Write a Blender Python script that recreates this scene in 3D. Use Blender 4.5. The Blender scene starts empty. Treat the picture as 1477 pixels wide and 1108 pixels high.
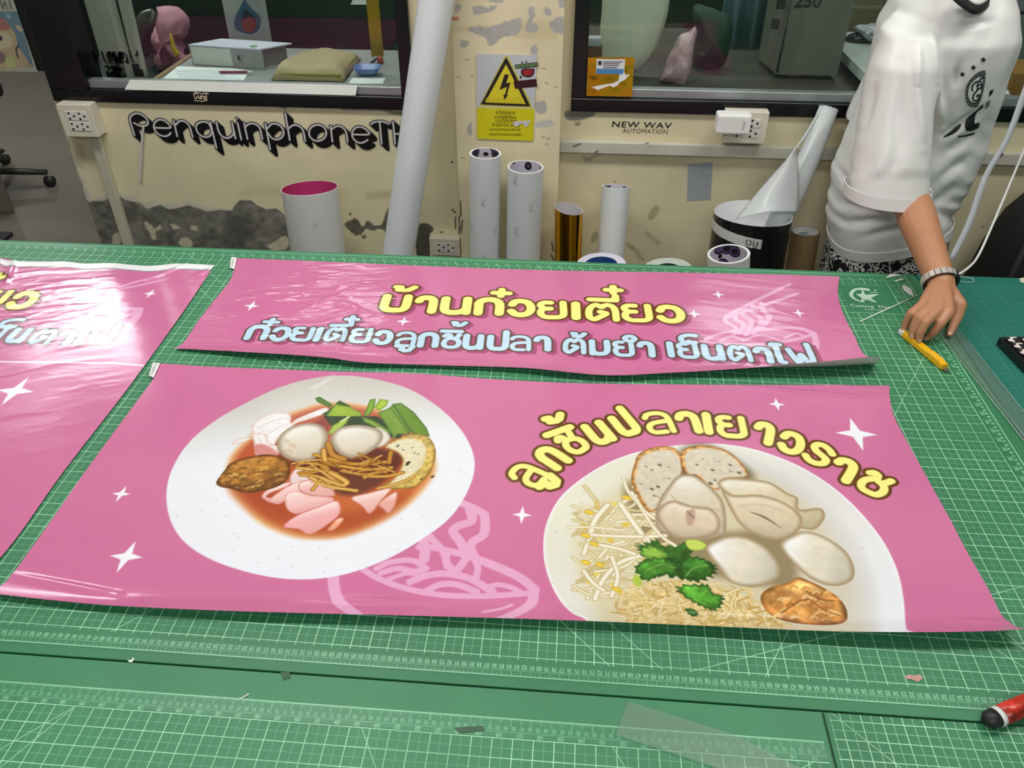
import bpy, bmesh, math, random
import numpy as np
from mathutils import Vector, Matrix
from mathutils.bvhtree import BVHTree

SC = bpy.context.scene
COL = SC.collection
random.seed(7)
RNG = np.random.default_rng(11)

# ------------------------------------------------------------------ camera
FOC = 1170.7                       # focal length in pixels of the 1477 wide frame
PITCH, YAW, CAMH = math.radians(36.541), math.radians(-4.555), 0.9436
cam_d = bpy.data.cameras.new('camera')
cam_d.sensor_width = 36.0
cam_d.lens = 36.0 * FOC / 1477.0
cam_d.clip_start, cam_d.clip_end = 0.05, 60
cam = bpy.data.objects.new('camera', cam_d)
COL.objects.link(cam)
cam.location = (0, 0, CAMH)
cam.rotation_euler = (math.pi / 2 - PITCH, 0, -YAW)
SC.camera = cam

# ------------------------------------------------------------------ view, world, lights
SC.view_settings.view_transform = 'Standard'
SC.view_settings.look = 'None'
SC.view_settings.exposure = 0.0
SC.view_settings.gamma = 1.0
SC.view_settings.use_curve_mapping = False
wd = bpy.data.worlds.new('world'); SC.world = wd; wd.use_nodes = True
wd.node_tree.nodes['Background'].inputs[0].default_value = (0.92, 0.96, 1.0, 1)
wd.node_tree.nodes['Background'].inputs[1].default_value = 0.25

def area_light(name, loc, sx, sy, power, col=(1, 1, 1), rot=(0, 0, 0), spread=math.pi):
    d = bpy.data.lights.new(name, 'AREA'); d.shape = 'RECTANGLE'
    d.size, d.size_y, d.energy, d.color, d.spread = sx, sy, power, col, spread
    o = bpy.data.objects.new(name, d); COL.objects.link(o)
    o.location, o.rotation_euler = loc, rot
    return o
area_light('ceiling_lamp_light', (-0.9, 1.45, 1.93), 1.3, 0.3, 25, (1.0, 0.985, 0.95))
area_light('ceiling_lamp_light', (1.05, 1.35, 1.93), 1.3, 0.3, 21, (1.0, 0.985, 0.95))
area_light('ceiling_lamp_light', (-0.1, -1.2, 1.93), 1.6, 0.5, 36, (1.0, 0.985, 0.95))
area_light('back_room_fill_light', (-1.0, 3.1, 1.95), 1.2, 0.3, 15, (0.97, 0.99, 1.0))  # added fill, brightens the things on the left counter
area_light('back_room_fill_light', (0.7, 3.1, 1.95), 1.2, 0.3, 8, (0.97, 0.99, 1.0))  # added fill for the counter behind the right window
area_light('back_room_fill_light', (-3.0, 4.4, 1.95), 1.0, 1.0, 36, (0.97, 0.99, 1.0))  # added fill that lifts the floor beyond the doorway

# ------------------------------------------------------------------ rays of the photograph's camera
_f = np.array([math.sin(YAW) * math.cos(PITCH), math.cos(YAW) * math.cos(PITCH), -math.sin(PITCH)])
_r = np.array([math.cos(YAW), -math.sin(YAW), 0.0])
_u = np.cross(_r, _f)
CAM = np.array([0, 0, CAMH])
def ray(x, y): return _f + _r * (x - 738.5) / FOC - _u * (y - 554.0) / FOC
def atz(x, y, z=0.0):
    d = ray(x, y); return CAM + d * (z - CAMH) / d[2]
def aty(x, y, Y):
    d = ray(x, y); return CAM + d * Y / d[1]
WALL_Y = 2.36                      # front face of the partition wall
FLOOR_Z = -0.80

# ------------------------------------------------------------------ materials
def s2l(c):
    c = np.asarray(c, dtype=np.float64) / 255.0
    return np.where(c <= 0.04045, c / 12.92, ((c + 0.055) / 1.055) ** 2.4)
def lin(c): return tuple(float(v) for v in s2l(c)) + (1.0,)
_mats = {}
def mat(name, col=(128, 128, 128), rough=0.5, metal=0.0, var=0.06, vscale=6.0, bump=0.0, bscale=60.0, coat=0.0,
        spec=0.5, emit=0.0, alpha=1.0, attr=False, bstretch=(1, 1, 1), bdist=0.004):
    """Principled surface whose colour is broken up by a little noise (or read from the mesh's printed colours)."""
    if name in _mats: return _mats[name]
    m = bpy.data.materials.new(name); m.use_nodes = True
    nt = m.node_tree; n = nt.nodes; b = n['Principled BSDF']
    b.inputs['Roughness'].default_value = rough
    b.inputs['Metallic'].default_value = metal
    b.inputs['Specular IOR Level'].default_value = spec
    b.inputs['Coat Weight'].default_value = coat
    b.inputs['Coat Roughness'].default_value = 0.08
    b.inputs['Alpha'].default_value = alpha
    tc = n.new('ShaderNodeTexCoord')
    nz = n.new('ShaderNodeTexNoise'); nz.inputs['Scale'].default_value = vscale; nz.inputs['Detail'].default_value = 4
    nt.links.new(tc.outputs['Object'], nz.inputs['Vector'])
    mx = n.new('ShaderNodeMix'); mx.data_type = 'RGBA'; mx.blend_type = 'MULTIPLY'
    mx.inputs[0].default_value = 1.0
    mr = n.new('ShaderNodeMapRange')
    mr.inputs[1].default_value, mr.inputs[2].default_value = 0.3, 0.7
    mr.inputs[3].default_value, mr.inputs[4].default_value = 1 - var, 1 + var
    nt.links.new(nz.outputs[0], mr.inputs[0])
    cb = n.new('ShaderNodeCombineColor')
    for i in range(3): nt.links.new(mr.outputs[0], cb.inputs[i])
    if attr:
        at = n.new('ShaderNodeVertexColor'); at.layer_name = 'print'
        nt.links.new(at.outputs[0], mx.inputs[6])
    else:
        mx.inputs[6].default_value = lin(col)
    nt.links.new(cb.outputs[0], mx.inputs[7])
    nt.links.new(mx.outputs[2], b.inputs['Base Color'])
    if emit:
        nt.links.new(mx.outputs[2], b.inputs['Emission Color']); b.inputs['Emission Strength'].default_value = emit
    if bump:
        nb = n.new('ShaderNodeTexNoise'); nb.inputs['Scale'].default_value = bscale; nb.inputs['Detail'].default_value = 3
        mp = n.new('ShaderNodeMapping'); mp.inputs['Scale'].default_value = bstretch
        nt.links.new(tc.outputs['Object'], mp.inputs[0]); nt.links.new(mp.outputs[0], nb.inputs['Vector'])
        bp = n.new('ShaderNodeBump'); bp.inputs['Strength'].default_value = bump; bp.inputs['Distance'].default_value = bdist
        nt.links.new(nb.outputs[0], bp.inputs['Height']); nt.links.new(bp.outputs[0], b.inputs['Normal'])
    _mats[name] = m
    return m

def clear_mat(name, tint=(240, 248, 245), refl=0.12, rough=0.03, opac=0.0):
    """Thin clear sheet: see-through, with a Fresnel reflection."""
    if name in _mats: return _mats[name]
    m = bpy.data.materials.new(name); m.use_nodes = True
    nt = m.node_tree; n = nt.nodes; n.remove(n['Principled BSDF'])
    out = n['Material Output']
    tr = n.new('ShaderNodeBsdfTransparent'); tr.inputs[0].default_value = lin(tint)
    gl = n.new('ShaderNodeBsdfGlossy'); gl.inputs['Roughness'].default_value = rough
    df = n.new('ShaderNodeBsdfDiffuse'); df.inputs[0].default_value = lin(tint)
    nz = n.new('ShaderNodeTexNoise'); nz.inputs['Scale'].default_value = 14
    mr = n.new('ShaderNodeMapRange'); mr.inputs[3].default_value, mr.inputs[4].default_value = opac * 0.8, opac * 1.2
    nt.links.new(nz.outputs[0], mr.inputs[0])
    m0 = n.new('ShaderNodeMixShader'); nt.links.new(mr.outputs[0], m0.inputs[0])
    nt.links.new(tr.outputs[0], m0.inputs[1]); nt.links.new(df.outputs[0], m0.inputs[2])
    fr = n.new('ShaderNodeLayerWeight'); fr.inputs[0].default_value = 0.5
    pw = n.new('ShaderNodeMath'); pw.operation = 'POWER'; pw.inputs[1].default_value = 4.0; nt.links.new(fr.outputs['Facing'], pw.inputs[0])
    ad = n.new('ShaderNodeMath'); ad.operation = 'ADD'; ad.use_clamp = True; ad.inputs[1].default_value = refl
    nt.links.new(pw.outputs[0], ad.inputs[0])
    ge = n.new('ShaderNodeNewGeometry'); fc = n.new('ShaderNodeMath'); fc.operation = 'SUBTRACT'; fc.inputs[0].default_value = 1.0; nt.links.new(ge.outputs['Backfacing'], fc.inputs[1])
    mu = n.new('ShaderNodeMath'); mu.operation = 'MULTIPLY'; nt.links.new(ad.outputs[0], mu.inputs[0]); nt.links.new(fc.outputs[0], mu.inputs[1])
    m1 = n.new('ShaderNodeMixShader'); nt.links.new(mu.outputs[0], m1.inputs[0])
    nt.links.new(m0.outputs[0], m1.inputs[1]); nt.links.new(gl.outputs[0], m1.inputs[2])
    nt.links.new(m1.outputs[0], out.inputs[0])
    _mats[name] = m
    return m

# ------------------------------------------------------------------ objects
def tag(o, label=None, cat=None, group=None, kind=None):
    if label: o['label'] = label
    if cat: o['category'] = cat
    if group: o['group'] = group
    if kind: o['kind'] = kind
    return o
def thing(name, label, cat, loc=(0, 0, 0), group=None):
    o = bpy.data.objects.new(name, None); COL.objects.link(o); o.location = loc; o.empty_display_size = 0.05
    return tag(o, label, cat, group)
def link(name, me, m=None, parent=None, smooth=False):
    o = bpy.data.objects.new(name, me); COL.objects.link(o)
    if m is not None:
        for mm in (m if isinstance(m, (list, tuple)) else [m]): me.materials.append(mm)
    if smooth: me.polygons.foreach_set('use_smooth', [True] * len(me.polygons))
    if parent is not None:
        o.parent = parent
        o.matrix_parent_inverse = Matrix.Translation(parent.location).inverted()
    return o
def bm_obj(name, bm, m, parent=None, smooth=False, bevel=0.0, seg=2):
    bmesh.ops.recalc_face_normals(bm, faces=bm.faces)
    me = bpy.data.meshes.new(name); bm.to_mesh(me); bm.free()
    o = link(name, me, m, parent, smooth)
    if bevel:
        md = o.modifiers.new('edge', 'BEVEL'); md.width = bevel; md.segments = seg; md.limit_method = 'ANGLE'
    return o
def raw_obj(name, verts, faces, m, parent=None, smooth=False):
    me = bpy.data.meshes.new(name); me.from_pydata([tuple(map(float, v)) for v in verts], [], faces); me.update()
    return link(name, me, m, parent, smooth)
def add_box(bm, lo, hi, mi=0, rot=None, piv=None):
    x0, y0, z0 = lo; x1, y1, z1 = hi
    vs = [bm.verts.new(p) for p in ((x0, y0, z0), (x1, y0, z0), (x1, y1, z0), (x0, y1, z0), (x0, y0, z1), (x1, y0, z1), (x1, y1, z1), (x0, y1, z1))]
    for f in ((0, 3, 2, 1), (4, 5, 6, 7), (0, 1, 5, 4), (1, 2, 6, 5), (2, 3, 7, 6), (3, 0, 4, 7)):
        bm.faces.new([vs[i] for i in f]).material_index = mi
    if rot is not None: bmesh.ops.rotate(bm, verts=vs, cent=piv or (0, 0, 0), matrix=rot)
    return vs
def box(name, lo, hi, m, parent=None, bevel=0.0, rot=None, piv=None):
    bm = bmesh.new(); add_box(bm, lo, hi, 0, rot, piv)
    return bm_obj(name, bm, m, parent, False, bevel)
def frame_of(d):
    d = Vector(d).normalized()
    a = Vector((0, 0, 1)) if abs(d.z) < 0.9 else Vector((0, 1, 0))
    x = d.cross(a).normalized(); return x, d.cross(x).normalized()
def add_tube(bm, pts, rad, seg=12, caps=True, mi=0, squash=1.0):
    """Tube along points; rad is one radius or one per point."""
    pts = [Vector(p) for p in pts]; k = len(pts)
    rad = [rad] * k if not hasattr(rad, '__len__') else rad
    rings = []; x = None
    for i, p in enumerate(pts):
        d = (pts[min(i + 1, k - 1)] - pts[max(i - 1, 0)]).normalized()
        if x is None: x, y = frame_of(d)
        else:
            x = (x - d * x.dot(d)).normalized(); y = d.cross(x).normalized()
        rings.append([bm.verts.new(p + (x * math.cos(t) + y * math.sin(t) * squash) * rad[i]) for t in (2 * math.pi * j / seg for j in range(seg))])
    for a, b in zip(rings, rings[1:]):
        for j in range(seg):
            bm.faces.new((a[j], a[(j + 1) % seg], b[(j + 1) % seg], b[j])).material_index = mi
    if caps:
        bm.faces.new(rings[0][::-1]).material_index = mi; bm.faces.new(rings[-1]).material_index = mi
    return rings
def tube(name, pts, rad, m, parent=None, seg=12, caps=True, squash=1.0):
    bm = bmesh.new(); add_tube(bm, pts, rad, seg, caps, 0, squash); return bm_obj(name, bm, m, parent, True)
def add_pipe(bm, a, b, ro, ri, seg=40, mi=(0, 1, 2), cut=None):
    """Hollow open tube from a to b: outer skin, inner skin, rims. cut(t) moves the end ring along the axis."""
    a, b = Vector(a), Vector(b); d = (b - a).normalized(); x, y = frame_of(d)
    R = {}
    for key, p, r in (('ao', a, ro), ('bo', b, ro), ('ai', a, ri), ('bi', b, ri)):
        R[key] = []
        for j in range(seg):
            t = 2 * math.pi * j / seg
            q = p + (x * math.cos(t) + y * math.sin(t)) * r
            if cut and key[0] == 'b': q = q + d * cut(t)
            R[key].append(bm.verts.new(q))
    for j in range(seg):
        k = (j + 1) % seg
        for e, f, mm in (('ao', 'bo', mi[0]), ('bi', 'ai', mi[1]), ('bo', 'bi', mi[2]), ('ai', 'ao', mi[2])):
            bm.faces.new((R[e][j], R[e][k], R[f][k], R[f][j])).material_index = mm
def prism(name, pts, thick, m, parent=None, axis=(0, 0, 1), bevel=0.0):
    """Extrude a 3D outline by thick along axis."""
    ax = Vector(axis) * thick
    bm = bmesh.new()
    a = [bm.verts.new(Vector(p)) for p in pts]; b = [bm.verts.new(Vector(p) + ax) for p in pts]
    bm.faces.new(a[::-1]); bm.faces.new(b)
    for i in range(len(a)): bm.faces.new((a[i], a[(i + 1) % len(a)], b[(i + 1) % len(a)], b[i]))
    return bm_obj(name, bm, m, parent, False, bevel)
def loft(bm, rings, closed=True, caps=True, mi=0):
    R = [[bm.verts.new(Vector(p)) for p in r] for r in rings]; n = len(R[0])
    for a, b in zip(R, R[1:]):
        for j in range(n if closed else n - 1):
            bm.faces.new((a[j], a[(j + 1) % n], b[(j + 1) % n], b[j])).material_index = mi
    if caps and closed: bm.faces.new(R[0][::-1]); bm.faces.new(R[-1])
    return R
def baked(o):
    """Replace an object's mesh by its evaluated one."""
    dg = bpy.context.evaluated_depsgraph_get(); dg.update()
    me = bpy.data.meshes.new_from_object(o.evaluated_get(dg)); o.modifiers.clear(); o.data = me; return o
_txt = {}
def text_mesh(s, size=1.0, spacing=1.0, bold=0.0, extrude=0.0):
    """Vertices (n,3) and faces of a line of lettering, centred."""
    cu = bpy.data.curves.new('lettering', 'FONT'); cu.body = s; cu.size = size; cu.align_x = 'CENTER'; cu.align_y = 'CENTER'
    cu.space_character = spacing; cu.offset = bold; cu.extrude = extrude; cu.resolution_u = 4
    o = bpy.data.objects.new('lettering', cu); COL.objects.link(o)
    dg = bpy.context.evaluated_depsgraph_get(); dg.update()
    me = o.evaluated_get(dg).to_mesh()
    v = [tuple(p.co) for p in me.vertices]; f = [tuple(p.vertices) for p in me.polygons]
    o.evaluated_get(dg).to_mesh_clear(); bpy.data.objects.remove(o); bpy.data.curves.remove(cu)
    return np.array(v).reshape(-1, 3), f
def lettering(name, s, origin, ux, uy, size, m, parent=None, bold=0.0, spacing=1.0, width=None, height=None):
    v, f = text_mesh(s, 1.0, spacing, bold)
    if not len(v): return None
    mn, mx = v.min(0), v.max(0); c = (mn + mx) / 2; w, h = (mx - mn)[:2]
    sx = sy = size
    if width: sx = width / w
    if height: sy = height / h
    elif width: sy = sx
    ux, uy = np.array(ux, float), np.array(uy, float)
    V = [np.array(origin) + ux * (p[0] - c[0]) * sx + uy * (p[1] - c[1]) * sy for p in v]
    return raw_obj(name, V, f, m, parent)

# ------------------------------------------------------------------ painter for printed sheets
def cr(pts, n=8, closed=False):
    """Catmull-Rom through points."""
    P = np.array(pts, float)
    if closed: P = np.vstack([P[-1], P, P[0], P[1]])
    else: P = np.vstack([2 * P[0] - P[1], P, 2 * P[-1] - P[-2]])
    out = []
    for i in range(1, len(P) - 2):
        for t in np.arange(n) / n:
            a, b, c, d = P[i - 1:i + 3]
            out.append(0.5 * (2 * b + (c - a) * t + (2 * a - 5 * b + 4 * c - d) * t * t + (3 * b - a - 3 * c + d) * t ** 3))
    if not closed: out.append(P[-2])
    return np.array(out)
def vnoise(x, y, seed=0, octaves=3):
    r = np.random.default_rng(seed); tab = r.random((64, 64)); s = np.zeros_like(x); amp, tot = 1.0, 0.0
    for o in range(octaves):
        xi, yi = np.floor(x).astype(int), np.floor(y).astype(int); fx, fy = x - xi, y - yi
        fx, fy = fx * fx * (3 - 2 * fx), fy * fy * (3 - 2 * fy)
        g = lambda a, b: tab[(a + 17 * o) % 64, (b + 31 * o) % 64]
        s += amp * ((g(xi, yi) * (1 - fx) + g(xi + 1, yi) * fx) * (1 - fy) + (g(xi, yi + 1) * (1 - fx) + g(xi + 1, yi + 1) * fx) * fy)
        tot += amp; amp *= 0.5; x, y = x * 2.03, y * 2.03
    return s / tot
def sstep(a, b, x):
    t = np.clip((x - a) / (b - a), 0, 1); return t * t * (3 - 2 * t)

class Sheet:
    """A flat printed sheet: raster of sRGB colours over origin + u*ux + v*uy."""
    def __init__(s, o, ux, uy, W, H, res, bg, alpha=1.0):
        s.o, s.ux, s.uy, s.W, s.H, s.res = np.array(o, float), np.array(ux, float), np.array(uy, float), W, H, res
        s.n = np.cross(s.ux, s.uy)
        s.nx, s.ny = int(math.ceil(W / res)) + 1, int(math.ceil(H / res)) + 1
        s.img = np.empty((s.ny, s.nx, 3), np.float32); s.img[:] = bg
        s.al = np.full((s.ny, s.nx), alpha, np.float32)
    def uv(s, pts):
        P = np.atleast_2d(np.array(pts, float)); out = []
        for x, y in P:
            d = ray(x, y); q = CAM + d * (np.dot(s.o - CAM, s.n) / np.dot(d, s.n)) - s.o
            out.append((q @ s.ux, q @ s.uy))
        return np.array(out)
    def mpp(s, x, y):
        a = s.uv([(x, y), (x + 1, y), (x, y + 1)])
        return (np.linalg.norm(a[1] - a[0]) + np.linalg.norm(a[2] - a[0])) / 2
    def win(s, lo, hi):
        i0, i1 = max(0, int(lo[0] / s.res) - 1), min(s.nx, int(hi[0] / s.res) + 3)
        j0, j1 = max(0, int(lo[1] / s.res) - 1), min(s.ny, int(hi[1] / s.res) + 3)
        if i0 >= i1 or j0 >= j1: return None
        sl = (slice(j0, j1), slice(i0, i1))
        U, V = np.meshgrid(np.arange(i0, i1) * s.res, np.arange(j0, j1) * s.res)
        return sl, U, V
    def blend(s, sl, a, col):
        a = np.clip(a, 0, 1).astype(np.float32)
        c = np.asarray(col, np.float32)
        s.img[sl] += a[..., None] * (c - s.img[sl]); s.al[sl] = np.maximum(s.al[sl], a)
    @staticmethod
    def segd(U, V, P, closed, tt=False):
        D = np.full(U.shape, 1e9); T = np.zeros(U.shape); k = len(P)
        for i in range(k if closed else k - 1):
            a, b = P[i], P[(i + 1) % k]; d = b - a; L = d @ d + 1e-18
            t = np.clip(((U - a[0]) * d[0] + (V - a[1]) * d[1]) / L, 0, 1)
            e = (U - a[0] - t * d[0]) ** 2 + (V - a[1] - t * d[1]) ** 2
            if tt: T = np.where(e < D, i + t, T)
            D = np.minimum(D, e)
        return (np.sqrt(D), T) if tt else np.sqrt(D)
    def sdf(s, P, pad=0.0):
        w = s.win(P.min(0) - pad, P.max(0) + pad)
        if w is None: return None
        sl, U, V = w; ins = np.zeros(U.shape, bool); k = len(P)
        for i in range(k):
            a, b = P[i], P[(i + 1) % k]
            if a[1] == b[1]: continue
            c = ((a[1] > V) != (b[1] > V)); ins ^= c & (U < (b[0] - a[0]) * (V - a[1]) / (b[1] - a[1]) + a[0])
        d = s.segd(U, V, P, True); return sl, U, V, np.where(ins, d, -d)
    def poly(s, px, col, soft=None, alpha=1.0, smooth=0, px_in=True, edge=None, ew=0.01, light=None, lcol=None, dcol=None, noise=0.0, nscale=120, seed=0):
        """Filled outline (photo pixels). edge = rim colour over width ew; light = (dx,dy) shading direction in pixels with lcol/dcol."""
        P = np.array(px, float)
        if smooth: P = cr(P, smooth, True)
        P = s.uv(P) if px_in else P
        soft = soft or s.res
        r = s.sdf(P, soft * 2)
        if r is None: return
        sl, U, V, d = r; a = sstep(-soft, soft, d) * alpha
        c = np.empty(U.shape + (3,)); c[:] = col
        if light is not None:
            q = s.uv([(px[0][0], px[0][1]), (px[0][0] + light[0], px[0][1] + light[1])]) if px_in else np.array([(0, 0), light])
            g = q[1] - q[0]; g = g / np.linalg.norm(g); t = U * g[0] + V * g[1]; tp = P @ g
            t = (t - tp.min()) / (tp.max() - tp.min() + 1e-9)
            k1 = sstep(0.5, 1.0, t)[..., None]; k0 = sstep(0.5, 0.0, t)[..., None]
            if lcol is not None: c = c * (1 - k1) + np.array(lcol) * k1
            if dcol is not None: c = c * (1 - k0) + np.array(dcol) * k0
        if edge is not None:
            k = sstep(ew, 0, d)[..., None]; c = c * (1 - k) + np.array(edge) * k
        if noise: c = c * (1 + noise * (vnoise(U * nscale, V * nscale, seed) - 0.5)[..., None] * 2)
        s.blend(sl, a, c)
    def stroke(s, px, w, col, soft=None, alpha=1.0, smooth=0, px_in=True, wpx=True, taper=None, edge=None):
        """Round-ended line; w is the full width (pixels or metres)."""
        P = np.array(px, float)
        if px_in:
            c = P.mean(0); k = s.mpp(*c) if wpx else 1.0
            if smooth: P = cr(P, smooth)
            P = s.uv(P)
        else:
            k = 1.0
            if smooth: P = cr(P, smooth)
        hw = w * k / 2; soft = soft or s.res * 0.8
        r = s.win(P.min(0) - hw - soft, P.max(0) + hw + soft)
        if r is None: return
        sl, U, V = r
        if len(P) == 1: d = np.hypot(U - P[0, 0], V - P[0, 1])
        elif taper is not None:
            d, T = s.segd(U, V, P, False, True); d = d / np.interp(T / (len(P) - 1), np.linspace(0, 1, len(taper)), taper)
        else: d = s.segd(U, V, P, False)
        c = np.empty(U.shape + (3,)); c[:] = col
        if edge is not None:
            q = sstep(0.35, 1.0, d / hw)[..., None]; c = c * (1 - q) + np.array(edge) * q
        s.blend(sl, sstep(hw + soft, hw - soft, d) * alpha, c)
    def dots(s, pts, w, col, alpha=1.0):
        for p in pts: s.stroke([p], w, col, alpha=alpha)
    def at(s, u, v):
        x, y = np.clip(u / s.res, 0, s.nx - 1.001), np.clip(v / s.res, 0, s.ny - 1.001)
        i, j = x.astype(int), y.astype(int); fx, fy = (x - i)[..., None], (y - j)[..., None]
        I = s.img
        return (I[j, i] * (1 - fx) + I[j, i + 1] * fx) * (1 - fy) + (I[j + 1, i] * (1 - fx) + I[j + 1, i + 1] * fx) * fy
    def mesh(s, name, pos=None, mask=None, off=0.0):
        """Mesh of the raster cells themselves (only cells whose alpha passes mask)."""
        U, V = np.meshgrid(np.arange(s.nx) * s.res, np.arange(s.ny) * s.res)
        X = s.o + U[..., None] * s.ux + V[..., None] * s.uy + s.n * off if pos is None else pos(U, V)
        return grid_mesh(name, X, s.img, None if mask is None else (s.al > mask))

def grid_mesh(name, X, rgb, keep=None):
    ny, nx = X.shape[:2]; idx = np.arange(ny * nx).reshape(ny, nx)
    q = np.stack([idx[:-1, :-1], idx[:-1, 1:], idx[1:, 1:], idx[1:, :-1]], -1).reshape(-1, 4)
    X = X.reshape(-1, 3); c = s2l(np.clip(rgb, 0, 255)).reshape(-1, 3)
    if keep is not None:
        kf = keep.reshape(-1); q = q[kf[q].sum(1) >= 3]
        used = np.unique(q); m = np.full(len(X), -1); m[used] = np.arange(len(used)); q = m[q]; X, c = X[used], c[used]
    me = bpy.data.meshes.new(name)
    me.vertices.add(len(X)); me.vertices.foreach_set('co', X.astype(np.float32).ravel())
    me.loops.add(q.size); me.loops.foreach_set('vertex_index', q.astype(np.int32).ravel())
    me.polygons.add(len(q)); me.polygons.foreach_set('loop_start', np.arange(0, q.size, 4, dtype=np.int32))
    me.update(calc_edges=True)
    at = me.color_attributes.new('print', 'FLOAT_COLOR', 'POINT')
    at.data.foreach_set('color', np.concatenate([c, np.ones((len(c), 1))], 1).astype(np.float32).ravel())
    me.polygons.foreach_set('use_smooth', [True] * len(q)); me.validate()
    return me
# ================================================================== SETTING
CREAM = (224, 214, 178)
m_floor = mat('floor_polished', (108, 103, 92), 0.07, var=0.10, vscale=2.2, spec=0.5)
m_cream = mat('cream_paint', CREAM, 0.55, var=0.04, vscale=3, bump=0.12, bscale=40)
m_print_wall = mat('painted_plaster', (0, 0, 0), 0.55, var=0.035, vscale=9, attr=True, bump=0.15, bscale=70)
m_ceil = mat('ceiling_white', (225, 224, 218), 0.8)
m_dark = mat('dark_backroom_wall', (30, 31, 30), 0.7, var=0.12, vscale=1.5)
m_black = mat('black_gloss_plastic', (12, 13, 15), 0.22, var=0.05, spec=0.4)
m_alu = mat('brushed_aluminium', (176, 182, 182), 0.38, 0.75, var=0.05, vscale=20)
m_white_pl = mat('white_plastic', (226, 224, 216), 0.35, var=0.03)
m_jamb = mat('grey_white_jamb', (158, 155, 143), 0.5, var=0.05)
m_glass = clear_mat('window_glass', (236, 243, 240), refl=0.05, rough=0.004)

def structure(o): o['kind'] = 'structure'; return o
structure(box('floor', (-4.6, -2.4, FLOOR_Z - 0.06), (4.2, 9.2, FLOOR_Z), m_floor))
structure(box('ceiling', (-4.6, -2.4, 2.02), (4.2, 9.2, 2.1), m_ceil))
structure(box('wall_left', (-4.7, -2.4, FLOOR_Z), (-4.6, 9.2, 2.02), m_ceil))
structure(box('wall_right', (4.2, -2.4, FLOOR_Z), (4.3, 9.2, 2.02), m_ceil))
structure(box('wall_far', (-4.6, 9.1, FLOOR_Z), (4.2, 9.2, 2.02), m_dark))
# partition with the doorway on the left and two window openings
bm = bmesh.new(); Y0, Y1 = WALL_Y + 0.004, WALL_Y + 0.10
for lo, hi in (((-1.575, Y0, FLOOR_Z), (-0.354, Y1, 0.172)), ((-0.354, Y0, FLOOR_Z), (-0.045, Y1, 2.02)), ((-0.476, Y0, 0.172), (-0.354, Y1, 2.02)),
               ((-0.045, Y0, FLOOR_Z), (4.2, Y1, 0.182)), ((-0.045, Y0, 0.182), (-0.016, Y1, 2.02)), ((2.4, Y0, 0.182), (4.2, Y1, 2.02)),
               ((-1.575, Y0, 1.30), (-0.476, Y1, 2.02)), ((-0.016, Y0, 1.30), (2.4, Y1, 2.02)), ((-2.8, Y0, 1.35), (-1.575, Y1, 2.02)), ((-4.6, Y0, FLOOR_Z), (-2.8, Y1, 2.02))):
    add_box(bm, lo, hi)
wall_back = structure(bm_obj('wall_back', bm, m_cream))

# peeling paint of the wall below the windows
def blob(sheet, px, col, rim=None, rw=2.2, smooth=3, noise=0.12, seed=0, ragged=1.2):
    P = np.array(px, float)
    P = cr(P, 5, True); r = np.random.default_rng(seed); P = P + r.normal(0, ragged, P.shape)
    if rim is not None:
        c = P.mean(0); sheet.poly(P + (P - c) / (np.linalg.norm(P - c, axis=1)[:, None] + 1e-6) * rw, rim)
    sheet.poly(P, col, noise=noise, nscale=90, seed=seed)
GREY, DKG, WHT = (112, 111, 102), (84, 83, 76), (206, 202, 184)
ws = Sheet((-1.575, WALL_Y, -0.42), (1, 0, 0), (0, 0, 1), 1.225, 0.592, 0.0025, CREAM)
U, V = np.meshgrid(np.arange(ws.nx) * ws.res, np.arange(ws.ny) * ws.res)
ws.img *= (1 + 0.05 * (vnoise(U * 7, V * 7, 3) - 0.5)[..., None] * 2)
# white undercoat rim, then bare cement band
top = [(150, 290), (160, 284), (170, 281), (180, 288), (192, 291), (203, 293), (212, 302), (222, 298), (232, 296), (243, 302), (252, 301), (262, 299), (272, 296), (285, 300), (298, 305), (318, 303), (334, 304), (339, 296),
       (346, 289), (362, 289), (372, 297), (384, 302), (398, 301), (405, 305), (412, 312), (416, 330), (418, 352), (420, 380)]
ws.poly([(100, 262), (118, 264), (127, 272), (132, 288)] + [(x, y - 7 - 5 * math.sin(x * .21)) for x, y in top[:16]] + [(x, y - 1) for x, y in top[16:]] + [(420, 420), (100, 420)], WHT, noise=.06, nscale=60)
ws.poly([(110, 292), (140, 290)] + top + [(420, 430), (100, 430)], GREY, noise=.34, nscale=45, seed=4)
for px, col, sd in (([(168, 300), (186, 298), (200, 306), (196, 322), (176, 318)], DKG, 1), ([(330, 318), (352, 312), (366, 328), (352, 350), (334, 344)], DKG, 2), ([(250, 318), (275, 312), (300, 326), (280, 344), (256, 340)], (128, 127, 118), 3),
                    ([(378, 322), (400, 316), (408, 340), (396, 352), (382, 344)], (126, 124, 114), 8), ([(176, 330), (200, 322), (204, 346), (186, 352)], (136, 135, 126), 9)):
    ws.poly(px, col, smooth=4, soft=.012, alpha=.75, noise=.2, nscale=70, seed=sd)
for px in ([(208, 321), (216, 322), (224, 329), (231, 324), (233, 330), (224, 335), (225, 345), (220, 345), (215, 335)], [(245, 323), (255, 324), (261, 329), (252, 331)], [(275, 326), (284, 326), (286, 333), (277, 332)],
           [(165, 338), (172, 336), (175, 350), (164, 352), (162, 345)], [(262, 344), (272, 343), (278, 354), (266, 356), (258, 352)], [(394, 350), (412, 340), (416, 356), (398, 362), (386, 356)]):
    blob(ws, px, (200, 194, 168), seed=len(px), ragged=.5, noise=.05)
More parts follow.
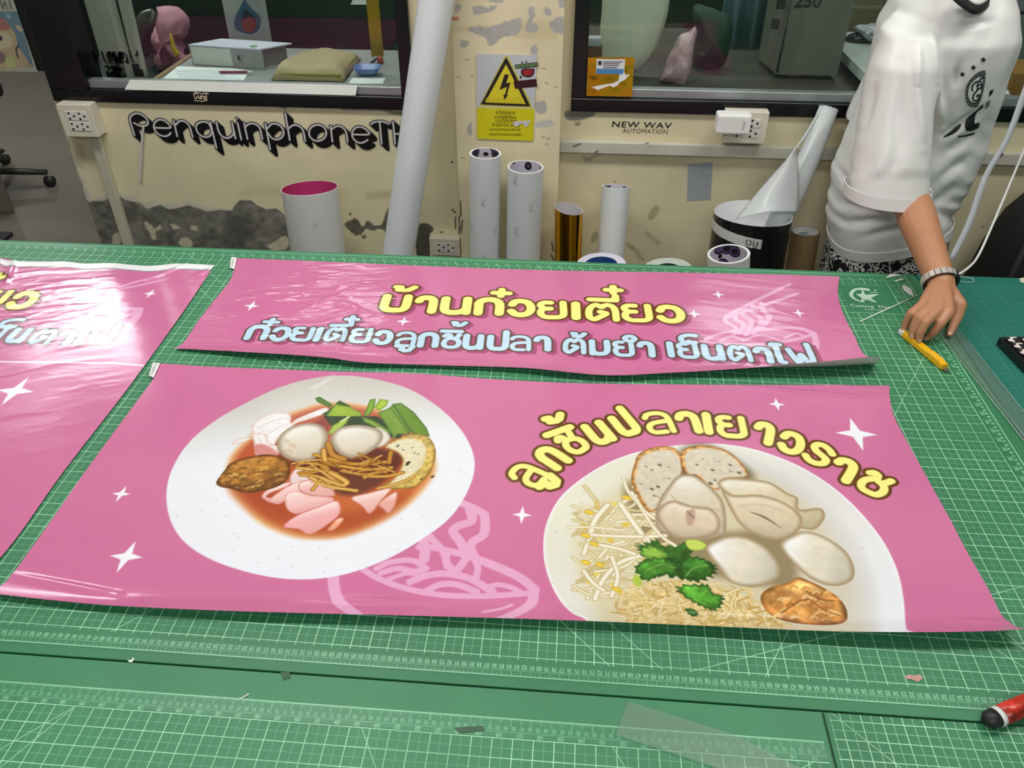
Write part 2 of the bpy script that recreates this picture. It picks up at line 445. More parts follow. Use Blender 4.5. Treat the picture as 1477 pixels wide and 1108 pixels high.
# ragged edge along the doorway
ws.poly([(96, 190), (101, 205), (103, 222), (115, 238), (112, 245), (122, 262), (126, 282), (132, 292), (90, 292), (80, 190)], WHT, alpha=.9, noise=.1)
ws.poly([(88, 190), (99, 207), (101, 224), (110, 241), (108, 249), (119, 266), (122, 285), (130, 294), (80, 294)], GREY, noise=.2, seed=6)
for a, b in (((108, 205), (113, 222)), ((116, 212), (121, 232)), ((110, 226), (118, 240))): ws.stroke([a, b], 4, (172, 164, 128), soft=.012, alpha=.6)
# patches right of the pink roll and near the leaning tube
for px, col, sd in (([(497, 324), (507, 317), (515, 316), (524, 327), (531, 318), (540, 326), (551, 322), (556, 308), (562, 300), (566, 310), (560, 334), (548, 330), (538, 333), (527, 330), (521, 338), (510, 338)], (104, 101, 88), 5),
                    ([(522, 340), (528, 338), (527, 344), (522, 344)], (104, 101, 88), 6), ([(604, 326), (612, 322), (622, 325), (626, 332), (620, 339), (619, 372), (603, 372), (600, 350)], (86, 85, 76), 7)):
    blob(ws, px, col, seed=sd, ragged=.6, noise=.15)
for px in ((505, 309), (652, 234), (653, 303), (656, 306), (637, 335)): ws.stroke([px], 3.2, (62, 58, 44))
for a in ((662, 312, 664, 330), (657, 313, 657, 330), (663, 326, 662, 340), (667, 345, 666, 366)): ws.stroke([a[:2], a[2:]], 1.6, (48, 45, 38))
ws.poly([(345, 283), (352, 270), (430, 268), (432, 282)], (196, 186, 144), soft=.02, alpha=.5)
ws.poly([(528, 278), (566, 274), (566, 286), (528, 288)], (180, 170, 130), soft=.008, alpha=.5)
# smears under the window frame
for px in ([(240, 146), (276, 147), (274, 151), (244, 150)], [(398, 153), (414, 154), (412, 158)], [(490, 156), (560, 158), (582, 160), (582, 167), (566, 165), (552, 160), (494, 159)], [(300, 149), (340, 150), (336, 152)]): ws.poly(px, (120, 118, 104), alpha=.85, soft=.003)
o = link('painted_plaster', ws.mesh('painted_plaster'), m_print_wall, wall_back)

wr = Sheet((-0.045, WALL_Y, -0.42), (1, 0, 0), (0, 0, 1), 2.1, 0.602, 0.0035, CREAM)
U, V = np.meshgrid(np.arange(wr.nx) * wr.res, np.arange(wr.ny) * wr.res)
wr.img *= (1 + 0.05 * (vnoise(U * 6, V * 6, 5) - 0.5)[..., None] * 2)
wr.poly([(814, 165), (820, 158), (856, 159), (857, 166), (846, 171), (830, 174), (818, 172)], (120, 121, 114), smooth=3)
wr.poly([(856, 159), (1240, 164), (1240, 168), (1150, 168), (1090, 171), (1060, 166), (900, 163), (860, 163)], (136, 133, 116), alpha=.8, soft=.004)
wr.poly([(828, 178), (838, 176), (834, 182)], (150, 140, 96), smooth=3)
for a, b, w in (((845, 231), (870, 220), 3), ((842, 227), (852, 232), 2), ((810, 300), (806, 330), 3)): wr.stroke([a, b], w, (148, 138, 100), alpha=.7, soft=.006)
for px in ([(938, 304), (946, 297), (951, 300), (944, 315), (935, 316)], [(855, 337), (862, 334), (862, 346), (852, 350)]): wr.poly(px, (160, 152, 118), smooth=3, alpha=.7)
for px in ((932, 336), (943, 345), (912, 357), (920, 368), (905, 352)): wr.stroke([px, (px[0] + 7, px[1] + 6)], 5, (150, 142, 108), alpha=.5, soft=.006)
for px in ((887, 262), (1418, 327), (1270, 291)): wr.stroke([px], 2, (70, 62, 44))
wr.stroke([(806, 352), (810, 366), (809, 378)], 2.4, (58, 54, 44))
o = link('painted_plaster', wr.mesh('painted_plaster'), m_print_wall, wall_back)

# pillar
PIL_Y = 2.29
pillar = structure(box('wall_pillar', (-0.343, PIL_Y + 0.003, FLOOR_Z), (-0.045, WALL_Y + 0.02, 2.02), m_cream))
ps = Sheet((-0.343, PIL_Y, -0.42), (1, 0, 0), (0, 0, 1), 0.298, 1.1, 0.002, (226, 216, 180))
U, V = np.meshgrid(np.arange(ps.nx) * ps.res, np.arange(ps.ny) * ps.res)
ps.img *= (1 + 0.05 * (vnoise(U * 9, V * 9, 8) - 0.5)[..., None] * 2)
ps.poly([(655, 39), (800, 28), (806, 58), (745, 55), (735, 50), (652, 45)], (205, 193, 146), alpha=.55, soft=.006)
LG = (176, 174, 168)
for px, sd in (([(682, 10), (694, 8), (703, 11), (715, 8), (714, 14), (700, 19), (685, 21)], 1), ([(657, 8), (665, 7), (664, 14), (657, 20)], 2), ([(674, 42), (690, 37), (700, 40), (712, 37), (734, 30), (750, 26), (752, 42), (742, 52), (724, 54), (716, 62), (706, 66), (700, 54), (688, 50)], 3),
               ([(762, 12), (770, 10), (772, 22), (768, 30), (776, 38), (774, 46), (762, 46), (757, 40), (764, 26)], 4), ([(784, 14), (790, 10), (796, 20), (788, 22)], 5), ([(792, 34), (802, 26), (812, 24), (814, 48), (800, 46)], 6), ([(806, 0), (816, 0), (816, 8), (808, 12)], 7),
               ([(666, 58), (676, 60), (672, 68), (664, 66)], 8), ([(766, 68), (775, 65), (775, 78), (768, 80)], 9), ([(772, 150), (786, 146), (788, 162), (776, 164)], 10), ([(674, 182), (680, 178), (680, 196), (674, 192)], 11), ([(704, 0), (726, 0), (724, 4), (708, 4)], 12)):
    blob(ps, px, LG, seed=sd, ragged=.7, noise=.05)
ps.poly([(774, 176), (796, 173), (798, 181), (784, 184), (774, 184)], (198, 196, 190), smooth=2)
for p in ((672, 86), (679, 109), (787, 120), (800, 126), (783, 99), (660, 111), (787, 208), (782, 198), (790, 200), (688, 196), (666, 228)): ps.stroke([p, (p[0] + 3, p[1])], 2.4, (160, 152, 120), alpha=.8)
ps.stroke([(652, 27), (660, 27)], 5, (196, 96, 60), alpha=.7, soft=.003)
for a in ((664, 290, 665, 312), (667, 318, 665, 336), (796, 350, 798, 362), (795, 368, 799, 376)): ps.stroke([a[:2], a[2:]], 1.7, (60, 56, 44))
o = link('painted_plaster', ps.mesh('painted_plaster'), m_print_wall, pillar)

# window frames, rails and panes
def window(name, x0, x1, z0, xi0, xi1, zi0, ztop=1.30):
    bm = bmesh.new(); ya, yb = WALL_Y - 0.012, WALL_Y + 0.09
    add_box(bm, (x0, ya, z0), (x1, yb, zi0)); add_box(bm, (x0, ya, ztop - .05), (x1, yb, ztop))
    add_box(bm, (x0, ya, zi0), (xi0, yb, ztop - .05)); add_box(bm, (xi1, ya, zi0), (x1, yb, ztop - .05))
    w = structure(bm_obj(name, bm, m_black, None, False, 0.003))
    box('window_rail', (xi0, WALL_Y + 0.005, zi0), (xi1, WALL_Y + 0.035, zi0 + 0.024), m_alu, w, 0.002)
    box('pane', (xi0 + .001, WALL_Y + 0.082, zi0 + .002), (xi1 - .001, WALL_Y + 0.086, ztop - .052), m_glass, w)
    return w
win1 = window('window_1', -1.568, -0.472, 0.174, -1.452, -0.508, 0.211)
win2 = window('window_2', -0.018, 2.38, 0.184, 0.0225, 2.34, 0.222)
m_jambm = m_jamb
structure(box('trim_1', (-1.443, WALL_Y + 0.092, 0.196), (-1.375, WALL_Y + 0.14, 1.30), m_jamb))   # pale inner window jamb
# ------------------------------------------------------------------ table and cutting mats
m_tabletop = mat('table_board', (38, 92, 66), 0.5, var=0.08)
m_leg = mat('table_leg_steel', (70, 72, 74), 0.4, 0.6)
tbl = thing('work_table', 'long work table covered by green cutting mats, in front of the cream wall', 'table', (0, 0.6, FLOOR_Z))
box('tabletop', (-2.45, -0.62, -0.034), (2.2, 1.788, -0.0035), m_tabletop, tbl, 0.003)
box('apron', (-2.35, -0.5, -0.11), (2.1, 1.62, -0.036), m_leg, tbl)
for x in (-2.3, 2.0):
    for y in (-0.45, 1.5): box('leg', (x, y, FLOOR_Z), (x + 0.06, y + 0.06, -0.112), m_leg, tbl)

def mat_shader(name, base, line, x0, x1, y0, y1, px0, py0, box_clear=None, diags=(), minor=0.36, rough=0.52, xr=None, vis=1.0):
    """Green cutting mat: printed inch grid with half inch lines inside a frame, a few angle lines."""
    m = mat(name, base, rough, var=0.09, vscale=7)
    nt = m.node_tree; n = nt.nodes; L = nt.links
    b = n['Principled BSDF']; src = b.inputs['Base Color'].links[0].from_socket
    ge = n.new('ShaderNodeNewGeometry'); sp = n.new('ShaderNodeSeparateXYZ'); L.new(ge.outputs['Position'], sp.inputs[0])
    def M(op, a, c=None, d=None):
        q = n.new('ShaderNodeMath'); q.operation = op
        for i, v in enumerate((a, c, d)):
            if v is None: continue
            if isinstance(v, (int, float)): q.inputs[i].default_value = v
            else: L.new(v, q.inputs[i])
        return q.outputs[0]
    X, Y = sp.outputs[0], sp.outputs[1]
    def lines(c, ph, per, w): return M('LESS_THAN', M('ABSOLUTE', M('SUBTRACT', M('FRACT', M('ADD', M('DIVIDE', M('SUBTRACT', c, ph), per), 0.5)), 0.5)), w / per / 2)
    def rng(c, a, z): return M('MULTIPLY', M('GREATER_THAN', c, a), M('LESS_THAN', c, z))
    maj = M('MAXIMUM', lines(X, px0, .0254, .0011), lines(Y, py0, .0254, .0011))
    mnr = M('MULTIPLY', M('MAXIMUM', lines(X, px0, .0127, .0007), lines(Y, py0, .0127, .0007)), minor)
    g = M('MAXIMUM', maj, mnr)
    for (xa, ya, ang) in diags:
        nx, ny = -math.sin(math.radians(ang)), math.cos(math.radians(ang))
        dd = M('ABSOLUTE', M('ADD', M('MULTIPLY', X, nx), M('ADD', M('MULTIPLY', Y, ny), -(xa * nx + ya * ny))))
        g = M('MAXIMUM', g, M('MULTIPLY', M('LESS_THAN', dd, .0005), 0.8))
    g = M('MULTIPLY', g, M('MULTIPLY', rng(X, x0 - .0006, x1 + .0006), rng(Y, y0 - .0006, y1 + .0006)))
    if box_clear:
        xa, xb, ya, yb = box_clear
        g = M('MULTIPLY', g, M('SUBTRACT', 1.0, M('MULTIPLY', rng(X, xa, xb), rng(Y, ya, yb))))
    wear = n.new('ShaderNodeTexNoise'); wear.inputs['Scale'].default_value = 9; wear.inputs['Detail'].default_value = 5
    tc = n.new('ShaderNodeTexCoord'); L.new(tc.outputs['Object'], wear.inputs[0])
    mr = n.new('ShaderNodeMapRange'); mr.inputs[1].default_value, mr.inputs[2].default_value = .35, .6; mr.inputs[3].default_value, mr.inputs[4].default_value = .55 * vis, vis
    L.new(wear.outputs[0], mr.inputs[0])
    mx = n.new('ShaderNodeMix'); mx.data_type = 'RGBA'; L.new(M('MULTIPLY', g, mr.outputs[0]), mx.inputs[0]); L.new(src, mx.inputs[6]); mx.inputs[7].default_value = lin(line)
    L.new(mx.outputs[2], b.inputs['Base Color'])
    return m
GRN, LN = (52, 124, 84), (176, 230, 194)
m_matA = mat_shader('cutting_mat_green', GRN, LN, -2.3, 0.769, 0.652, 1.748, 0.769, 1.748, (0.629, 0.743, 1.5975, 1.7225), ((0.30, 0.683, 60), (0.27, 0.683, 20), (0.46, 0.86, -45), (0.56, 0.86, -60), (-0.62, 1.2, 45), (-0.5, 1.3, -45), (0.05, 1.31, 45), (0.05, 1.31, -45), (-1.0, 1.73, -45)))
m_matB = mat_shader('cutting_mat_front_green', (58, 132, 91), LN, -2.4, 0.338, -0.3, 0.5395, -0.0165, 0.5395, None, ((-0.60, 0.539, 45), (-0.60, 0.539, 60), (-0.23, 0.539, -60), (0.08, 0.539, -60), (0.2, 0.47, 30)))
m_matC = mat_shader('cutting_mat_corner_green', (48, 124, 82), LN, 0.352, 2.1, -0.3, 0.606, 0.366, 0.596, None, ((0.366, 0.596, -45),), minor=.75)
m_matD = mat_shader('cutting_mat_teal', (30, 112, 98), (110, 180, 168), 0.862, 2.1, 0.66, 1.74, 0.885, 1.74, None, (), minor=.5, vis=.38)
matA = thing('cutting_mat', 'big green cutting mat with a printed inch grid, lying under the pink banners', 'cutting mat', (-0.7, 1.2, -0.003))
matB = thing('cutting_mat', 'green cutting mat along the bottom edge of the photo, number scale nearest the camera', 'cutting mat', (-0.7, 0.2, -0.003))
matC = thing('cutting_mat', 'green cutting mat piece in the bottom right corner, beside the black seam', 'cutting mat', (1.0, 0.2, -0.003))
matD = thing('cutting_mat', 'teal cutting mat at the right edge, under the black keyboard', 'cutting mat', (1.4, 1.2, -0.003))
def slab(o, x0, x1, y0, y1, m, zt=0.0, corner=0.0):
    pts = [(x0, y0), (x1, y0), (x1, y1 - corner), (x1 - corner, y1), (x0, y1)] if corner else [(x0, y0), (x1, y0), (x1, y1), (x0, y1)]
    return prism('mat_sheet', [(x, y, zt - 0.003) for x, y in pts], 0.003, m, o, bevel=.0006)
slab(matA, -2.42, 0.8225, 0.6095, 1.784, m_matA, 0.0, 0.012)
slab(matB, -2.42, 0.3435, -0.58, 0.6065, m_matB, -0.0001)
slab(matC, 0.3465, 2.15, -0.58, 0.6065, m_matC, -0.0001)
slab(matD, 0.826, 2.16, 0.611, 1.785, m_matD, 0.0, 0.01)

# printed scales along the mats' long edges (numbers upside down for the camera, as in the photo)
DIG = {'0': [[(.1, .2), (.1, .8), (.3, 1), (.7, 1), (.9, .8), (.9, .2), (.7, 0), (.3, 0), (.1, .2)]], '1': [[(.3, .8), (.55, 1), (.55, 0)]], '2': [[(.1, .8), (.4, 1), (.8, .9), (.8, .6), (.1, 0), (.9, 0)]],
       '3': [[(.1, .95), (.85, .95), (.45, .58), (.9, .4), (.7, .02), (.1, .05)]], '4': [[(.75, 0), (.75, 1), (.05, .3), (.95, .3)]], '5': [[(.85, 1), (.2, 1), (.15, .55), (.7, .6), (.9, .3), (.6, 0), (.1, .05)]],
       '6': [[(.8, .95), (.3, .8), (.1, .3), (.4, 0), (.85, .2), (.7, .52), (.15, .4)]], '7': [[(.05, 1), (.9, 1), (.35, 0)]], '8': [[(.5, .53), (.15, .75), (.5, 1), (.85, .75), (.5, .53), (.1, .25), (.5, 0), (.9, .25), (.5, .53)]], '9': [[(.85, .6), (.3, .48), (.15, .8), (.5, 1), (.85, .75), (.8, .2), (.3, 0)]]}
def digits(sh, s, x, y, h, col, flip=True, w=.0006, alpha=.8):
    adv = h * .58; k = -1 if flip else 1; X = x - k * adv * len(s) / 2
    for ch in s:
        for st in DIG[ch]:
            sh.stroke([(X + k * p[0] * adv * .82, y + k * (p[1] - .5) * h) for p in st], w, col, px_in=False, alpha=alpha)
        X += k * adv
def scale_strip(parent, name, x0, x1, y0, y1, z, base, m, kind):
    sh = Sheet((x0, y0, z), (1, 0, 0), (0, 1, 0), x1 - x0, y1 - y0, 0.0008, base)
    hl = lambda y, w, a=.9: sh.stroke([(0, y - y0), (x1 - x0, y - y0)], w, LN, px_in=False, alpha=a)
    vl = lambda x, ya, yb, w, a=.8: sh.stroke([(x - x0, ya - y0), (x - x0, yb - y0)], w, LN, px_in=False, alpha=a)
    if kind == 'A':
        hl(.6265, .0013); hl(.6345, .0007, .6)
        k = 0
        x = .787
        while x > x0 + .01:
            vl(x, .6265, .6325 if k % 2 == 0 else .6300, .0006, .65 if k % 2 == 0 else .5); x -= .00635; k += 1
        n = 1; x = .775
        while x > x0 + .01:
            digits(sh, str(100 + n)[-2:] if n > 9 else str(10 + n), x - x0, .6398 - y0, .0062, LN, w=.0009); x -= .01; n += 1
    else:
        hl(.5655, .0013); hl(.5478, .0006, .55)
        k = 0; x = .335
        while x > x0 + .01:
            vl(x, .5655, .5655 - (.0095 if k % 8 == 0 else .0062 if k % 4 == 0 else .003), .0006, .75 if k % 4 == 0 else .4); x -= .0254 / 8; k += 1
        n = 1; x = .328
        while x > x0 + .01:
            digits(sh, str(10 + n % 90), x - x0, .5527 - y0, .005, LN, w=.0007, alpha=.6); x -= .01; n += 1
        n = 3; x = .338 - .0254
        while x > x0 + .01:
            vl(x + .012, .5395, .5465, .0006, .8); digits(sh, str(n), x + .008 - x0, .5432 - y0, .0048, LN, w=.0008); x -= .0254; n += 1
    me = sh.mesh(name); return link(name, me, m, parent)
m_scale = mat('mat_printed_scale', (0, 0, 0), 0.42, var=0.09, vscale=7, attr=True)
scale_strip(matA, 'printed_scale', -1.0, 0.789, .6245, .6455, 0.0003, GRN, m_scale, 'A')
scale_strip(matB, 'printed_scale', -0.95, 0.338, .5408, .5668, 0.0002, (58, 132, 91), m_scale, 'B')
# back and right outer frame lines, corner ticks
m_line = mat('mat_line_print', LN, 0.5)
bm = bmesh.new()
add_box(bm, (-2.3, 1.7715, .0), (.796, 1.7727, .0003)); add_box(bm, (.795, .63, .0), (.7962, 1.7727, .0003))
bm_obj('frame_line', bm, m_line, matA)
rs = Sheet((.772, .7, .0004), (1, 0, 0), (0, 1, 0), .0215, 1.045, .0008, GRN)
y = 1.735; n = 1
while y > .72:
    k = y - .7
    rs.stroke([(.0 - .001, k), (.012, k)] if n % 1 == 0 else [], .0008, LN, px_in=False, alpha=.7)
    digits(rs, str(n), .007, k - .006, .0062, LN, flip=False, w=.0013); y -= .0254; n += 1
y = 1.74; n = 0
while y > .71:
    rs.stroke([(.0185 if n % 2 else .0165, y - .7), (.023, y - .7)], .0006, LN, px_in=False, alpha=.6)
    if n % 2 == 0: digits(rs, str(10 + (n // 2) % 90), .0145, y - .7 - .003, .0042, LN, flip=False, w=.0010, alpha=.9)
    y -= .005; n += 1
link('printed_scale', rs.mesh('printed_scale'), m_scale, matA)
bs = Sheet((-2.0, 1.7495, .0004), (1, 0, 0), (0, 1, 0), 2.79, .0215, .0009, GRN)
x = .769; n = 1
while x > -1.95:
    digits(bs, str(n), x + 2.0 - .006, .0035, .0055, LN, flip=False, w=.0012)
    bs.stroke([(x + 2 - .0005, -.002), (x + 2 - .0005, .007)], .0009, LN, px_in=False, alpha=.7); x -= .0254; n += 1
x = .78; n = 0
while x > -1.95:
    bs.stroke([(x + 2, .0165 if n % 2 else .0145), (x + 2, .022)], .0007, LN, px_in=False, alpha=.55)
    if n % 2 == 0: digits(bs, str(10 + (n // 2) % 90), x + 2, .0118, .004, LN, flip=False, w=.0008, alpha=.5)
    x -= .005; n += 1
link('printed_scale', bs.mesh('printed_scale'), m_scale, matA)
# logo: crescent, star and lettering in the blank corner panel
lg = Sheet((.625, 1.595, .0005), (1, 0, 0), (0, 1, 0), .12, .13, .0007, GRN, 0.0)
WHL = (190, 216, 200)
lg.stroke(cr([(1253, 417), (1243, 416), (1233, 418), (1228, 423), (1229, 428), (1236, 433), (1246, 436)], 6), 3.4, WHL, taper=[.5, .8, 1, 1.1, 1, .7, .4])
lg.stroke([(1240, 417), (1252, 418)], 4, WHL)
lg.poly([(1244, 417), (1248, 425), (1269, 424), (1256, 430), (1266, 437), (1250, 433), (1241, 436), (1243, 430), (1234, 424), (1242, 424)], WHL)
lg.stroke([(1262, 418.5), (1263, 418.5)], 2, WHL); lg.stroke([(1255, 422), (1266, 421.5)], 1.2, WHL); lg.stroke(cr([(1232, 421), (1237, 428), (1246, 432), (1256, 433)], 5), 1, GRN)
link('printed_logo', lg.mesh('printed_logo', mask=.4), m_scale, matA)
a, b = atz(1227, 441, .0006), atz(1284, 444, .0006)
lettering('printed_logo', 'Cutting  Mat', (a + b) / 2, (b - a) / np.linalg.norm(b - a), (0, 1, 0), 1, mat('mat_letter_print', WHL, .5), matA, .01, 1.15, width=float(np.linalg.norm(b - a)), height=.0155)
a, b = atz(1247, 446.3, .0006), atz(1272, 447.7, .0006)
lettering('printed_logo', '240120', (a + b) / 2, (b - a) / np.linalg.norm(b - a), (0, 1, 0), 1, mat('mat_letter_print', WHL, .5), matA, 0, 1.2, width=float(np.linalg.norm(b - a)), height=.0065)
# ================================================================== PRINTED BANNERS
PINK = np.array((209, 117, 162.0)); PALE = (230, 168, 206); YEL = (250, 243, 142); BLU = (196, 224, 246); BRN = (104, 66, 30); BRN2 = (98, 72, 66); SHD = (166, 78, 118)
def glyphs():
    G = {}
    G['บ'] = [[(0, 1), (0, .36), (.05, .14), (.22, .01), (.5, 0), (.78, .01), (.95, .14), (1, .36), (1, 1)]]
    G['ป'] = [[(0, 1), (0, .36), (.05, .14), (.22, .01), (.5, 0), (.78, .01), (.95, .14), (1, .36), (1, 1.42)]]
    G['า'] = [[(0, .76), (.12, .93), (.36, 1), (.68, .99), (.92, .86), (1, .6), (1, 0)]]
    G['น'] = [[(0, 1), (0, .36), (.06, .12), (.25, 0), (.55, 0), (.8, .08), (1, .25)], [(1, 1), (1, 0)]]
    G['ก'] = [[(.02, 0), (.02, .6), (.0, .68), (.14, .9), (.4, 1), (.66, .99), (.9, .86), (1, .6), (1, 0)]]
    G['ว'] = [[(.04, .74), (.18, .94), (.48, 1), (.82, .9), (1, .6), (.98, .3), (.8, .08), (.5, 0), (.2, .06), (0, .26)]]
    G['ย'] = [[(.44, .99), (.2, 1), (.03, .92), (.0, .76), (.16, .6), (.42, .58)], [(.16, .6), (.0, .42), (.01, .18), (.2, .02), (.5, 0), (.78, .01), (.96, .12), (1, .34), (1, 1)]]
    G['เ'] = [[(.5, 1), (.5, 0)]]
    G['ต'] = [[(.04, .12), (.0, .3), (.02, .62), (.12, .86), (.28, 1), (.4, .94), (.5, .84), (.6, .94), (.74, 1), (.92, .88), (1, .6), (1, 0)], [(.04, .12), (.18, .02), (.36, .14), (.64, .40), (.44, .52)]]
    G['ช'] = [[(0, .86), (.16, .98), (.36, .93), (.36, .74), (.08, .5), (.02, .24), (.2, .03), (.55, 0), (.86, .06), (1, .3), (.92, .54), (.66, .66)], [(.36, .74), (.66, .66), (.82, .74), (.98, .98)]]
    G['ล'] = [[(0, .80), (.14, .95), (.45, 1), (.8, .94), (1, .70), (1, 0)], [(1, .54), (.6, .53), (.24, .48), (.04, .34), (.04, .14), (.22, .01), (.68, 0)]]
    G['ม'] = [[(.02, 1), (.02, 0)], [(.02, .2), (.28, .02), (.55, 0), (.84, .06), (1, .34), (1, 1)]]
    G['ร'] = [[(1, .78), (.72, .93), (.4, 1), (.12, .94), (.06, .74), (.3, .58), (.7, .48), (.96, .36), (.94, .14), (.66, 0), (.3, 0), (0, .14)]]
    G['โ'] = [[(0, 1.36), (.16, 1.42), (.42, 1.34), (.62, 1.4), (1, 1.38)], [(.5, 1.34), (.5, .2), (.58, .04), (.98, .0)]]
    G['ฟ'] = [[(0, 1), (.14, .4), (.26, 0), (.38, .18), (.52, .62), (.66, .18), (.78, 0), (.9, .04), (1, .3), (1, 1.42)]]
    return G
GL = glyphs()
MARK = {'้': [[(-.42, .5), (-.22, .46), (-.3, .0), (.0, -.1), (.2, .0), (.42, .5)]], '๋': [[(-.42, 0), (.42, 0)], [(0, .42), (0, -.36)]], 'ี': [[(-1, 0), (1, 0), (1, .5)]], 'ิ': [[(-1, 0), (1, 0)]],
        'ู': [[(-.5, .45), (-.12, .42), (-.2, -.1), (.05, -.32), (.3, -.2), (.46, .4)]], 'ำ': [[(.3, 0), (.15, .3), (-.15, .3), (-.3, 0), (-.15, -.3), (.15, -.3), (.3, 0)]],
        '็': [[(1, .7), (.2, .75), (-.6, .45), (-.7, -.1), (-.2, -.5), (.15, -.2), (.5, -.5), (.8, -.35)]]}
PEN = {'ล': .70, 'ย': .80, 'ต': .78, 'ช': .80, 'ร': .82, 'ม': .92, 'ฟ': .9, 'โ': .9, 'ว': .95}
def letter_paths(sh, items, h, w0):
    """Each item: (glyph, left, right) mid-height photo points -> stroke paths on the sheet (metres)."""
    out = []
    for g, L, R in items:
        w = w0 * PEN.get(g, 1.0)
        a, b = sh.uv([L, R]); ex = b - a; wid = np.linalg.norm(ex); ex = ex / wid; ey = np.array([-ex[1], ex[0]])
        o = a - ey * h / 2
        sx = max(wid - w, 1e-4)
        for st in GL[g]:
            out.append((w, [o + ex * ((p[0] * sx if g != 'เ' else (wid - w) * .5) + w / 2) + ey * (w / 2 + p[1] * (h - w)) for p in st]))
    return out
def mark_paths(sh, marks, k):
    """(mark, centre, half extent in px along x, size scale) with the sheet's own up direction."""
    out = []
    for g, c, hx, ang, hy in marks:
        o, q = sh.uv([c, (c[0] + hx * math.cos(ang), c[1] + hx * math.sin(ang))])
        ex = q - o; L = np.linalg.norm(ex); ex = ex / L; ey = np.array([-ex[1], ex[0]])
        for st in MARK[g]: out.append([o + ex * p[0] * L + ey * p[1] * hy for p in st])
    return out
def ink(sh, paths, w, fill, rim, rimw, shadow=None, marks=(), mw=None):
    allp = [(cr(p, 6) if len(p) > 2 else np.array(p), k) for k, p in paths] + [(cr(p, 6) if len(p) > 6 else np.array(p), mw or w) for p in marks]
    if shadow is not None:
        for p, ww in allp: sh.stroke(p + np.array([.0085, -.008]), ww + rimw * 2 - .001, shadow, px_in=False)
    for p, ww in allp: sh.stroke(p, ww + rimw * 2, rim, px_in=False)
    for p, ww in allp: sh.stroke(p, ww, fill, px_in=False)
def star(sh, c, r, col=(244, 244, 252), kx=.8):
    o = sh.uv([c])[0]; P = []
    for i in range(4):
        t = math.pi / 2 * i; R = r * (kx if i % 2 == 0 else 1)
        P.append(o + R * np.array([math.cos(t), math.sin(t)]))
        for k in (-.22, 0, .22): 
            tt = t + math.pi / 4 + k; P.append(o + r * (.27 if k == 0 else .32) * np.array([math.cos(tt), math.sin(tt)]))
    sh.poly(np.array(P), col, px_in=False)
def S(o, s, pts): return [(o[0] + x / s, o[1] + y / s) for x, y in pts]

# ---------- upper banner print
up = Sheet((-.86, 1.30, .002), (1, 0, 0), (0, 1, 0), 1.53, .48, .001, PINK)
c = ((535, 400), 6.154); d = ((760, 370), 2.735)
for st, w in ((S(*d, [(1035, 112), (900, 178), (790, 236)]), 4.2), (S(*d, [(1066, 148), (930, 196), (795, 242)]), 4.2),
              (S(*d, [(790, 232), (782, 256), (806, 272), (826, 288), (812, 316)]), 5), (S(*d, [(824, 222), (824, 252), (856, 270), (838, 306)]), 5), (S(*d, [(862, 205), (850, 232), (884, 254), (880, 280), (862, 312)]), 5.5),
              (S(*d, [(893, 196), (884, 220), (922, 246), (918, 275), (892, 304)]), 5), (S(*d, [(925, 188), (932, 216), (956, 240), (938, 268), (920, 292)]), 5.5),
              (S(*d, [(690, 334), (742, 312), (800, 298), (850, 291)]), 4), (S(*d, [(930, 290), (1010, 284), (1080, 288), (1120, 302), (1132, 316)]), 6), (S(*d, [(692, 336), (760, 346), (860, 350), (960, 344), (1060, 330), (1128, 310)]), 4.5),
              (S(*d, [(1130, 306), (1140, 340), (1132, 376), (1100, 406), (1040, 428), (960, 438), (880, 430), (800, 410), (740, 384), (700, 350)]), 7),
              (S(*d, [(760, 338), (800, 318), (850, 326)]), 3.5), (S(*d, [(850, 334), (920, 312), (990, 330)]), 3.5), (S(*d, [(1020, 322), (1060, 306), (1090, 316)]), 3.5)):
    up.stroke(st, w, PALE, smooth=6)
H1, W1 = .079, .0208
T1 = [('บ', (85, 228), (358, 235)), ('า', (380, 240), (592, 245)), ('น', (615, 250), (893, 255)), ('ก', (912, 258), (1184, 262)), ('ว', (1208, 272), (1458, 275))]
T1 = [(g, *S(*c, [a, b])) for g, a, b in T1]
e = ((765, 400), 6.154)
T1 += [(g, *S(*e, [a, b])) for g, a, b in [('ย', (60, 290), (327, 292)), ('เ', (357, 298), (450, 300)), ('ต', (485, 310), (787, 315)), ('ย', (808, 318), (1083, 322)), ('ว', (1110, 328), (1370, 332))]]
M1 = mark_paths(up, [('้', S(*c, [(302, 114)])[0], 31, .03, .026), ('๋', S(*c, [(1158, 143)])[0], 26, .04, .036), ('ี', S(*e, [(642, 204)])[0], 18.5, .04, .038), ('๋', S(*e, [(735, 117)])[0], 24, .04, .038)], 1)
ink(up, letter_paths(up, T1, H1, W1), W1, YEL, BRN, .0052, SHD, M1, .0175)
H2, W2 = .060, .0148
c3, c4, c5, c6 = ((340, 450), 6.154), ((570, 455), 6.154), ((800, 465), 7.385), ((945, 465), 6.029)
T2 = [(g, *S(*c3, [a, b])) for g, a, b in [('ก', (92, 184), (302, 187)), ('ว', (308, 196), (492, 198)), ('ย', (492, 198), (692, 200)), ('เ', (697, 200), (770, 202)), ('ต', (788, 202), (990, 206)), ('ย', (1014, 210), (1208, 214)), ('ว', (1222, 226), (1398, 230))]]
T2 += [(g, *S(*c4, [a, b])) for g, a, b in [('ล', (0, 212), (187, 214)), ('ก', (198, 218), (392, 220)), ('ช', (408, 226), (592, 228)), ('น', (598, 234), (788, 238)), ('ป', (812, 242), (1012, 246)), ('ล', (1016, 246), (1206, 248)), ('า', (1224, 248), (1386, 252))]]
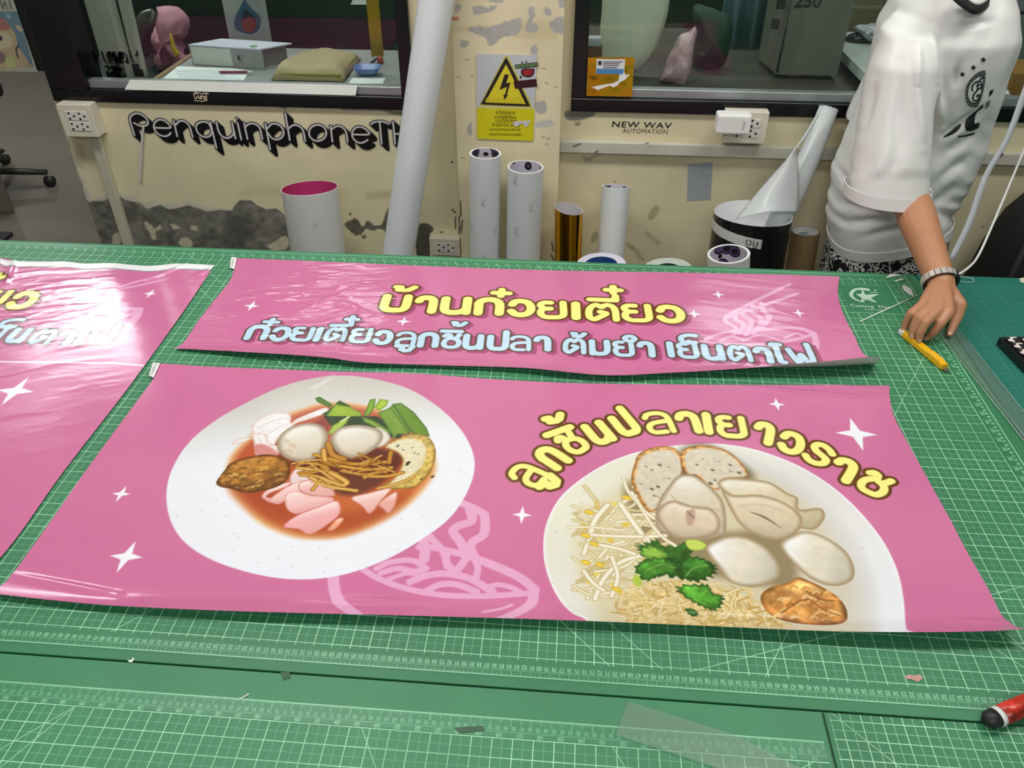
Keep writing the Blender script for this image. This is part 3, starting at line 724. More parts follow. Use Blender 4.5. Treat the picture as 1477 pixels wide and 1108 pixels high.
T2 += [(g, *S(*c5, [a, b])) for g, a, b in [('ต', (84, 252), (336, 258)), ('ม', (362, 268), (594, 274)), ('ย', (618, 282), (850, 286)), ('า', (872, 286), (1070, 294))]]
T2 += [(g, *S(*c6, [a, b])) for g, a, b in [('เ', (98, 238), (166, 240)), ('ย', (188, 248), (378, 252)), ('น', (404, 262), (602, 268)), ('ต', (624, 272), (838, 278)), ('า', (852, 284), (1022, 292)), ('โ', (1010, 292), (1140, 296)), ('ฟ', (1150, 296), (1388, 300))]]
M2 = mark_paths(up, [('๋', S(*c3, [(318, 93)])[0], 21, .03, .028), ('ี', S(*c3, [(938, 122)])[0], 13.5, .03, .026), ('๋', S(*c3, [(1033, 67)])[0], 18, .03, .026), ('ู', S(*c4, [(82, 300)])[0], 24, .03, .022),
                     ('ิ', S(*c4, [(504, 144)])[0], 13.5, .03, .02), ('้', S(*c4, [(568, 88)])[0], 20, .03, .019), ('้', S(*c5, [(254, 150)])[0], 20, .04, .02), ('ำ', S(*c5, [(800, 178)])[0], 24, .04, .028), ('็', S(*c6, [(280, 158)])[0], 12.5, .03, .026)], 1)
ink(up, letter_paths(up, T2, H2, W2), W2, BLU, BRN2, .0042, SHD, M2, .0125)
for p, r in (((363, 441.5), .022), ((582, 464), .019), ((1036, 425.5), .019), ((1001, 453.5), .019), ((1152, 452.5), .018)): star(up, p, r)

# ---------- lower banner print
lo = Sheet((-.86, .66, .002), (1, 0, 0), (0, 1, 0), 1.53, .68, .00095, PINK)
k = ((440, 700), 3.887)
for st, w in (([(158, 500), (164, 580), (190, 660), (260, 730), (300, 770)], 15), ([(330, 478), (420, 530), (560, 580), (760, 618), (1000, 625), (1260, 610)], 9), ([(985, 425), (1120, 480), (1220, 532), (1285, 590)], 13), ([(1285, 585), (1272, 660), (1210, 720), (1100, 790)], 14),
              ([(1160, 678), (1100, 705), (1000, 730)], 5), ([(870, 100), (940, 128), (1005, 165)], 11), ([(1005, 165), (1010, 215), (1000, 280), (940, 320), (930, 365), (965, 430)], 12), ([(920, 125), (935, 200), (860, 230), (830, 262), (870, 320), (910, 395)], 12),
              ([(700, 290), (745, 340), (775, 375), (790, 420), (800, 460)], 10), ([(640, 350), (700, 350), (810, 372), (960, 412)], 10), ([(660, 300), (672, 360), (668, 420)], 13), ([(800, 380), (790, 430), (830, 478)], 9), ([(905, 410), (880, 445), (850, 485)], 11), ([(960, 425), (968, 470), (960, 520)], 9),
              ([(425, 495), (520, 470), (600, 486), (660, 480)], 9), ([(400, 470), (480, 435), (600, 425), (680, 470)], 9), ([(590, 545), (680, 510), (800, 500), (930, 530), (1050, 600)], 11), ([(690, 590), (760, 560), (850, 560), (960, 600)], 10), ([(1020, 575), (1080, 562), (1150, 575), (1210, 605)], 8), ([(470, 530), (560, 500), (620, 500)], 7)):
    lo.stroke(S(*k, st), w, PALE, smooth=6)
for p, r in (((182.5, 803.5), .032), ((175, 713), .019), ((753, 743.5), .02), ((1120.5, 584), .0195), ((1235, 626.5), .046)): star(lo, p, r)

# plate one: pink noodle soup on a white rimmed plate
P1 = ((220, 520), 3.077)
rim = [(850, 70), (1000, 88), (1150, 135), (1290, 225), (1390, 340), (1430, 460), (1400, 580), (1320, 700), (1190, 800), (1040, 885), (880, 945), (720, 972), (560, 968), (400, 935), (250, 880), (140, 805), (80, 710), (62, 600), (85, 490), (160, 370), (280, 270), (420, 190), (560, 125), (700, 85)]
lo.poly(S(*P1, rim), (234, 237, 246), smooth=8, light=(0, -1), lcol=(203, 199, 192), dcol=(237, 240, 250))
lo.poly(S(*P1, [(850, 105), (1000, 125), (1150, 180), (1280, 300), (1330, 450), (1290, 600), (1120, 740), (900, 840), (700, 860), (500, 830), (330, 750), (240, 620), (260, 450), (400, 290), (620, 150)]), (238, 240, 250), smooth=6, soft=.03, alpha=.55, light=(0, -1), lcol=(212, 208, 202))
lo.poly(S(*P1, [(700, 205), (790, 190), (900, 195), (1010, 220), (1150, 290), (1240, 400), (1258, 490), (1210, 570), (1130, 650), (1010, 725), (860, 785), (720, 797), (600, 780), (480, 725), (390, 640), (330, 560), (340, 440), (430, 340), (520, 270)]), (190, 88, 48), smooth=6, soft=.007,
        edge=(226, 172, 116), ew=.020, light=(.3, 1), lcol=(200, 104, 44), dcol=(186, 92, 66))
lo.poly(S(*P1, [(360, 560), (480, 560), (620, 600), (760, 690), (1000, 640), (1120, 600), (1040, 690), (860, 760), (700, 770), (560, 720), (420, 640)]), (162, 62, 38), smooth=5, soft=.02, alpha=.7)
lo.poly(S(*P1, [(620, 450), (800, 380), (1050, 400), (1110, 450), (1000, 560), (840, 600), (660, 480)]), (92, 42, 36), smooth=4, soft=.008, alpha=.9)
lo.poly(S(*P1, [(520, 360), (640, 330), (760, 250), (820, 220), (770, 330), (640, 460), (540, 430)]), (120, 52, 40), smooth=4, soft=.01, alpha=.7)
# white fungus
for px in ([(440, 300), (470, 262), (540, 236), (610, 240), (616, 280), (640, 262), (720, 228), (770, 212), (780, 232), (700, 262), (632, 286), (600, 330), (560, 350), (540, 380), (500, 372), (480, 350), (448, 330)], [(445, 330), (500, 330), (520, 370), (556, 384), (560, 420), (500, 430), (460, 424), (450, 370)], [(350, 378), (380, 352), (440, 344), (432, 356), (390, 372)]):
    lo.poly(S(*P1, px), (240, 236, 238), smooth=4, edge=(222, 196, 186), ew=.006, noise=.06, nscale=160)
for a in ([(470, 300), (540, 270), (600, 260)], [(500, 340), (560, 300), (596, 286)], [(640, 272), (720, 244)], [(470, 350), (500, 400), (540, 425)]): lo.stroke(S(*P1, a), 1.2, (206, 186, 184), smooth=4, alpha=.7)
lo.poly(S(*P1, [(452, 380), (500, 376), (548, 404), (560, 424), (470, 428)]), (206, 120, 116), smooth=3, alpha=.8, soft=.004)
# spring greens
def leaf(pts, c1, c2, ew=.005): lo.poly(S(*P1, pts), c1, edge=c2, ew=ew, noise=.08, nscale=140)
leaf([(722, 170), (742, 164), (800, 198), (786, 212), (730, 186)], (86, 126, 44), (60, 92, 34))
leaf([(780, 225), (830, 180), (880, 205), (860, 260), (790, 262), (752, 240)], (62, 92, 30), (44, 66, 28))
leaf([(772, 250), (810, 196), (870, 206), (930, 236), (912, 278), (880, 262), (830, 262)], (150, 178, 46), (104, 138, 36))
leaf([(940, 238), (966, 176), (990, 172), (986, 210), (962, 246), (936, 250)], (128, 168, 50), (78, 116, 34))
leaf([(984, 212), (1010, 174), (1048, 178), (1040, 202), (1008, 226)], (170, 196, 60), (112, 148, 44))
leaf([(760, 250), (1000, 250), (1110, 330), (1100, 350), (800, 300)], (44, 62, 26), (36, 50, 24))
leaf([(1000, 234), (1048, 214), (1070, 196), (1150, 320), (1122, 332), (1090, 330), (1068, 356), (1062, 330)], (120, 156, 54), (72, 104, 36))
leaf([(1062, 196), (1104, 190), (1160, 230), (1216, 300), (1232, 340), (1160, 332), (1120, 280)], (104, 142, 44), (66, 96, 34))
leaf([(926, 250), (980, 268), (1050, 312), (1062, 330), (1010, 308), (940, 276)], (134, 168, 60), (86, 120, 40))
leaf([(776, 330), (800, 290), (880, 246), (860, 284), (800, 330)], (174, 198, 80), (104, 140, 44))
lo.stroke(S(*P1, [(1060, 215), (1140, 325)]), 1.2, (66, 96, 34)); lo.stroke(S(*P1, [(836, 274), (872, 252)]), 2.5, (222, 226, 170))
# fish balls
def ball(pts, hi=(246, 242, 240), mid=(224, 215, 200), low=(158, 138, 114), ld=(-.3, -1), ew=.014):
    lo.poly(S(*P1, pts), mid, smooth=6, edge=low, ew=ew, light=ld, lcol=hi, dcol=(204, 190, 168))
lo.poly(S(*P1, [(990, 300), (1040, 318), (1056, 352), (1020, 384), (980, 380)]), (226, 220, 210), smooth=4, edge=(180, 168, 150), ew=.006)
ball([(552, 372), (572, 330), (620, 296), (690, 280), (750, 292), (778, 330), (772, 380), (742, 424), (680, 452), (610, 444), (566, 414)])
for p in ((600, 400), (616, 378), (586, 356)): lo.stroke(S(*P1, [p, (p[0] + 16, p[1] + 8)]), 4, (206, 176, 146), alpha=.7, soft=.004)
ball([(790, 352), (820, 308), (880, 290), (950, 292), (1010, 312), (1022, 346), (996, 388), (930, 428), (870, 436), (816, 406)])
# fried fish cake slice
lo.poly(S(*P1, [(1030, 384), (1100, 344), (1160, 326), (1226, 344), (1256, 396), (1250, 460), (1220, 516), (1160, 566), (1100, 572), (1000, 572), (1050, 540), (1096, 500), (1110, 440), (1080, 408)]), (208, 178, 96), smooth=4, noise=.3, nscale=190, edge=(150, 112, 44), ew=.006)
lo.poly(S(*P1, [(1040, 384), (1100, 356), (1160, 352), (1206, 376), (1212, 430), (1186, 480), (1130, 524), (1060, 548), (1090, 510), (1116, 450), (1090, 408)]), (228, 218, 186), smooth=4, noise=.06, nscale=170, soft=.004)
for p, w in (((1086, 384), 3), ((1132, 458), 5), ((1128, 466), 4), ((1160, 416), 1.5), ((1110, 402), 1.5), ((1150, 392), 1.5), ((1176, 420), 1.5), ((1190, 530), 3), ((1240, 520), 4)): lo.stroke(S(*P1, [p, (p[0] + 6, p[1] - 4)]), w * .8, (70, 60, 44))
# pink rice noodles
def nood(pts, c1=(238, 196, 194), c2=(222, 150, 146), l=(248, 224, 222)): lo.poly(S(*P1, pts), c1, smooth=3, edge=c2, ew=.004, light=(-.2, -1), lcol=l, dcol=(226, 164, 164))
nood([(610, 520), (640, 480), (700, 480), (720, 540), (680, 580), (620, 560)], (226, 206, 208), (196, 150, 150))
nood([(486, 600), (520, 570), (610, 540), (600, 560), (520, 592), (508, 610), (546, 612), (530, 634), (496, 618)])
nood([(520, 620), (600, 560), (680, 532), (690, 560), (610, 610), (560, 640)])
nood([(590, 600), (640, 580), (700, 600), (800, 610), (790, 640), (700, 664), (640, 684), (596, 660)])
nood([(660, 540), (760, 530), (806, 580), (800, 606), (700, 600), (650, 575)], (230, 176, 172), (196, 130, 122))
nood([(580, 740), (640, 690), (740, 650), (820, 624), (834, 680), (780, 730), (700, 776), (650, 752)], (236, 172, 176), (220, 130, 130))
nood([(880, 612), (960, 590), (1060, 568), (1020, 620), (966, 684), (930, 650)], (236, 188, 182), (206, 132, 118))
nood([(1000, 640), (1040, 606), (1086, 584), (1080, 640), (1050, 682), (1020, 660)], (232, 168, 158), (200, 116, 96))
nood([(776, 756), (820, 704), (850, 708), (810, 752)], (240, 164, 130), (220, 130, 90))
# fried tofu lump
r_ = np.random.default_rng(5)
lo.poly(S(*P1, [(284, 540), (320, 490), (350, 456), (430, 430), (520, 420), (590, 440), (612, 486), (590, 540), (520, 574), (420, 590), (350, 572), (300, 562)]), (160, 106, 46), smooth=5, noise=.34, nscale=90, seed=3, edge=(96, 54, 22), ew=.009, light=(-.1, -1), lcol=(186, 130, 62), dcol=(122, 74, 30))
for i in range(46):
    t, q = r_.uniform(0, 6.28), r_.uniform(0, 1) ** .6; cx, cy = 450 + 140 * q * math.cos(t), 508 + 62 * q * math.sin(t)
    lo.stroke(S(*P1, [(cx - 12, cy + 4), (cx, cy - 4), (cx + 14, cy - 2)]), r_.uniform(1.8, 4.5), [(206, 152, 72), (186, 126, 52), (122, 76, 30), (226, 180, 100)][i % 4], smooth=3, alpha=.75, soft=.0008)
lo.stroke(S(*P1, [(330, 556), (420, 560), (520, 530), (600, 510)]), 2.5, (92, 54, 24), smooth=4, alpha=.7)
# crisp strips on top
for i, (a, w) in enumerate((([(720, 420), (790, 440), (900, 462), (1050, 452)], 5), ([(780, 372), (800, 420), (850, 440)], 7), ([(760, 400), (770, 450), (820, 470)], 6), ([(830, 470), (950, 486), (1060, 478)], 5), ([(840, 492), (940, 508), (1050, 490)], 4.5), ([(640, 478), (720, 488), (800, 500)], 4.5), ([(660, 510), (740, 520), (800, 560)], 5), ([(760, 470), (790, 520), (830, 556)], 9),
                             ([(700, 520), (780, 560), (906, 580)], 5), ([(710, 576), (740, 540), (760, 524)], 4.5), ([(1050, 456), (1058, 410)], 5), ([(790, 500), (860, 540), (850, 556)], 7), ([(940, 516), (1040, 516), (1110, 500)], 5), ([(650, 500), (700, 500), (760, 490)], 4), ([(1000, 570), (1090, 548), (1160, 520)], 4))):
    lo.stroke(S(*P1, a), w * 1.25, (120, 78, 30), smooth=5, alpha=.8)
    lo.stroke(S(*P1, a), w, ((214, 160, 66), (196, 140, 54), (226, 180, 92))[i % 3], smooth=5, edge=(158, 106, 40))
r_ = np.random.default_rng(21)
for i in range(34):
    x, y = r_.uniform(680, 1040), r_.uniform(440, 560)
    if y > 520 and x > 880: continue
    a, L = r_.normal(.12, .35), r_.uniform(20, 70); lo.stroke(S(*P1, [(x - L * math.cos(a), y - L * math.sin(a)), (x, y + r_.normal(0, 5)), (x + L * math.cos(a), y + L * math.sin(a))]), r_.uniform(2, 3.6), [(222, 172, 80), (188, 130, 48), (150, 98, 36), (236, 196, 112)][i % 4], smooth=4, edge=(120, 76, 28))
for p in ((1222, 176), (160, 372), (176, 580), (216, 668), (110, 690), (384, 788), (360, 770), (148, 816), (616, 830), (774, 882), (760, 944), (954, 920), (1106, 706), (1090, 842), (1390, 508), (1360, 490), (360, 846), (330, 690), (284, 622), (420, 250), (866, 130), (560, 880), (470, 900), (620, 914), (740, 830), (1200, 690)): lo.stroke(S(*P1, [p]), 1.1, (96, 92, 92), alpha=.8)

# plate two: clear noodle soup bowl, cut by the banner's edge
P2 = ((720, 540), 2.4617)
bowl = [(690, 250), (800, 250), (930, 275), (1080, 335), (1220, 430), (1340, 560), (1410, 690), (1438, 820), (1436, 930), (1420, 1010), (340, 1010), (310, 900), (255, 855), (200, 780), (165, 690), (157, 600), (172, 520), (220, 435), (310, 360), (420, 300), (550, 264)]
lo.poly(S(*P2, bowl), (226, 224, 222), smooth=8, edge=(244, 244, 250), ew=.006, light=(1, .6), lcol=(238, 240, 250), dcol=(230, 228, 212))
lo.poly(S(*P2, [(640, 258), (720, 262), (900, 300), (1080, 400), (1230, 540), (1320, 700), (1345, 850), (1320, 1000), (1230, 1000), (1250, 800), (1150, 560), (980, 400), (800, 320)]), (206, 204, 204), smooth=6, soft=.012, alpha=.5)
lo.poly(S(*P2, [(430, 400), (520, 330), (700, 300), (880, 340), (1050, 430), (1180, 560), (1262, 720), (1280, 860), (1240, 1000), (460, 1000), (330, 830), (280, 700), (270, 560), (330, 470)]), (212, 202, 172), smooth=6, soft=.022, light=(1, .3), lcol=(214, 206, 190), dcol=(222, 212, 178))
lo.poly(S(*P2, [(650, 265), (760, 255), (880, 330), (900, 372), (820, 380), (600, 370)]), (96, 82, 60), smooth=4, soft=.012, alpha=.75)
lo.poly(S(*P2, [(440, 420), (500, 380), (560, 500), (760, 560), (1010, 560), (1060, 720), (1000, 760), (700, 700), (520, 600)]), (126, 108, 74), smooth=4, soft=.012, alpha=.75)
# bean sprouts
r_ = np.random.default_rng(9)
for i in range(60):
    x, y = r_.uniform(270, 560), r_.uniform(430, 800); a = r_.choice([-.15, .05, .3, .9, 2.2, 2.6]) + r_.normal(0, .2); L = r_.uniform(50, 120); bnd = r_.normal(0, 14)
    if x < 300 and y > 720: continue
    pts = [(x - L * math.cos(a), y - L * math.sin(a) * .7), (x + bnd, y + bnd), (x + L * math.cos(a), y + L * math.sin(a) * .7)]
    pts = [(max(262, q), max(400, w)) for q, w in pts]
    lo.stroke(S(*P2, pts), r_.uniform(3.5, 6), [(222, 210, 168), (232, 222, 188), (206, 190, 142), (240, 234, 212)][i % 4], smooth=5, edge=(186, 166, 116))
for i in range(20): lo.stroke(S(*P2, [(r_.uniform(285, 540), r_.uniform(440, 780))] ), r_.uniform(4, 9), [(236, 208, 84), (226, 190, 60), (216, 184, 90)][i % 3], alpha=.9, soft=.002)
for a, w in (([(385, 465), (340, 520), (318, 590)], 9), ([(318, 590), (300, 640)], 7), ([(430, 462), (470, 520), (520, 590)], 9), ([(300, 570), (400, 576), (520, 578), (590, 574)], 6.5), ([(520, 580), (545, 610), (520, 650)], 6), ([(340, 800), (370, 730), (430, 670), (520, 640)], 8), ([(320, 600), (420, 620), (480, 640)], 7), ([(400, 650), (420, 720), (400, 790)], 7), ([(245, 545), (330, 545), (440, 556)], 4), ([(440, 370), (460, 420), (520, 490), (560, 520)], 5), ([(300, 700), (330, 740), (370, 770)], 7), ([(470, 420), (560, 560), (640, 620)], 5)):
    lo.stroke(S(*P2, a), w, (242, 236, 218), smooth=6, edge=(188, 170, 122))
for p in ((445, 438), (312, 490), (330, 602), (300, 668), (350, 676), (430, 776), (300, 572), (520, 662), (410, 764)): lo.stroke(S(*P2, [p, (p[0] + 14, p[1] + 4)]), 7, (238, 206, 72), edge=(200, 160, 44))
def b2(pts, hi, mid, low, ld=(-.5, -1), ew=.008, sm=6, noise=0.04, ns=90): lo.poly(S(*P2, pts), mid, smooth=sm, edge=low, ew=ew, light=ld, lcol=hi, dcol=tuple(.86 * v for v in mid), noise=noise, nscale=ns)
for pts in ([(500, 280), (560, 258), (620, 262), (648, 300), (650, 350), (620, 400), (580, 440), (560, 480), (530, 490), (500, 450), (470, 380), (480, 320)], [(644, 284), (680, 258), (750, 256), (820, 280), (870, 330), (880, 365), (800, 372), (780, 410), (740, 400), (700, 360), (656, 350)]):
    P = np.array(pts, float); lo.poly(S(*P2, P), (216, 160, 92), smooth=5, noise=.5, nscale=170, edge=(150, 96, 46), ew=.005)
    cc = P.mean(0); lo.poly(S(*P2, cc + (P - cc) * .9 + (4, 2)), (216, 206, 186), smooth=5, soft=.003, noise=.07, nscale=150)
for p, w in (((540, 340), 3), ((568, 322), 5), ((520, 328), 2.5), ((600, 330), 2), ((540, 408), 5), ((562, 400), 5), ((548, 432), 3), ((580, 426), 2), ((700, 322), 3), ((756, 340), 4.5), ((748, 388), 6), ((764, 376), 3.5), ((818, 322), 4), ((850, 350), 5), ((820, 345), 2.5), ((780, 310), 2), ((720, 300), 2), ((600, 370), 2), ((500, 390), 2.2), ((570, 440), 2.5), ((560, 434), 2)):
    lo.stroke(S(*P2, [p, (p[0] + 4, p[1] + 2)]), w * .75, (92, 90, 66), alpha=.85)
# dumplings
b2([(560, 470), (600, 400), (640, 360), (700, 364), (770, 420), (800, 470), (806, 560), (786, 575), (700, 592), (620, 580), (560, 545)], (240, 236, 226), (218, 206, 184), (164, 144, 114), (-.4, -1), .010)
b2([(560, 510), (574, 470), (620, 450), (690, 470), (752, 480), (784, 520), (770, 566), (690, 588), (610, 574)], (238, 228, 212), (220, 202, 178), (166, 142, 114), (0, -1), .010)
lo.stroke(S(*P2, [(610, 430), (650, 468), (720, 470), (780, 486)]), 1.6, (176, 156, 122), smooth=5, alpha=.8)
lo.poly(S(*P2, [(664, 492), (690, 480), (696, 510), (682, 540), (666, 530)]), (188, 158, 140), smooth=4, soft=.003); lo.stroke(S(*P2, [(668, 488), (690, 512)]), 1.6, (128, 96, 80))
b2([(780, 400), (800, 370), (880, 372), (960, 384), (1020, 420), (1060, 440), (1066, 480), (1140, 476), (1156, 510), (1120, 552), (1060, 548), (980, 560), (880, 480)], (240, 234, 220), (216, 202, 170), (166, 144, 108), (-.5, -1), .010)
b2([(790, 410), (830, 430), (930, 430), (1020, 460), (1074, 510), (1060, 560), (1000, 588), (930, 580), (860, 540), (820, 480)], (238, 230, 214), (220, 204, 176), (164, 142, 108), (-.3, -1), .010)
lo.stroke(S(*P2, [(890, 490), (940, 508), (1000, 546)]), 4, (120, 96, 70), smooth=4, taper=[.3, 1, .3], alpha=.85)
lo.stroke(S(*P2, [(850, 470), (900, 462), (960, 470), (1010, 490)]), 3, (200, 178, 146), smooth=4, alpha=.6, soft=.003)
# thin noodles
lo.poly(S(*P2, [(430, 790), (520, 745), (640, 740), (760, 750), (860, 790), (930, 850), (1000, 905), (900, 930), (520, 930), (440, 860)]), (222, 200, 146), smooth=5, soft=.010, noise=.22, nscale=140)
for i in range(260):
    x, y = r_.uniform(430, 1010), r_.uniform(735, 930)
    if y < 735 + abs(x - 640) * .12: continue
    a = r_.uniform(-1, 1) * 1.2 + .5; L = r_.uniform(18, 48); b_ = r_.normal(0, 16)
    lo.stroke(S(*P2, [(x - L * math.cos(a), y - L * math.sin(a)), (x + b_, y - b_ * .4), (x + L * math.cos(a), y + L * math.sin(a))]), r_.uniform(1.6, 3), [(236, 214, 150), (244, 230, 184), (216, 184, 110), (196, 158, 84), (250, 240, 206)][i % 5], smooth=5, edge=(188, 152, 88))
# fish balls
for pts in ([(732, 622), (770, 590), (820, 574), (880, 580), (940, 610), (985, 660), (998, 700), (980, 735), (900, 758), (820, 740), (780, 690)], [(998, 610), (1040, 572), (1090, 558), (1160, 580), (1230, 630), (1260, 690), (1250, 735), (1190, 754), (1120, 735), (1060, 690)]):
    b2(pts, (246, 246, 250), (226, 218, 200), (166, 146, 114), (-.9, -.35), .010)
# fried lump
lo.poly(S(*P2, [(928, 790), (960, 760), (1030, 740), (1060, 722), (1110, 740), (1160, 765), (1210, 800), (1236, 850), (1220, 890), (1150, 905), (1050, 895), (980, 870), (940, 830)]), (214, 152, 84), smooth=5, noise=.40, nscale=62, seed=12, edge=(150, 96, 44), ew=.009, light=(-.2, -1), lcol=(236, 190, 124), dcol=(196, 128, 62))
for i in range(60):
    t, q = r_.uniform(0, 6.28), r_.uniform(0, 1) ** .6; cx, cy = 1082 + 138 * q * math.cos(t), 818 + 66 * q * math.sin(t)
    lo.stroke(S(*P2, [(cx - 12, cy + 5), (cx, cy - 4), (cx + 12, cy + 2)]), r_.uniform(1.6, 4.5), [(240, 200, 138), (228, 172, 98), (176, 112, 54), (246, 212, 154), (196, 134, 70)][i % 5], smooth=3, alpha=.7, soft=.0008)
for a in ([(1000, 850), (1060, 810), (1100, 800)], [(1100, 800), (1150, 836), (1210, 860)], [(1090, 770), (1140, 800), (1190, 806)]): lo.stroke(S(*P2, a), 2.2, (136, 82, 40), smooth=4, alpha=.8)
# coriander
def cori(pts, c1, c2=(34, 78, 26)):
    P = cr(pts, 7, True); r = np.random.default_rng(len(pts)); c_ = P.mean(0); k = 1 + .10 * np.sin(np.arange(len(P)) * 1.9) + r.normal(0, .03, len(P))
    lo.poly(S(*P2, c_ + (P - c_) * k[:, None]), c1, edge=c2, ew=.005, noise=.35, nscale=110, light=(-.3, -1), lcol=tuple(min(255, v * 1.3) for v in c1), dcol=tuple(v * .75 for v in c1))
cori([(484, 612), (520, 606), (560, 590), (580, 610), (640, 612), (640, 604), (690, 610), (676, 660), (700, 650), (740, 664), (766, 690), (752, 720), (700, 738), (640, 726), (560, 716), (510, 728), (490, 690), (520, 650)], (46, 92, 32))
cori([(500, 640), (530, 610), (580, 626), (600, 650), (560, 668)], (128, 172, 66), (70, 120, 40))
cori([(484, 690), (520, 660), (580, 655), (628, 672), (630, 708), (570, 716), (520, 735)], (74, 140, 48))
cori([(640, 690), (650, 655), (700, 650), (752, 672), (764, 700), (720, 732), (670, 726)], (58, 116, 40))
cori([(628, 760), (690, 748), (740, 752), (760, 780), (796, 790), (790, 820), (760, 842), (720, 826), (670, 800)], (82, 150, 50))
cori([(660, 838), (690, 836), (706, 858), (684, 868)], (66, 110, 48))
lo.poly(S(*P2, [(660, 592), (700, 588), (736, 606), (720, 626), (676, 624)]), (196, 214, 100), smooth=4, edge=(140, 164, 60), ew=.003); lo.poly(S(*P2, [(472, 730), (490, 712), (508, 744), (488, 756)]), (178, 200, 76), smooth=4)
for a in ([(690, 752), (694, 800), (740, 824)], [(520, 700), (580, 676), (620, 690)], [(660, 720), (690, 690), (740, 680)]): lo.stroke(S(*P2, a), 1.3, (140, 186, 90), smooth=4, alpha=.8)
for p in ((190, 745), (255, 855), (300, 420), (200, 560), (1290, 620), (640, 640)): lo.stroke(S(*P2, [p]), 1.2, (110, 104, 96))
# arched lettering
k7, k8 = ((730, 580), 5.275), ((1010, 580), 5.093)
H3, W3 = .0665, .0168
T3 = [(g, *S(*k7, [a, b])) for g, a, b in [('ล', (112, 622), (222, 500)), ('ก', (280, 470), (416, 378)), ('ช', (428, 352), (572, 268)), ('น', (618, 260), (788, 208)), ('ป', (822, 196), (988, 150)), ('ล', (1050, 168), (1264, 148)), ('า', (1290, 160), (1478, 156))]]
T3 += [(g, *S(*k8, [a, b])) for g, a, b in [('เ', (12, 157), (92, 161)), ('ย', (116, 178), (340, 190)), ('า', (382, 212), (546, 250)), ('ว', (570, 278), (768, 328)), ('ร', (780, 342), (970, 430)), ('า', (960, 462), (1142, 536)), ('ช', (1180, 552), (1388, 655))]]
M3 = mark_paths(lo, [('ู', S(*k7, [(338, 622)])[0], 22, -.85, .026), ('ิ', S(*k7, [(398, 222)])[0], 17.5, -.34, .02), ('้', S(*k7, [(376, 138)])[0], 27, -.3, .022)], 1)
ink(lo, letter_paths(lo, T3, H3, W3), W3, YEL, BRN, .0056, None, M3, .0165)

# ---------- left banner print (the same artwork, not yet trimmed apart)
lf = Sheet((-2.15, .60, .002), (1, 0, 0), (0, 1, 0), 1.32, 1.12, .0012, PINK)
q = ((0, 380), 6.154)
for st, w in (([(1455, 108), (1200, 170), (1000, 235), (700, 300)], 3), ([(1470, 145), (1250, 195), (1020, 245)], 3), ([(700, 298), (640, 330), (600, 375), (650, 392), (690, 410)], 4.5), ([(700, 345), (760, 345), (800, 358), (760, 385), (700, 412)], 4.5), ([(880, 268), (850, 310), (930, 322), (960, 340), (900, 375), (800, 425)], 5.5), ([(970, 262), (1000, 290), (1050, 310), (1030, 345), (930, 385), (850, 440)], 5.5), ([(800, 290), (760, 325), (720, 340)], 3.5),
              ([(880, 405), (1000, 398), (1120, 402), (1220, 415)], 6), ([(1235, 412), (1215, 470), (1160, 540), (1100, 600)], 8.5), ([(500, 500), (700, 520), (900, 512), (1080, 480), (1225, 430)], 4.5), ([(480, 500), (560, 460), (700, 436), (850, 410)], 4), ([(960, 480), (1040, 450), (1110, 465), (1080, 485)], 4), ([(600, 490), (700, 462), (800, 480)], 4)):
    lf.stroke(S(*q, st), w, PALE, smooth=6)
TL = [(g, *S(*q, [a, b])) for g, a, b in [('ย', (-190, 312), (62, 318)), ('ว', (84, 326), (326, 330))]]
ink(lf, letter_paths(lf, TL, H1, W1), W1, YEL, BRN, .0052, SHD, mark_paths(lf, [('๋', S(*q, [(-40, 128)])[0], 26, .02, .036)], 1), .0175)
TL = [(g, *S(*q, [a, b])) for g, a, b in [('ย', (-170, 618), (46, 624)), ('น', (82, 636), (252, 640)), ('ต', (286, 648), (486, 652)), ('า', (508, 656), (660, 660)), ('โ', (672, 652), (778, 654)), ('ฟ', (788, 652), (1010, 652))]]
ink(lf, letter_paths(lf, TL, H2, W2), W2, BLU, BRN2, .0042, SHD, mark_paths(lf, [('็', S(*q, [(80, 540)])[0], 14, .02, .026)], 1), .0125)
for p, r in (((131.5, 406), .02), ((217, 424), .02), ((67, 431), .02), ((22, 564), .046)): star(lf, p, r)
lf.stroke([(-260, 516), (0, 522), (80, 523), (162, 524.3), (207, 528)], 2.0, (250, 246, 248))

# ---------- sheets as real, slightly curled surfaces
m_banner = mat('printed_vinyl', (0, 0, 0), 0.14, var=0.025, vscale=5, attr=True, spec=0.5, bump=0.10, bscale=42, bstretch=(1, 2.2, 1), bdist=0.0015)
def grey_back(m, col):
    nt = m.node_tree; n = nt.nodes; b = n['Principled BSDF']; src = b.inputs['Base Color'].links[0].from_socket
    ge = n.new('ShaderNodeNewGeometry'); mx = n.new('ShaderNodeMix'); mx.data_type = 'RGBA'
    nt.links.new(ge.outputs['Backfacing'], mx.inputs[0]); nt.links.new(src, mx.inputs[6]); mx.inputs[7].default_value = lin(col)
    nt.links.new(mx.outputs[2], b.inputs['Base Color'])
grey_back(m_banner, (214, 218, 215))
m_tab = mat('white_paper', (238, 238, 238), 0.6, var=0.03)
def resample(P, n):
    P = np.array(P, float); L = np.r_[0, np.cumsum(np.linalg.norm(np.diff(P, axis=0), axis=1))]; t = np.linspace(0, L[-1], n)
    return np.stack([np.interp(t, L, P[:, i]) for i in range(P.shape[1])], 1)
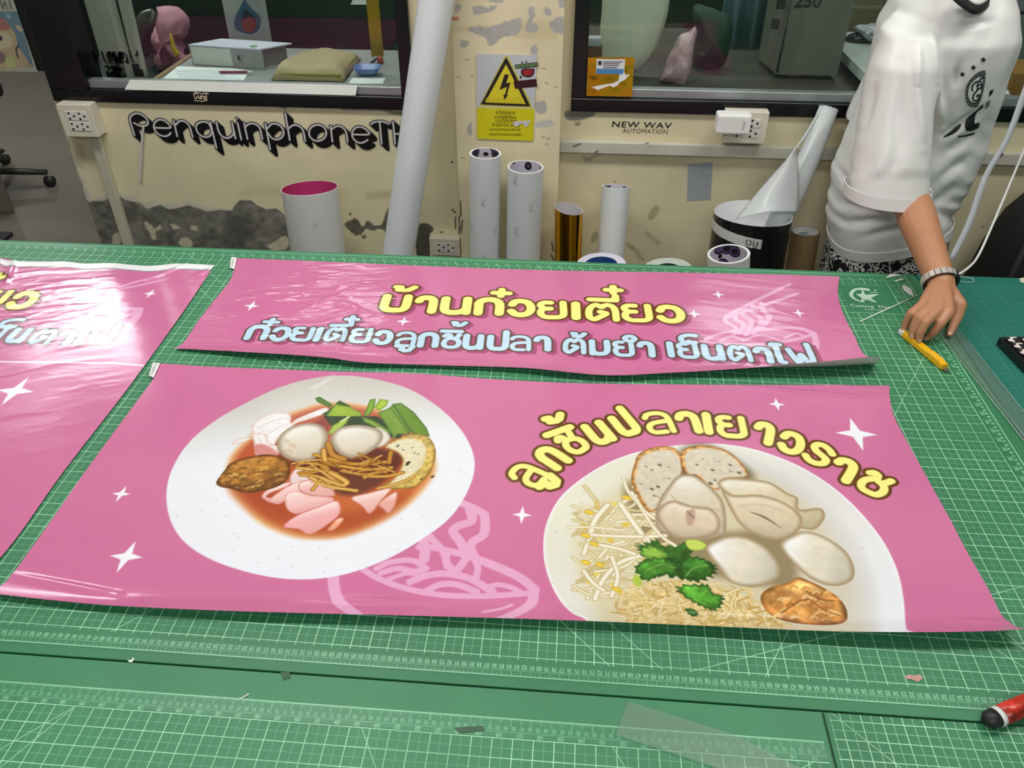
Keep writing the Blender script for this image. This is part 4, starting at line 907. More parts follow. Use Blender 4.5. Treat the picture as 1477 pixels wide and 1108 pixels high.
def banner(name, label, sheet, top, bottom, left, right, lipz, D, step, wr_amp, zt=.003):
    """Coons patch over the traced edges; lipz(u) is the height of the curled front edge, D its reach."""
    W = 1.5; n_u = int(W / step); n_v = int(abs(np.array(top[0])[1] - np.array(bottom[0])[1]) and (atz(*top[0])[1] - atz(*bottom[0])[1]) / step)
    u, v = np.linspace(0, 1, n_u), np.linspace(0, 1, n_v)
    edge = lambda px, n, zs: np.array([atz(x, y, z)[:2] for (x, y), z in zip(resample(cr(px, 6), n), zs)])
    lz = np.array([lipz(t) for t in u])
    T, B = edge(top, n_u, np.full(n_u, zt)), edge(bottom, n_u, lz)
    Lf = edge(left, n_v, np.full(n_v, zt))[::-1]                    # edges are given back to front, v runs front to back
    lw = lambda E, a, b: E + (a - E[0]) * (1 - v)[:, None] + (b - E[-1]) * v[:, None]
    Rt = edge(right, n_v, np.interp(v[::-1], [0, .06, 1], [lz[-1], zt, zt]))[::-1]
    Lf, Rt = lw(Lf, B[0], T[0]), lw(Rt, B[-1], T[-1])
    uu, vv = u[None, :, None], v[:, None, None]
    X = (1 - vv) * B[None] + vv * T[None] + (1 - uu) * Lf[:, None] + uu * Rt[:, None] - ((1 - uu) * (1 - vv) * B[0] + uu * (1 - vv) * B[-1] + (1 - uu) * vv * T[0] + uu * vv * T[-1])
    d = X[..., 1] - X[:1, :, 1]
    Z = np.full(X.shape[:2], zt) + (lz[None] - zt) * np.clip(1 - d / D, 0, 1) ** 1.8
    Z = Z + wr_amp(X[..., 0], X[..., 1])
    Z = np.maximum(Z, .0008)
    rgb = sheet.at(X[..., 0] - sheet.o[0], X[..., 1] - sheet.o[1])
    me = grid_mesh(name, np.dstack([X, Z]), rgb)
    return me, X, Z
def wrk(fields, creases=()):
    def f(x, y):
        z = np.zeros_like(x)
        for amp, sx, sy, ang, seed, (cx, cy, rx, ry) in fields:
            a = math.radians(ang); xr, yr = x * math.cos(a) + y * math.sin(a), -x * math.sin(a) + y * math.cos(a)
            m = np.exp(-((x - cx) / rx) ** 2 - ((y - cy) / ry) ** 2)
            n = vnoise(xr * sx + 40, yr * sy + 40, seed, 3)
            n = (1 - np.abs(2 * n - 1)) ** 3 - .4 if sy > 12 else n - .5
            z += amp * n * m
        for p, q, w, h in creases:
            p, q = atz(*p)[:2], atz(*q)[:2]; dv = q - p; t = np.clip(((x - p[0]) * dv[0] + (y - p[1]) * dv[1]) / (dv @ dv), 0, 1)
            z += h * np.exp(-((x - p[0] - t * dv[0]) ** 2 + (y - p[1] - t * dv[1]) ** 2) / w ** 2) * np.sin(math.pi * np.clip(t, .06, .94)) ** .5
        return z
    return f
S2 = .0012
ub_l = lambda t: .006 + .010 * sstep(.0, .12, t) * (1 - .6 * sstep(.2, .36, t) * sstep(.55, .4, t)) + .030 * sstep(.72, 1.0, t)
me, _, _ = banner('upper', '', up, [(341, 372), (460, 377), (640, 384.5), (800, 390), (979, 393.3), (1120, 396.3), (1211, 399)],
                  [(249.3, 502.5), (340, 507), (420, 512), (476, 516.5), (528, 523), (640, 527), (760, 531), (870, 541), (960, 538), (1052, 533), (1160, 524), (1246, 516), (1271, 514.5)],
                  [(341, 372), (337, 390), (331, 405), (316, 424), (300, 444), (285, 463), (267, 489), (256, 500), (249.3, 502.5)],
                  [(1211, 399), (1208.5, 424), (1216, 452), (1231, 482), (1247, 512), (1271, 514.5)], ub_l, .042, S2,
                  wrk([(.0022, 9, 30, 8, 3, (-.62, 1.52, .24, .22)), (.0007, 5, 18, -12, 4, (.42, 1.48, .4, .2)), (.004, 2.0, 6, 0, 5, (-.1, 1.55, 1.4, .5))],
                  [((482, 517), (520, 446), .004, .0018), ((430, 452), (520, 412), .005, .0016), ((440, 408), (520, 404), .005, .0012), ((470, 425), (540, 455), .004, .001), ((1000, 403), (1214, 426), .005, .0022), ((690, 522), (600, 525), .005, .002), ((510, 430), (600, 432), .003, .0008)]))
ban_u = thing('pink_banner', 'long pink banner with yellow and blue Thai lettering, farther of the two trimmed strips', 'banner', (-.1, 1.55, 0), 'pink shop banners')
link('vinyl_sheet', me, m_banner, ban_u)
lb_l = lambda t: .010 + .006 * sstep(.0, .2, t) + .012 * sstep(.6, 1.0, t)
me, _, _ = banner('lower', '', lo, [(231, 524.5), (300, 529), (420, 534), (496, 536.5), (600, 539), (720, 547.5), (850, 553), (1085, 555.5), (1282.6, 556)],
                  [(-3, 857), (76, 865.6), (160, 873), (300, 880), (440, 884.5), (620, 889), (820, 895), (1000, 902), (1180, 910), (1320, 912), (1404, 911), (1459, 909), (1480, 907)],
                  [(231, 524.5), (221, 546), (211.5, 560), (166, 620), (120.7, 680), (78, 740), (48.7, 780), (28, 808), (9, 834), (-3, 845), (-3, 857)],
                  [(1282.6, 556), (1283.4, 575), (1290, 602), (1312, 644), (1340, 694), (1370, 748), (1397, 800), (1425, 849), (1444, 886), (1458, 907), (1480, 907)], lb_l, .045, .00118,
                  wrk([(.0012, 4, 14, -4, 7, (.55, 1.29, .35, .05)), (.0035, 1.6, 5, 0, 8, (-.1, 1.0, 1.4, .6))],
                  [((1080, 561), (1284, 578), .006, .0028), ((1180, 556), (1284, 565), .005, .0018), ((0, 828), (170, 861), .008, .003), ((480, 866), (640, 873), .006, .0018), ((1370, 897), (1456, 904), .006, .0022), ((450, 560), (480, 545), .006, .001)]))
ban_l = thing('pink_banner', 'pink banner printed with two bowls of noodle soup, nearest the camera', 'banner', (-.1, 1.0, 0), 'pink shop banners')
link('vinyl_sheet', me, m_banner, ban_l)
lf_l = lambda t: .004
# left banner reaches out of the frame; edges traced where the photo shows them
def pxof(X, Y, Z=.003):
    d = np.array([X, Y, Z]) - CAM; return (738.5 + FOC * (d @ _r) / (d @ _f), 554 - FOC * (d @ _u) / (d @ _f))
topL = [pxof(-2.1, 1.70), pxof(-1.8, 1.695), (0, 372.8), (16, 377), (92, 377.7), (122, 380.4), (160, 379.4), (190, 381.8), (218, 383.3), (259.6, 380), (310.5, 382.8)]
botL = [pxof(-2.1, .66), pxof(-1.7, .66), pxof(-1.2, .655), pxof(-.865, .652)]
# white margin along the back edge; its fold's shade is painted as a grey line
edge_px = cr(topL[2:], 6)
lf.poly(np.vstack([edge_px, (edge_px + (0, 8.2))[::-1]]), (240, 240, 244), soft=.002)
lf.stroke(edge_px + (0, 8.6), 1.6, (150, 146, 150), soft=.0015)
me, _, _ = banner('left', '', lf, topL, botL, [pxof(-2.1, 1.70), pxof(-2.1, 1.2), pxof(-2.1, .66)], [(310.5, 382.8), (303.5, 391), (271, 440), (257.4, 460), (184.3, 560), (91.4, 680), (4.3, 800), pxof(-.865, .652)], lf_l, .03, .0019,
                  wrk([(.0034, 6, 24, 16, 13, (-1.55, 1.49, .36, .16)), (.0022, 5, 20, 20, 14, (-1.35, 1.12, .30, .26)), (.006, 2.0, 5, 10, 15, (-1.4, 1.3, .8, .7)), (.0013, 13, 44, 24, 16, (-1.52, 1.48, .34, .16))],
                  [((215, 405), (268, 383), .006, .003), ((10, 410), (22, 378), .008, .004), ((285, 400), (306, 388), .01, .003)]))
ban_f = thing('pink_banner', 'uncut pink banner at the left edge, crumpled and shiny, with a white cut line across', 'banner', (-1.4, 1.2, 0), 'pink shop banners')
link('vinyl_sheet', me, m_banner, ban_f)
for par, pts, z in ((ban_u, [(334, 371), (341.5, 371.8), (338, 388.5), (331.4, 386)], .006), (ban_l, [(221, 523.4), (231, 524.2), (221.4, 545), (214.7, 541.3)], .006)):
    P = [atz(x, y, z) for x, y in pts]
    tb = prism('margin_tab', P, .0006, m_tab, par); tb['label'] = 'small white paper tab with fine print'
    a, b = (np.array(P[0]) + P[1]) / 2, (np.array(P[3]) + P[2]) / 2; dv = (b - a) / np.linalg.norm(b - a); nn = np.array([-dv[1], dv[0], 0]); nn /= np.linalg.norm(nn)
    lettering('tab_print', 'ก๋วยเตี๋ยว', (a + b) / 2 + np.array([0, 0, .0009]), dv, nn, .012, mat('print_ink_grey', (70, 70, 74), .6), tb, 0, 1, width=float(np.linalg.norm(b - a)) * .8, height=.007)
# ================================================================== THINGS AT THE WALL
m_ivory = mat('ivory_plastic', (222, 216, 198), 0.4, var=0.03)
m_hole = mat('dark_hole', (20, 18, 17), 0.7)
m_paperwhite = mat('white_liner', (212, 216, 217), 0.34, var=0.02, vscale=3)
m_rollin = mat('roll_inner_lavender', (196, 190, 206), 0.6, var=0.05)
m_rim = mat('roll_rim', (222, 220, 224), 0.6)
def px_box(name, tl, br, yf, yb, m, parent=None, bevel=.002):
    a, b = aty(*tl, yf), aty(*br, yf)
    return box(name, (a[0], yf, b[2]), (b[0], yb, a[2]), m, parent, bevel), a, b

def outlet(label, tl, br, yf, rows, group=None):
    a, b = aty(*tl, yf), aty(*br, yf); w, h = b[0] - a[0], a[2] - b[2]
    t = thing('wall_socket', label, 'socket', (a[0], WALL_Y, b[2]), group)
    box('back_box', (a[0], yf, b[2]), (b[0], WALL_Y - .0005, a[2]), m_ivory, t, .002)
    for r in range(rows):
        zc = b[2] + h * (1 - (r + .5) / rows); zc = b[2] + h * (.66 - .32 * r) if rows == 2 else b[2] + h * .5
        mh = h * (.27 if rows == 2 else .5)
        mo = box('socket_module', (a[0] + w * .22, yf - .0025, zc - mh / 2), (b[0] - w * .16, yf, zc + mh / 2), m_white_pl, t, .001)
        for cx in (a[0] + w * .37, a[0] + w * .68):
            for dx, dz in ((-.006, .010), (-.006, -.010), (.009, 0)):
                bm = bmesh.new(); add_tube(bm, [(cx + dx, yf - .0033, zc + dz * (.8 if rows == 2 else 1)), (cx + dx, yf - .0022, zc + dz * (.8 if rows == 2 else 1))], .0034, 10)
                bm_obj('socket_hole', bm, m_hole, mo)
    return t
outlet('white double socket box on the wall end beside the doorway, under the left window', (80.4, 150.3), (143, 198.5), 2.312, 2)
outlet('low white socket in the corner between the leaning tube and the pillar', (619, 344), (664, 369.5), 2.325, 1)
so = outlet('white socket box with an adapter plugged in, under the right window', (1048, 161), (1102, 208), 2.312, 2)
ad = thing('power_adapter', 'white plug adapter pushed into the socket box under the right window', 'adapter', tuple(aty(1058, 195, 2.27)))
a, b = aty(1036, 166, 2.262), aty(1081, 195, 2.262)
bm = bmesh.new(); add_box(bm, (a[0], 2.262, b[2]), (b[0], 2.309, a[2])); bm_obj('body', bm, mat('adapter_white', (236, 235, 232), .25, var=.02), ad, False, .006, 3)
lettering('printed_mark', 'M6E', (b[0] - .02, 2.2612, (a[2] + b[2]) / 2), (0, 0, 1), (-1, 0, 0), .014, mat('faint_grey_print', (190, 186, 184), .5), ad)
# conduit below the left socket and trunking on the right
a, b = aty(133.5, 205, 2.35), aty(147, 205, 2.35)
cd = thing('cable_conduit', 'beige vertical cable conduit running down from the left socket', 'conduit', (a[0], WALL_Y, FLOOR_Z))
box('cover', (a[0], 2.339, FLOOR_Z + .001), (b[0], WALL_Y - .0003, aty(130, 199, 2.339)[2]), mat('conduit_beige', (196, 192, 172), .5, var=.05), cd, .002)
z1, z0 = aty(830, 204.5, 2.338)[2], aty(830, 221, 2.338)[2]
tk = thing('cable_trunking', 'long grey-white cable trunking running along the right wall', 'trunking', (-.04, WALL_Y, z0))
box('cover', (-.0448, 2.338, z0), (2.3, WALL_Y - .0003, z1), mat('trunking_white', (200, 198, 184), .4, var=.06, vscale=12), tk, .0025)
m_smudge = mat('grey_smudge', (128, 126, 116), .7)
for px in ([(826, 210), (838, 206), (838, 209), (826, 213)], [(857, 219), (863, 216), (864, 219), (857, 222)], [(929, 208), (935, 205), (936, 207)]):
    prism('smudge', [aty(x, y, 2.3374) for x, y in px], .0004, m_smudge, tk, axis=(0, 1, 0))
c = aty(1443, 223, 2.3375); bm = bmesh.new(); add_tube(bm, [(c[0], 2.3365, c[2]), (c[0], 2.338, c[2])], .0075, 14); bm_obj('screw', bm, mat('rusty_screw', (112, 62, 44), .6), tk)
bm = bmesh.new(); add_tube(bm, [(c[0], 2.336, c[2]), (c[0], 2.3372, c[2])], .0034, 10); bm_obj('screw', bm, m_hole, tk)

# lettering sticker on the left wall
ls = Sheet((-1.43, WALL_Y - .0012, -.05), (1, 0, 0), (0, 0, 1), .93, .21, .0011, (14, 14, 15), 0.0)
kA, kB = ((170, 150), 6.714), ((380, 150), 6.714)
o_ = [(525 + 84 * math.cos(t), 280 + 78 * math.sin(t)) for t in np.linspace(0, 2 * math.pi, 14)]
LT = [S(*kA, p) for p in ([(160, 300), (125, 185), (118, 140), (140, 105), (185, 90), (240, 110), (285, 155), (288, 195), (250, 215), (200, 206), (158, 183)], [(358, 230), (500, 232), (495, 200), (450, 162), (400, 152), (358, 180), (350, 235), (390, 290), (450, 312), (495, 300), (510, 280)], [(540, 160), (575, 312)],
      [(555, 205), (600, 165), (650, 172), (692, 215), (725, 320)], [(904, 240), (880, 190), (830, 172), (775, 188), (756, 230), (785, 290), (840, 320), (890, 310), (912, 270), (904, 240)], [(895, 175), (955, 425)], [(955, 180), (975, 262), (1010, 312), (1060, 330), (1105, 310), (1122, 275)], [(1105, 180), (1140, 335)], [(1160, 185), (1195, 345)], [(1152, 140), (1154, 142)],
      [(1222, 185), (1255, 340)], [(1238, 218), (1280, 190), (1340, 200), (1378, 245), (1400, 340)])]
LT += [S(*kB, p) for p in ([(18, 190), (65, 440)], [(38, 235), (80, 195), (130, 195), (180, 230), (196, 285), (170, 330), (120, 345), (75, 325), (48, 285)], [(212, 92), (255, 350)], [(245, 235), (290, 205), (345, 215), (385, 262), (405, 360)], o_, [(650, 215), (668, 365)], [(665, 243), (710, 215), (760, 225), (800, 272), (815, 370)],
      [(865, 295), (1015, 295), (1005, 258), (950, 225), (895, 230), (860, 275), (866, 328), (910, 370), (960, 375), (1010, 348)], [(1040, 197), (1080, 174), (1150, 170), (1215, 192)], [(1125, 175), (1145, 385)], [(1255, 175), (1275, 385)], [(1270, 290), (1350, 288)], [(1345, 178), (1365, 388)])]
LT = [(cr(p, 5) if len(p) > 2 else np.array(p, float)) for p in LT]
for p in LT:
    for t in np.linspace(0, 1, 7): ls.stroke(p + np.array((9.0, 8.2)) * t, 6.6, (212, 206, 180))
for p in LT:
    for t in np.linspace(0, 1, 9): ls.stroke(p + np.array((9.0, 8.2)) * t, 4.9, (13, 13, 14))
for p in LT: ls.stroke(p, 4.6, (18, 18, 20))
for p in LT: ls.stroke(p, 2.5, (214, 212, 212))
o = link('wall_lettering', ls.mesh('wall_lettering', mask=.5), mat('sticker_print', (0, 0, 0), .35, attr=True, var=.02))
tag(o, 'black and white sticker lettering in a rounded script on the left wall', 'lettering')
o = prism('hanging_strip', [aty(x, y, 2.352) for x, y in ((205, 181), (208, 182), (205.5, 215), (203.5, 262), (200, 260), (202, 215))], .004, mat('strip_white', (206, 204, 198), .5), axis=(0, 1, 0))
tag(o, 'thin white strip hanging down from the first letter of the black lettering', 'strip')
for txt, cx, cy, w, h, col, bd in (('NEW WAV', 926, 180.2, 86, 8.6, (28, 26, 26), .012), ('AUTOMATION', 930.5, 189.2, 65, 6.2, (96, 90, 74), 0)):
    L, R = aty(cx - w / 2, cy, WALL_Y - .001), aty(cx + w / 2, cy, WALL_Y - .001); hh = aty(cx, cy - h / 2, WALL_Y)[2] - aty(cx, cy + h / 2, WALL_Y)[2]
    if txt == 'NEW WAV':
        wt = thing('wall_lettering', 'small dark two-line lettering on the right wall above the trunking', 'lettering', tuple((L + R) / 2))
    lettering('lettering_line', txt, (L + R) / 2, (1, 0, .0), (.08, 0, 1), 1, mat('letter_' + txt[:3], col, .5), wt, bd, 1.1, width=R[0] - L[0], height=hh)
o = prism('tape_patch', [aty(x, y, WALL_Y - .001) for x, y in ((992, 237), (1028, 234), (1025, 288), (991, 290))], .0008, mat('grey_tape', (164, 170, 174), .5, var=.02), axis=(0, 1, 0))
tag(o, 'grey square of tape stuck on the right wall below the trunking', 'tape')

# hazard sign on the pillar
YS = PIL_Y - .0035
ss = Sheet(aty(687, 204, YS), (1, 0, 0), (0, 0, 1), .176, .28, .0011, (196, 202, 208))
kS = ((670, 70), 7.914)
ss.poly(S(*kS, [(100, 672), (900, 690), (900, 1200), (100, 1200)]), (214, 206, 22))
ss.poly(S(*kS, [(475, 92), (495, 84), (760, 620), (775, 660), (760, 678), (190, 660), (172, 640), (460, 90)]), (206, 200, 60), alpha=.8)
ss.poly(S(*kS, [(475, 118), (492, 124), (738, 628), (736, 652), (716, 662), (208, 640), (198, 622), (205, 600), (458, 126)]), (18, 17, 14), smooth=2)
ss.poly(S(*kS, [(474, 176), (700, 636), (234, 616)]), (222, 210, 40))
ss.poly(S(*kS, [(238, 560), (650, 560), (690, 630), (236, 612)]), (204, 190, 34), alpha=.6)
ss.poly(S(*kS, [(458, 296), (506, 298), (476, 398), (526, 386), (484, 524), (496, 530), (456, 588), (444, 524), (462, 526), (486, 436), (400, 474)]), (20, 18, 14))
sg = thing('warning_sign', 'yellow and white electric shock warning sign on the pillar', 'sign', tuple(aty(688, 201, YS)))
x0, z0 = aty(687, 204, YS)[[0, 2]]
ol = [aty(x, y, YS) for x, y in ((687.7, 77.6), (774, 80), (769, 203.3), (688, 200.2))]
xs, zs = [p[0] for p in ol], [p[2] for p in ol]
me = ss.mesh('plate', pos=lambda U, V: (lambda u, v: (ss.o + ((xs[3] + (xs[2] - xs[3]) * u) * (1 - v) + (xs[0] + (xs[1] - xs[0]) * u) * v - ss.o[0])[..., None] * ss.ux + ((zs[3] + (zs[2] - zs[3]) * u) * (1 - v) + (zs[0] + (zs[1] - zs[0]) * u) * v - ss.o[2])[..., None] * ss.uy))(U / U.max(), V / V.max()))
# colours follow real positions on the plate
co = np.empty(len(me.vertices) * 3, np.float32); me.vertices.foreach_get('co', co); co = co.reshape(-1, 3)
cc = s2l(np.clip(ss.at(co[:, 0] - ss.o[0], co[:, 2] - ss.o[2]), 0, 255)); me.color_attributes['print'].data.foreach_set('color', np.c_[cc, np.ones(len(cc))].astype(np.float32).ravel())
link('plate', me, mat('sign_print', (0, 0, 0), .3, attr=True, var=.02), sg)
prism('backing', [p + np.array([0, .0006, 0]) for p in ol], .0025, mat('sign_backing', (190, 190, 186), .5), sg, axis=(0, 1, 0))
m_ink = mat('sign_ink', (70, 62, 10), .5)
for txt, x0_, x1_, yc in (('ระวังอันตราย', 358, 578, 727), ('จากไฟฟ้าช็อต', 340, 590, 779), ('CAUTION RISK', 352, 600, 826), ('OF ELECTRIC SHOCK', 310, 640, 873), ('ดูแลอุปกรณ์และเครื่องใช้', 288, 638, 925), ('กรุณาติดต่อช่างไฟฟ้า', 280, 648, 982)):
    L, R = [aty(*S(*kS, [(x, yc + (x - 460) * .02)])[0], YS - .0008) for x in (x0_, x1_)]
    lettering('sign_text', txt, (L + R) / 2, (1, 0, 0), (0, 0, 1), 1, m_ink, sg, .004, 1, width=R[0] - L[0], height=.0085 if txt[0] in 'CO' else .011)
st = Sheet(aty(735, 132, YS - .001), (1, 0, 0), (0, 0, 1), .09, .09, .0009, (60, 16, 22), 0.0)
st.poly(S(*kS, [(572, 184), (836, 152), (846, 206), (800, 214), (576, 232)]), (30, 40, 28)); st.poly(S(*kS, [(580, 192), (830, 162), (836, 200), (584, 224)]), (86, 120, 74), noise=.5, nscale=420)
for p in ([(655, 168), (660, 154)], [(704, 160), (706, 146)]): st.stroke(S(*kS, p), 2.2, (22, 22, 20))
st.poly(S(*kS, [(640, 268), (670, 230), (760, 226), (800, 234), (786, 300), (740, 330), (670, 316)]), (24, 14, 16), smooth=3); st.poly(S(*kS, [(656, 270), (690, 238), (760, 236), (782, 262), (756, 306), (690, 306)]), (158, 26, 36), smooth=3, noise=.25, nscale=300)
st.poly(S(*kS, [(640, 300), (628, 330), (640, 342), (660, 336)]), (24, 14, 16)); st.poly(S(*kS, [(556, 372), (822, 344), (832, 436), (574, 462)]), (52, 14, 22), noise=.6, nscale=420)
o = link('sticker', st.mesh('sticker', mask=.5), mat('sticker_print', (0, 0, 0), .35, attr=True)); tag(o, 'small green, red and dark sticker on the corner of the warning sign', 'sticker')
o = prism('torn_tape', [aty(*p, YS - .0014) for p in S(*kS, [(556, 834), (760, 822), (742, 850), (714, 886), (700, 900), (686, 896), (676, 862), (640, 856), (612, 888), (568, 890)])], .0006, mat('torn_white', (206, 206, 208), .6), axis=(0, 1, 0)); tag(o, 'torn scrap of white tape across the text of the warning sign', 'tape')

# ------------------------------------------------------------------ rolls standing behind the table
m_core_print = mat('core_print', (200, 196, 206), .5)
nt = m_core_print.node_tree; n = nt.nodes
vo = n.new('ShaderNodeTexVoronoi'); vo.inputs['Scale'].default_value = 28; tc = n.new('ShaderNodeTexCoord'); nt.links.new(tc.outputs['Object'], vo.inputs['Vector'])
rp = n.new('ShaderNodeValToRGB'); rp.color_ramp.interpolation = 'CONSTANT'; e = rp.color_ramp.elements; e[0].color = lin((28, 24, 30)); e[1].position = .5; e[1].color = lin((206, 200, 214))
q_ = e.new(.3); q_.color = lin((96, 84, 128)); q_ = e.new(.38); q_.color = lin((30, 26, 32))
nt.links.new(vo.outputs['Distance'], rp.inputs[0]); nt.links.new(rp.outputs[0], n['Principled BSDF'].inputs['Base Color'])
def roll(name, label, cat, top, bot, rpx, Yt, Yb, mo, mi, mr, thick=.006, zbot=FLOOR_Z + .001, cut=None, group=None, seg=48):
    """Open tube whose rim centre shows at photo point top and whose axis passes photo point bot."""
    b = Vector(aty(*top, Yt)); a = Vector(aty(*bot, Yb)); d = (b - a).normalized(); a2 = b + d * ((zbot - b.z) / d.z)
    r = rpx * ((np.array(b) - CAM) @ _f) / FOC
    t = thing(name, label, cat, tuple(a2), group)
    bm = bmesh.new(); add_pipe(bm, a2, b, r, r - thick, seg, (0, 1, 2), cut)
    o = bm_obj('roll_body', bm, [mo, mi, mr], t, True)
    o.modifiers.new('crisp', 'EDGE_SPLIT').split_angle = math.radians(50)
    return t, a2, b, r
def on_tube(a, b, r, t, ang, off=.0006):
    d = (b - a).normalized(); side = d.cross(Vector((0, 1, 0))).normalized()   # points to +x for an upright tube
    if side.x < 0: side = -side
    fr = Vector((0, -1, 0)); fr = (fr - d * fr.dot(d)).normalized()
    nrm = fr * math.cos(ang) + side * math.sin(ang); tg = side * math.cos(ang) - fr * math.sin(ang)
    return a + (b - a) * t + nrm * (r + off), tg, d, nrm
def tube_text(par, txt, a, b, r, t, ang, size, m, rot=90):
    v, f = text_mesh(txt, size); p, tg, d, nrm = on_tube(a, b, r, t, ang); c, s_ = math.cos(math.radians(rot)), math.sin(math.radians(rot)); V = []
    for q in v:
        x, y = q[0] * c - q[1] * s_, q[0] * s_ + q[1] * c
        pp, _, _, _ = on_tube(a, b, r, t + y / (b - a).length, ang + x / r); V.append(pp)
    raw_obj('printed_mark', V, f, m, par)
m_faint = mat('roll_faint_print', (176, 176, 176), .45)
t, a, b, r = roll('vinyl_roll', 'tall white roll standing before the pillar, left one of the two', 'roll', (700, 221), (699, 370), 23.0, 2.20, 2.20, m_paperwhite, m_core_print, m_rim, group='white rolls behind the table')
for tt, an in ((.86, .0), (.76, -.9), (.76, .9), (.665, .1)): tube_text(t, 'JMC', a, b, r, tt, an, .016, m_faint)
t, a, b, r = roll('vinyl_roll', 'white roll with a black and purple core before the pillar, right of two', 'roll', (758, 240.5), (754.5, 372), 26.2, 2.20, 2.20, m_paperwhite, m_core_print, m_rim, group='white rolls behind the table')
for tt, an in ((.975, -.5), (.885, .45), (.80, -.35)): tube_text(t, 'JMC', a, b, r, tt, an, .018, m_faint)
t, a, b, r = roll('foil_roll', 'shiny gold foil roll standing right of the pillar', 'roll', (820.5, 301), (819.5, 376), 20.2, 2.20, 2.20, mat('gold_foil', (226, 164, 22), .16, 1.0, var=.05), mat('foil_back', (206, 202, 204), .6), m_rim, .0012, cut=lambda q: .008 * math.cos(q))
t, a, b, r = roll('vinyl_roll', 'slim white roll leaning on the right wall beside the gold foil roll', 'roll', (888.5, 268.5), (881, 366), 20.2, 2.27, 2.22, m_paperwhite, m_rollin, m_rim, .004, group='white rolls behind the table')
p, tg, d, nr = on_tube(a, b, r - .0045, 1, math.pi)
for an, w in ((math.pi + .75, .012), (math.pi - .8, .004)):
    P = []
    for dz, da in ((-.004, -w), (-.004, w), (-.028, w), (-.03, -w * .2)):
        q, _, _, _ = on_tube(a, b, r - .0046, 1 + dz / (b - a).length, an + da / r * 1.4); P.append(q)
    prism('core_label', P, .0003, m_hole, t, axis=tuple(-nr))
t, a, b, r = roll('tape_roll', 'wide white roll with a blue core, its rim just showing over the table edge', 'roll', (867, 381), (867, 400), 35.5, 1.90, 1.90, mat('white_tape_side', (214, 214, 222), .5), mat('blue_core', (44, 84, 150), .5), mat('lavender_rim', (206, 204, 220), .55), .022)
t, a, b, r = roll('paper_roll', 'pale roll just showing over the table edge right of the blue-cored roll', 'roll', (962, 389), (962, 405), 36, 1.90, 1.90, mat('pale_roll_side', (190, 196, 190), .5), m_hole, mat('pale_rim', (182, 190, 184), .55), .03)
t, a, b, r = roll('vinyl_roll', 'wide white roll with a magenta inside, left of the leaning tube', 'roll', (446.5, 271), (459, 362), 40.3, 2.17, 2.17, mat('roll_white', (218, 218, 216), .45, var=.02), mat('magenta_vinyl', (196, 62, 122), .4, var=.03), m_rim, .0016, cut=lambda q: .012 * math.sin(q - .4), group='white rolls behind the table')
for tt, an in ((.90, .35), (.82, -.8), (.70, .5), (.62, -.6)): tube_text(t, 'JM', a, b, r, tt, an, .016, mat('roll_fainter_print', (200, 198, 198), .45), 0)
t, a, b, r = roll('paper_roll', 'brown paper roll with a printed white core beside the black roll', 'roll', (1162, 333.5), (1153, 388), 20, 2.20, 2.19, mat('brown_paper', (150, 122, 84), .55, var=.05), mat('core_white', (220, 222, 222), .6), mat('brown_rim', (132, 108, 78), .6), .003)
d = (b - a).normalized(); v, f = text_mesh('Tapes', .02); up_ = Vector((0, 1, 0)); up_ = (up_ - d * up_.dot(d)).normalized(); sx = d.cross(up_) * -1
if sx.x < 0: sx = -sx
bm = bmesh.new(); add_tube(bm, [b - d * .014, b - d * .012], r - .004, 32); bm_obj('core_plug', bm, mat('core_white', (220, 222, 222), .6), t)
raw_obj('core_print', [b - d * .0112 + sx * -q[0] + up_ * -q[1] for q in v], f, mat('blue_print', (90, 150, 190), .5), t)
bm = bmesh.new(); add_box(bm, (-.012, -.004, 0), (.010, .004, .0004))
for q in bm.verts: q.co = b - d * .0112 + sx * q.co.x + up_ * (q.co.y + .016) + d * q.co.z
bm_obj('core_print', bm, mat('blue_print', (90, 150, 190), .5), t)

# black roll with a white stripe
b, a = Vector(aty(1086, 310, 2.15)), Vector(aty(1074, 386, 2.14)); d = (b - a).normalized(); a2 = b + d * ((FLOOR_Z + .001 - b.z) / d.z); r = 55.5 * ((np.array(b) - CAM) @ _f) / FOC
t = thing('vinyl_roll', 'wide black roll with a white stripe, white sheet stuck into its open top', 'roll', tuple(a2))
nth, nz = 150, 240; L = (b - a2).length; X = np.zeros((nz, nth + 1, 3)); rgb = np.zeros((nz, nth + 1, 3)); rgb[:] = (16, 16, 17)
side = d.cross(Vector((0, 1, 0))).normalized(); side = side if side.x > 0 else -side; fr = Vector((0, -1, 0)); fr = (fr - d * fr.dot(d)).normalized()
z_s = np.r_[np.linspace(0, L - .28, 20), np.linspace(L - .277, L, nz - 20)]
for j in range(nth + 1):
    th = -math.pi + 2 * math.pi * j / nth; nrm = fr * math.cos(th) + side * math.sin(th)
    for i, z in enumerate(z_s):
        zz = z + (.010 * math.cos(th + .5)) * (z / L)
        X[i, j] = a2 + d * zz + nrm * r
        zt_ = L - z; c0 = .050 + .012 * th
        if -1.8 < th < .12 and abs(zt_ - c0) < .0135: rgb[i, j] = (206, 206, 204)
link('roll_body', grid_mesh('roll_body', X, rgb), mat('black_vinyl_print', (0, 0, 0), .22, attr=True, var=.02), t)
bm = bmesh.new(); add_pipe(bm, a2, b, r - .0008, r - .0024, 60, (0, 0, 0), cut=lambda q: .004)
bm_obj('inner_layer', bm, mat('white_vinyl_inner', (214, 216, 218), .4), t, True)
v, f = text_mesh('คิด', .030); V = []
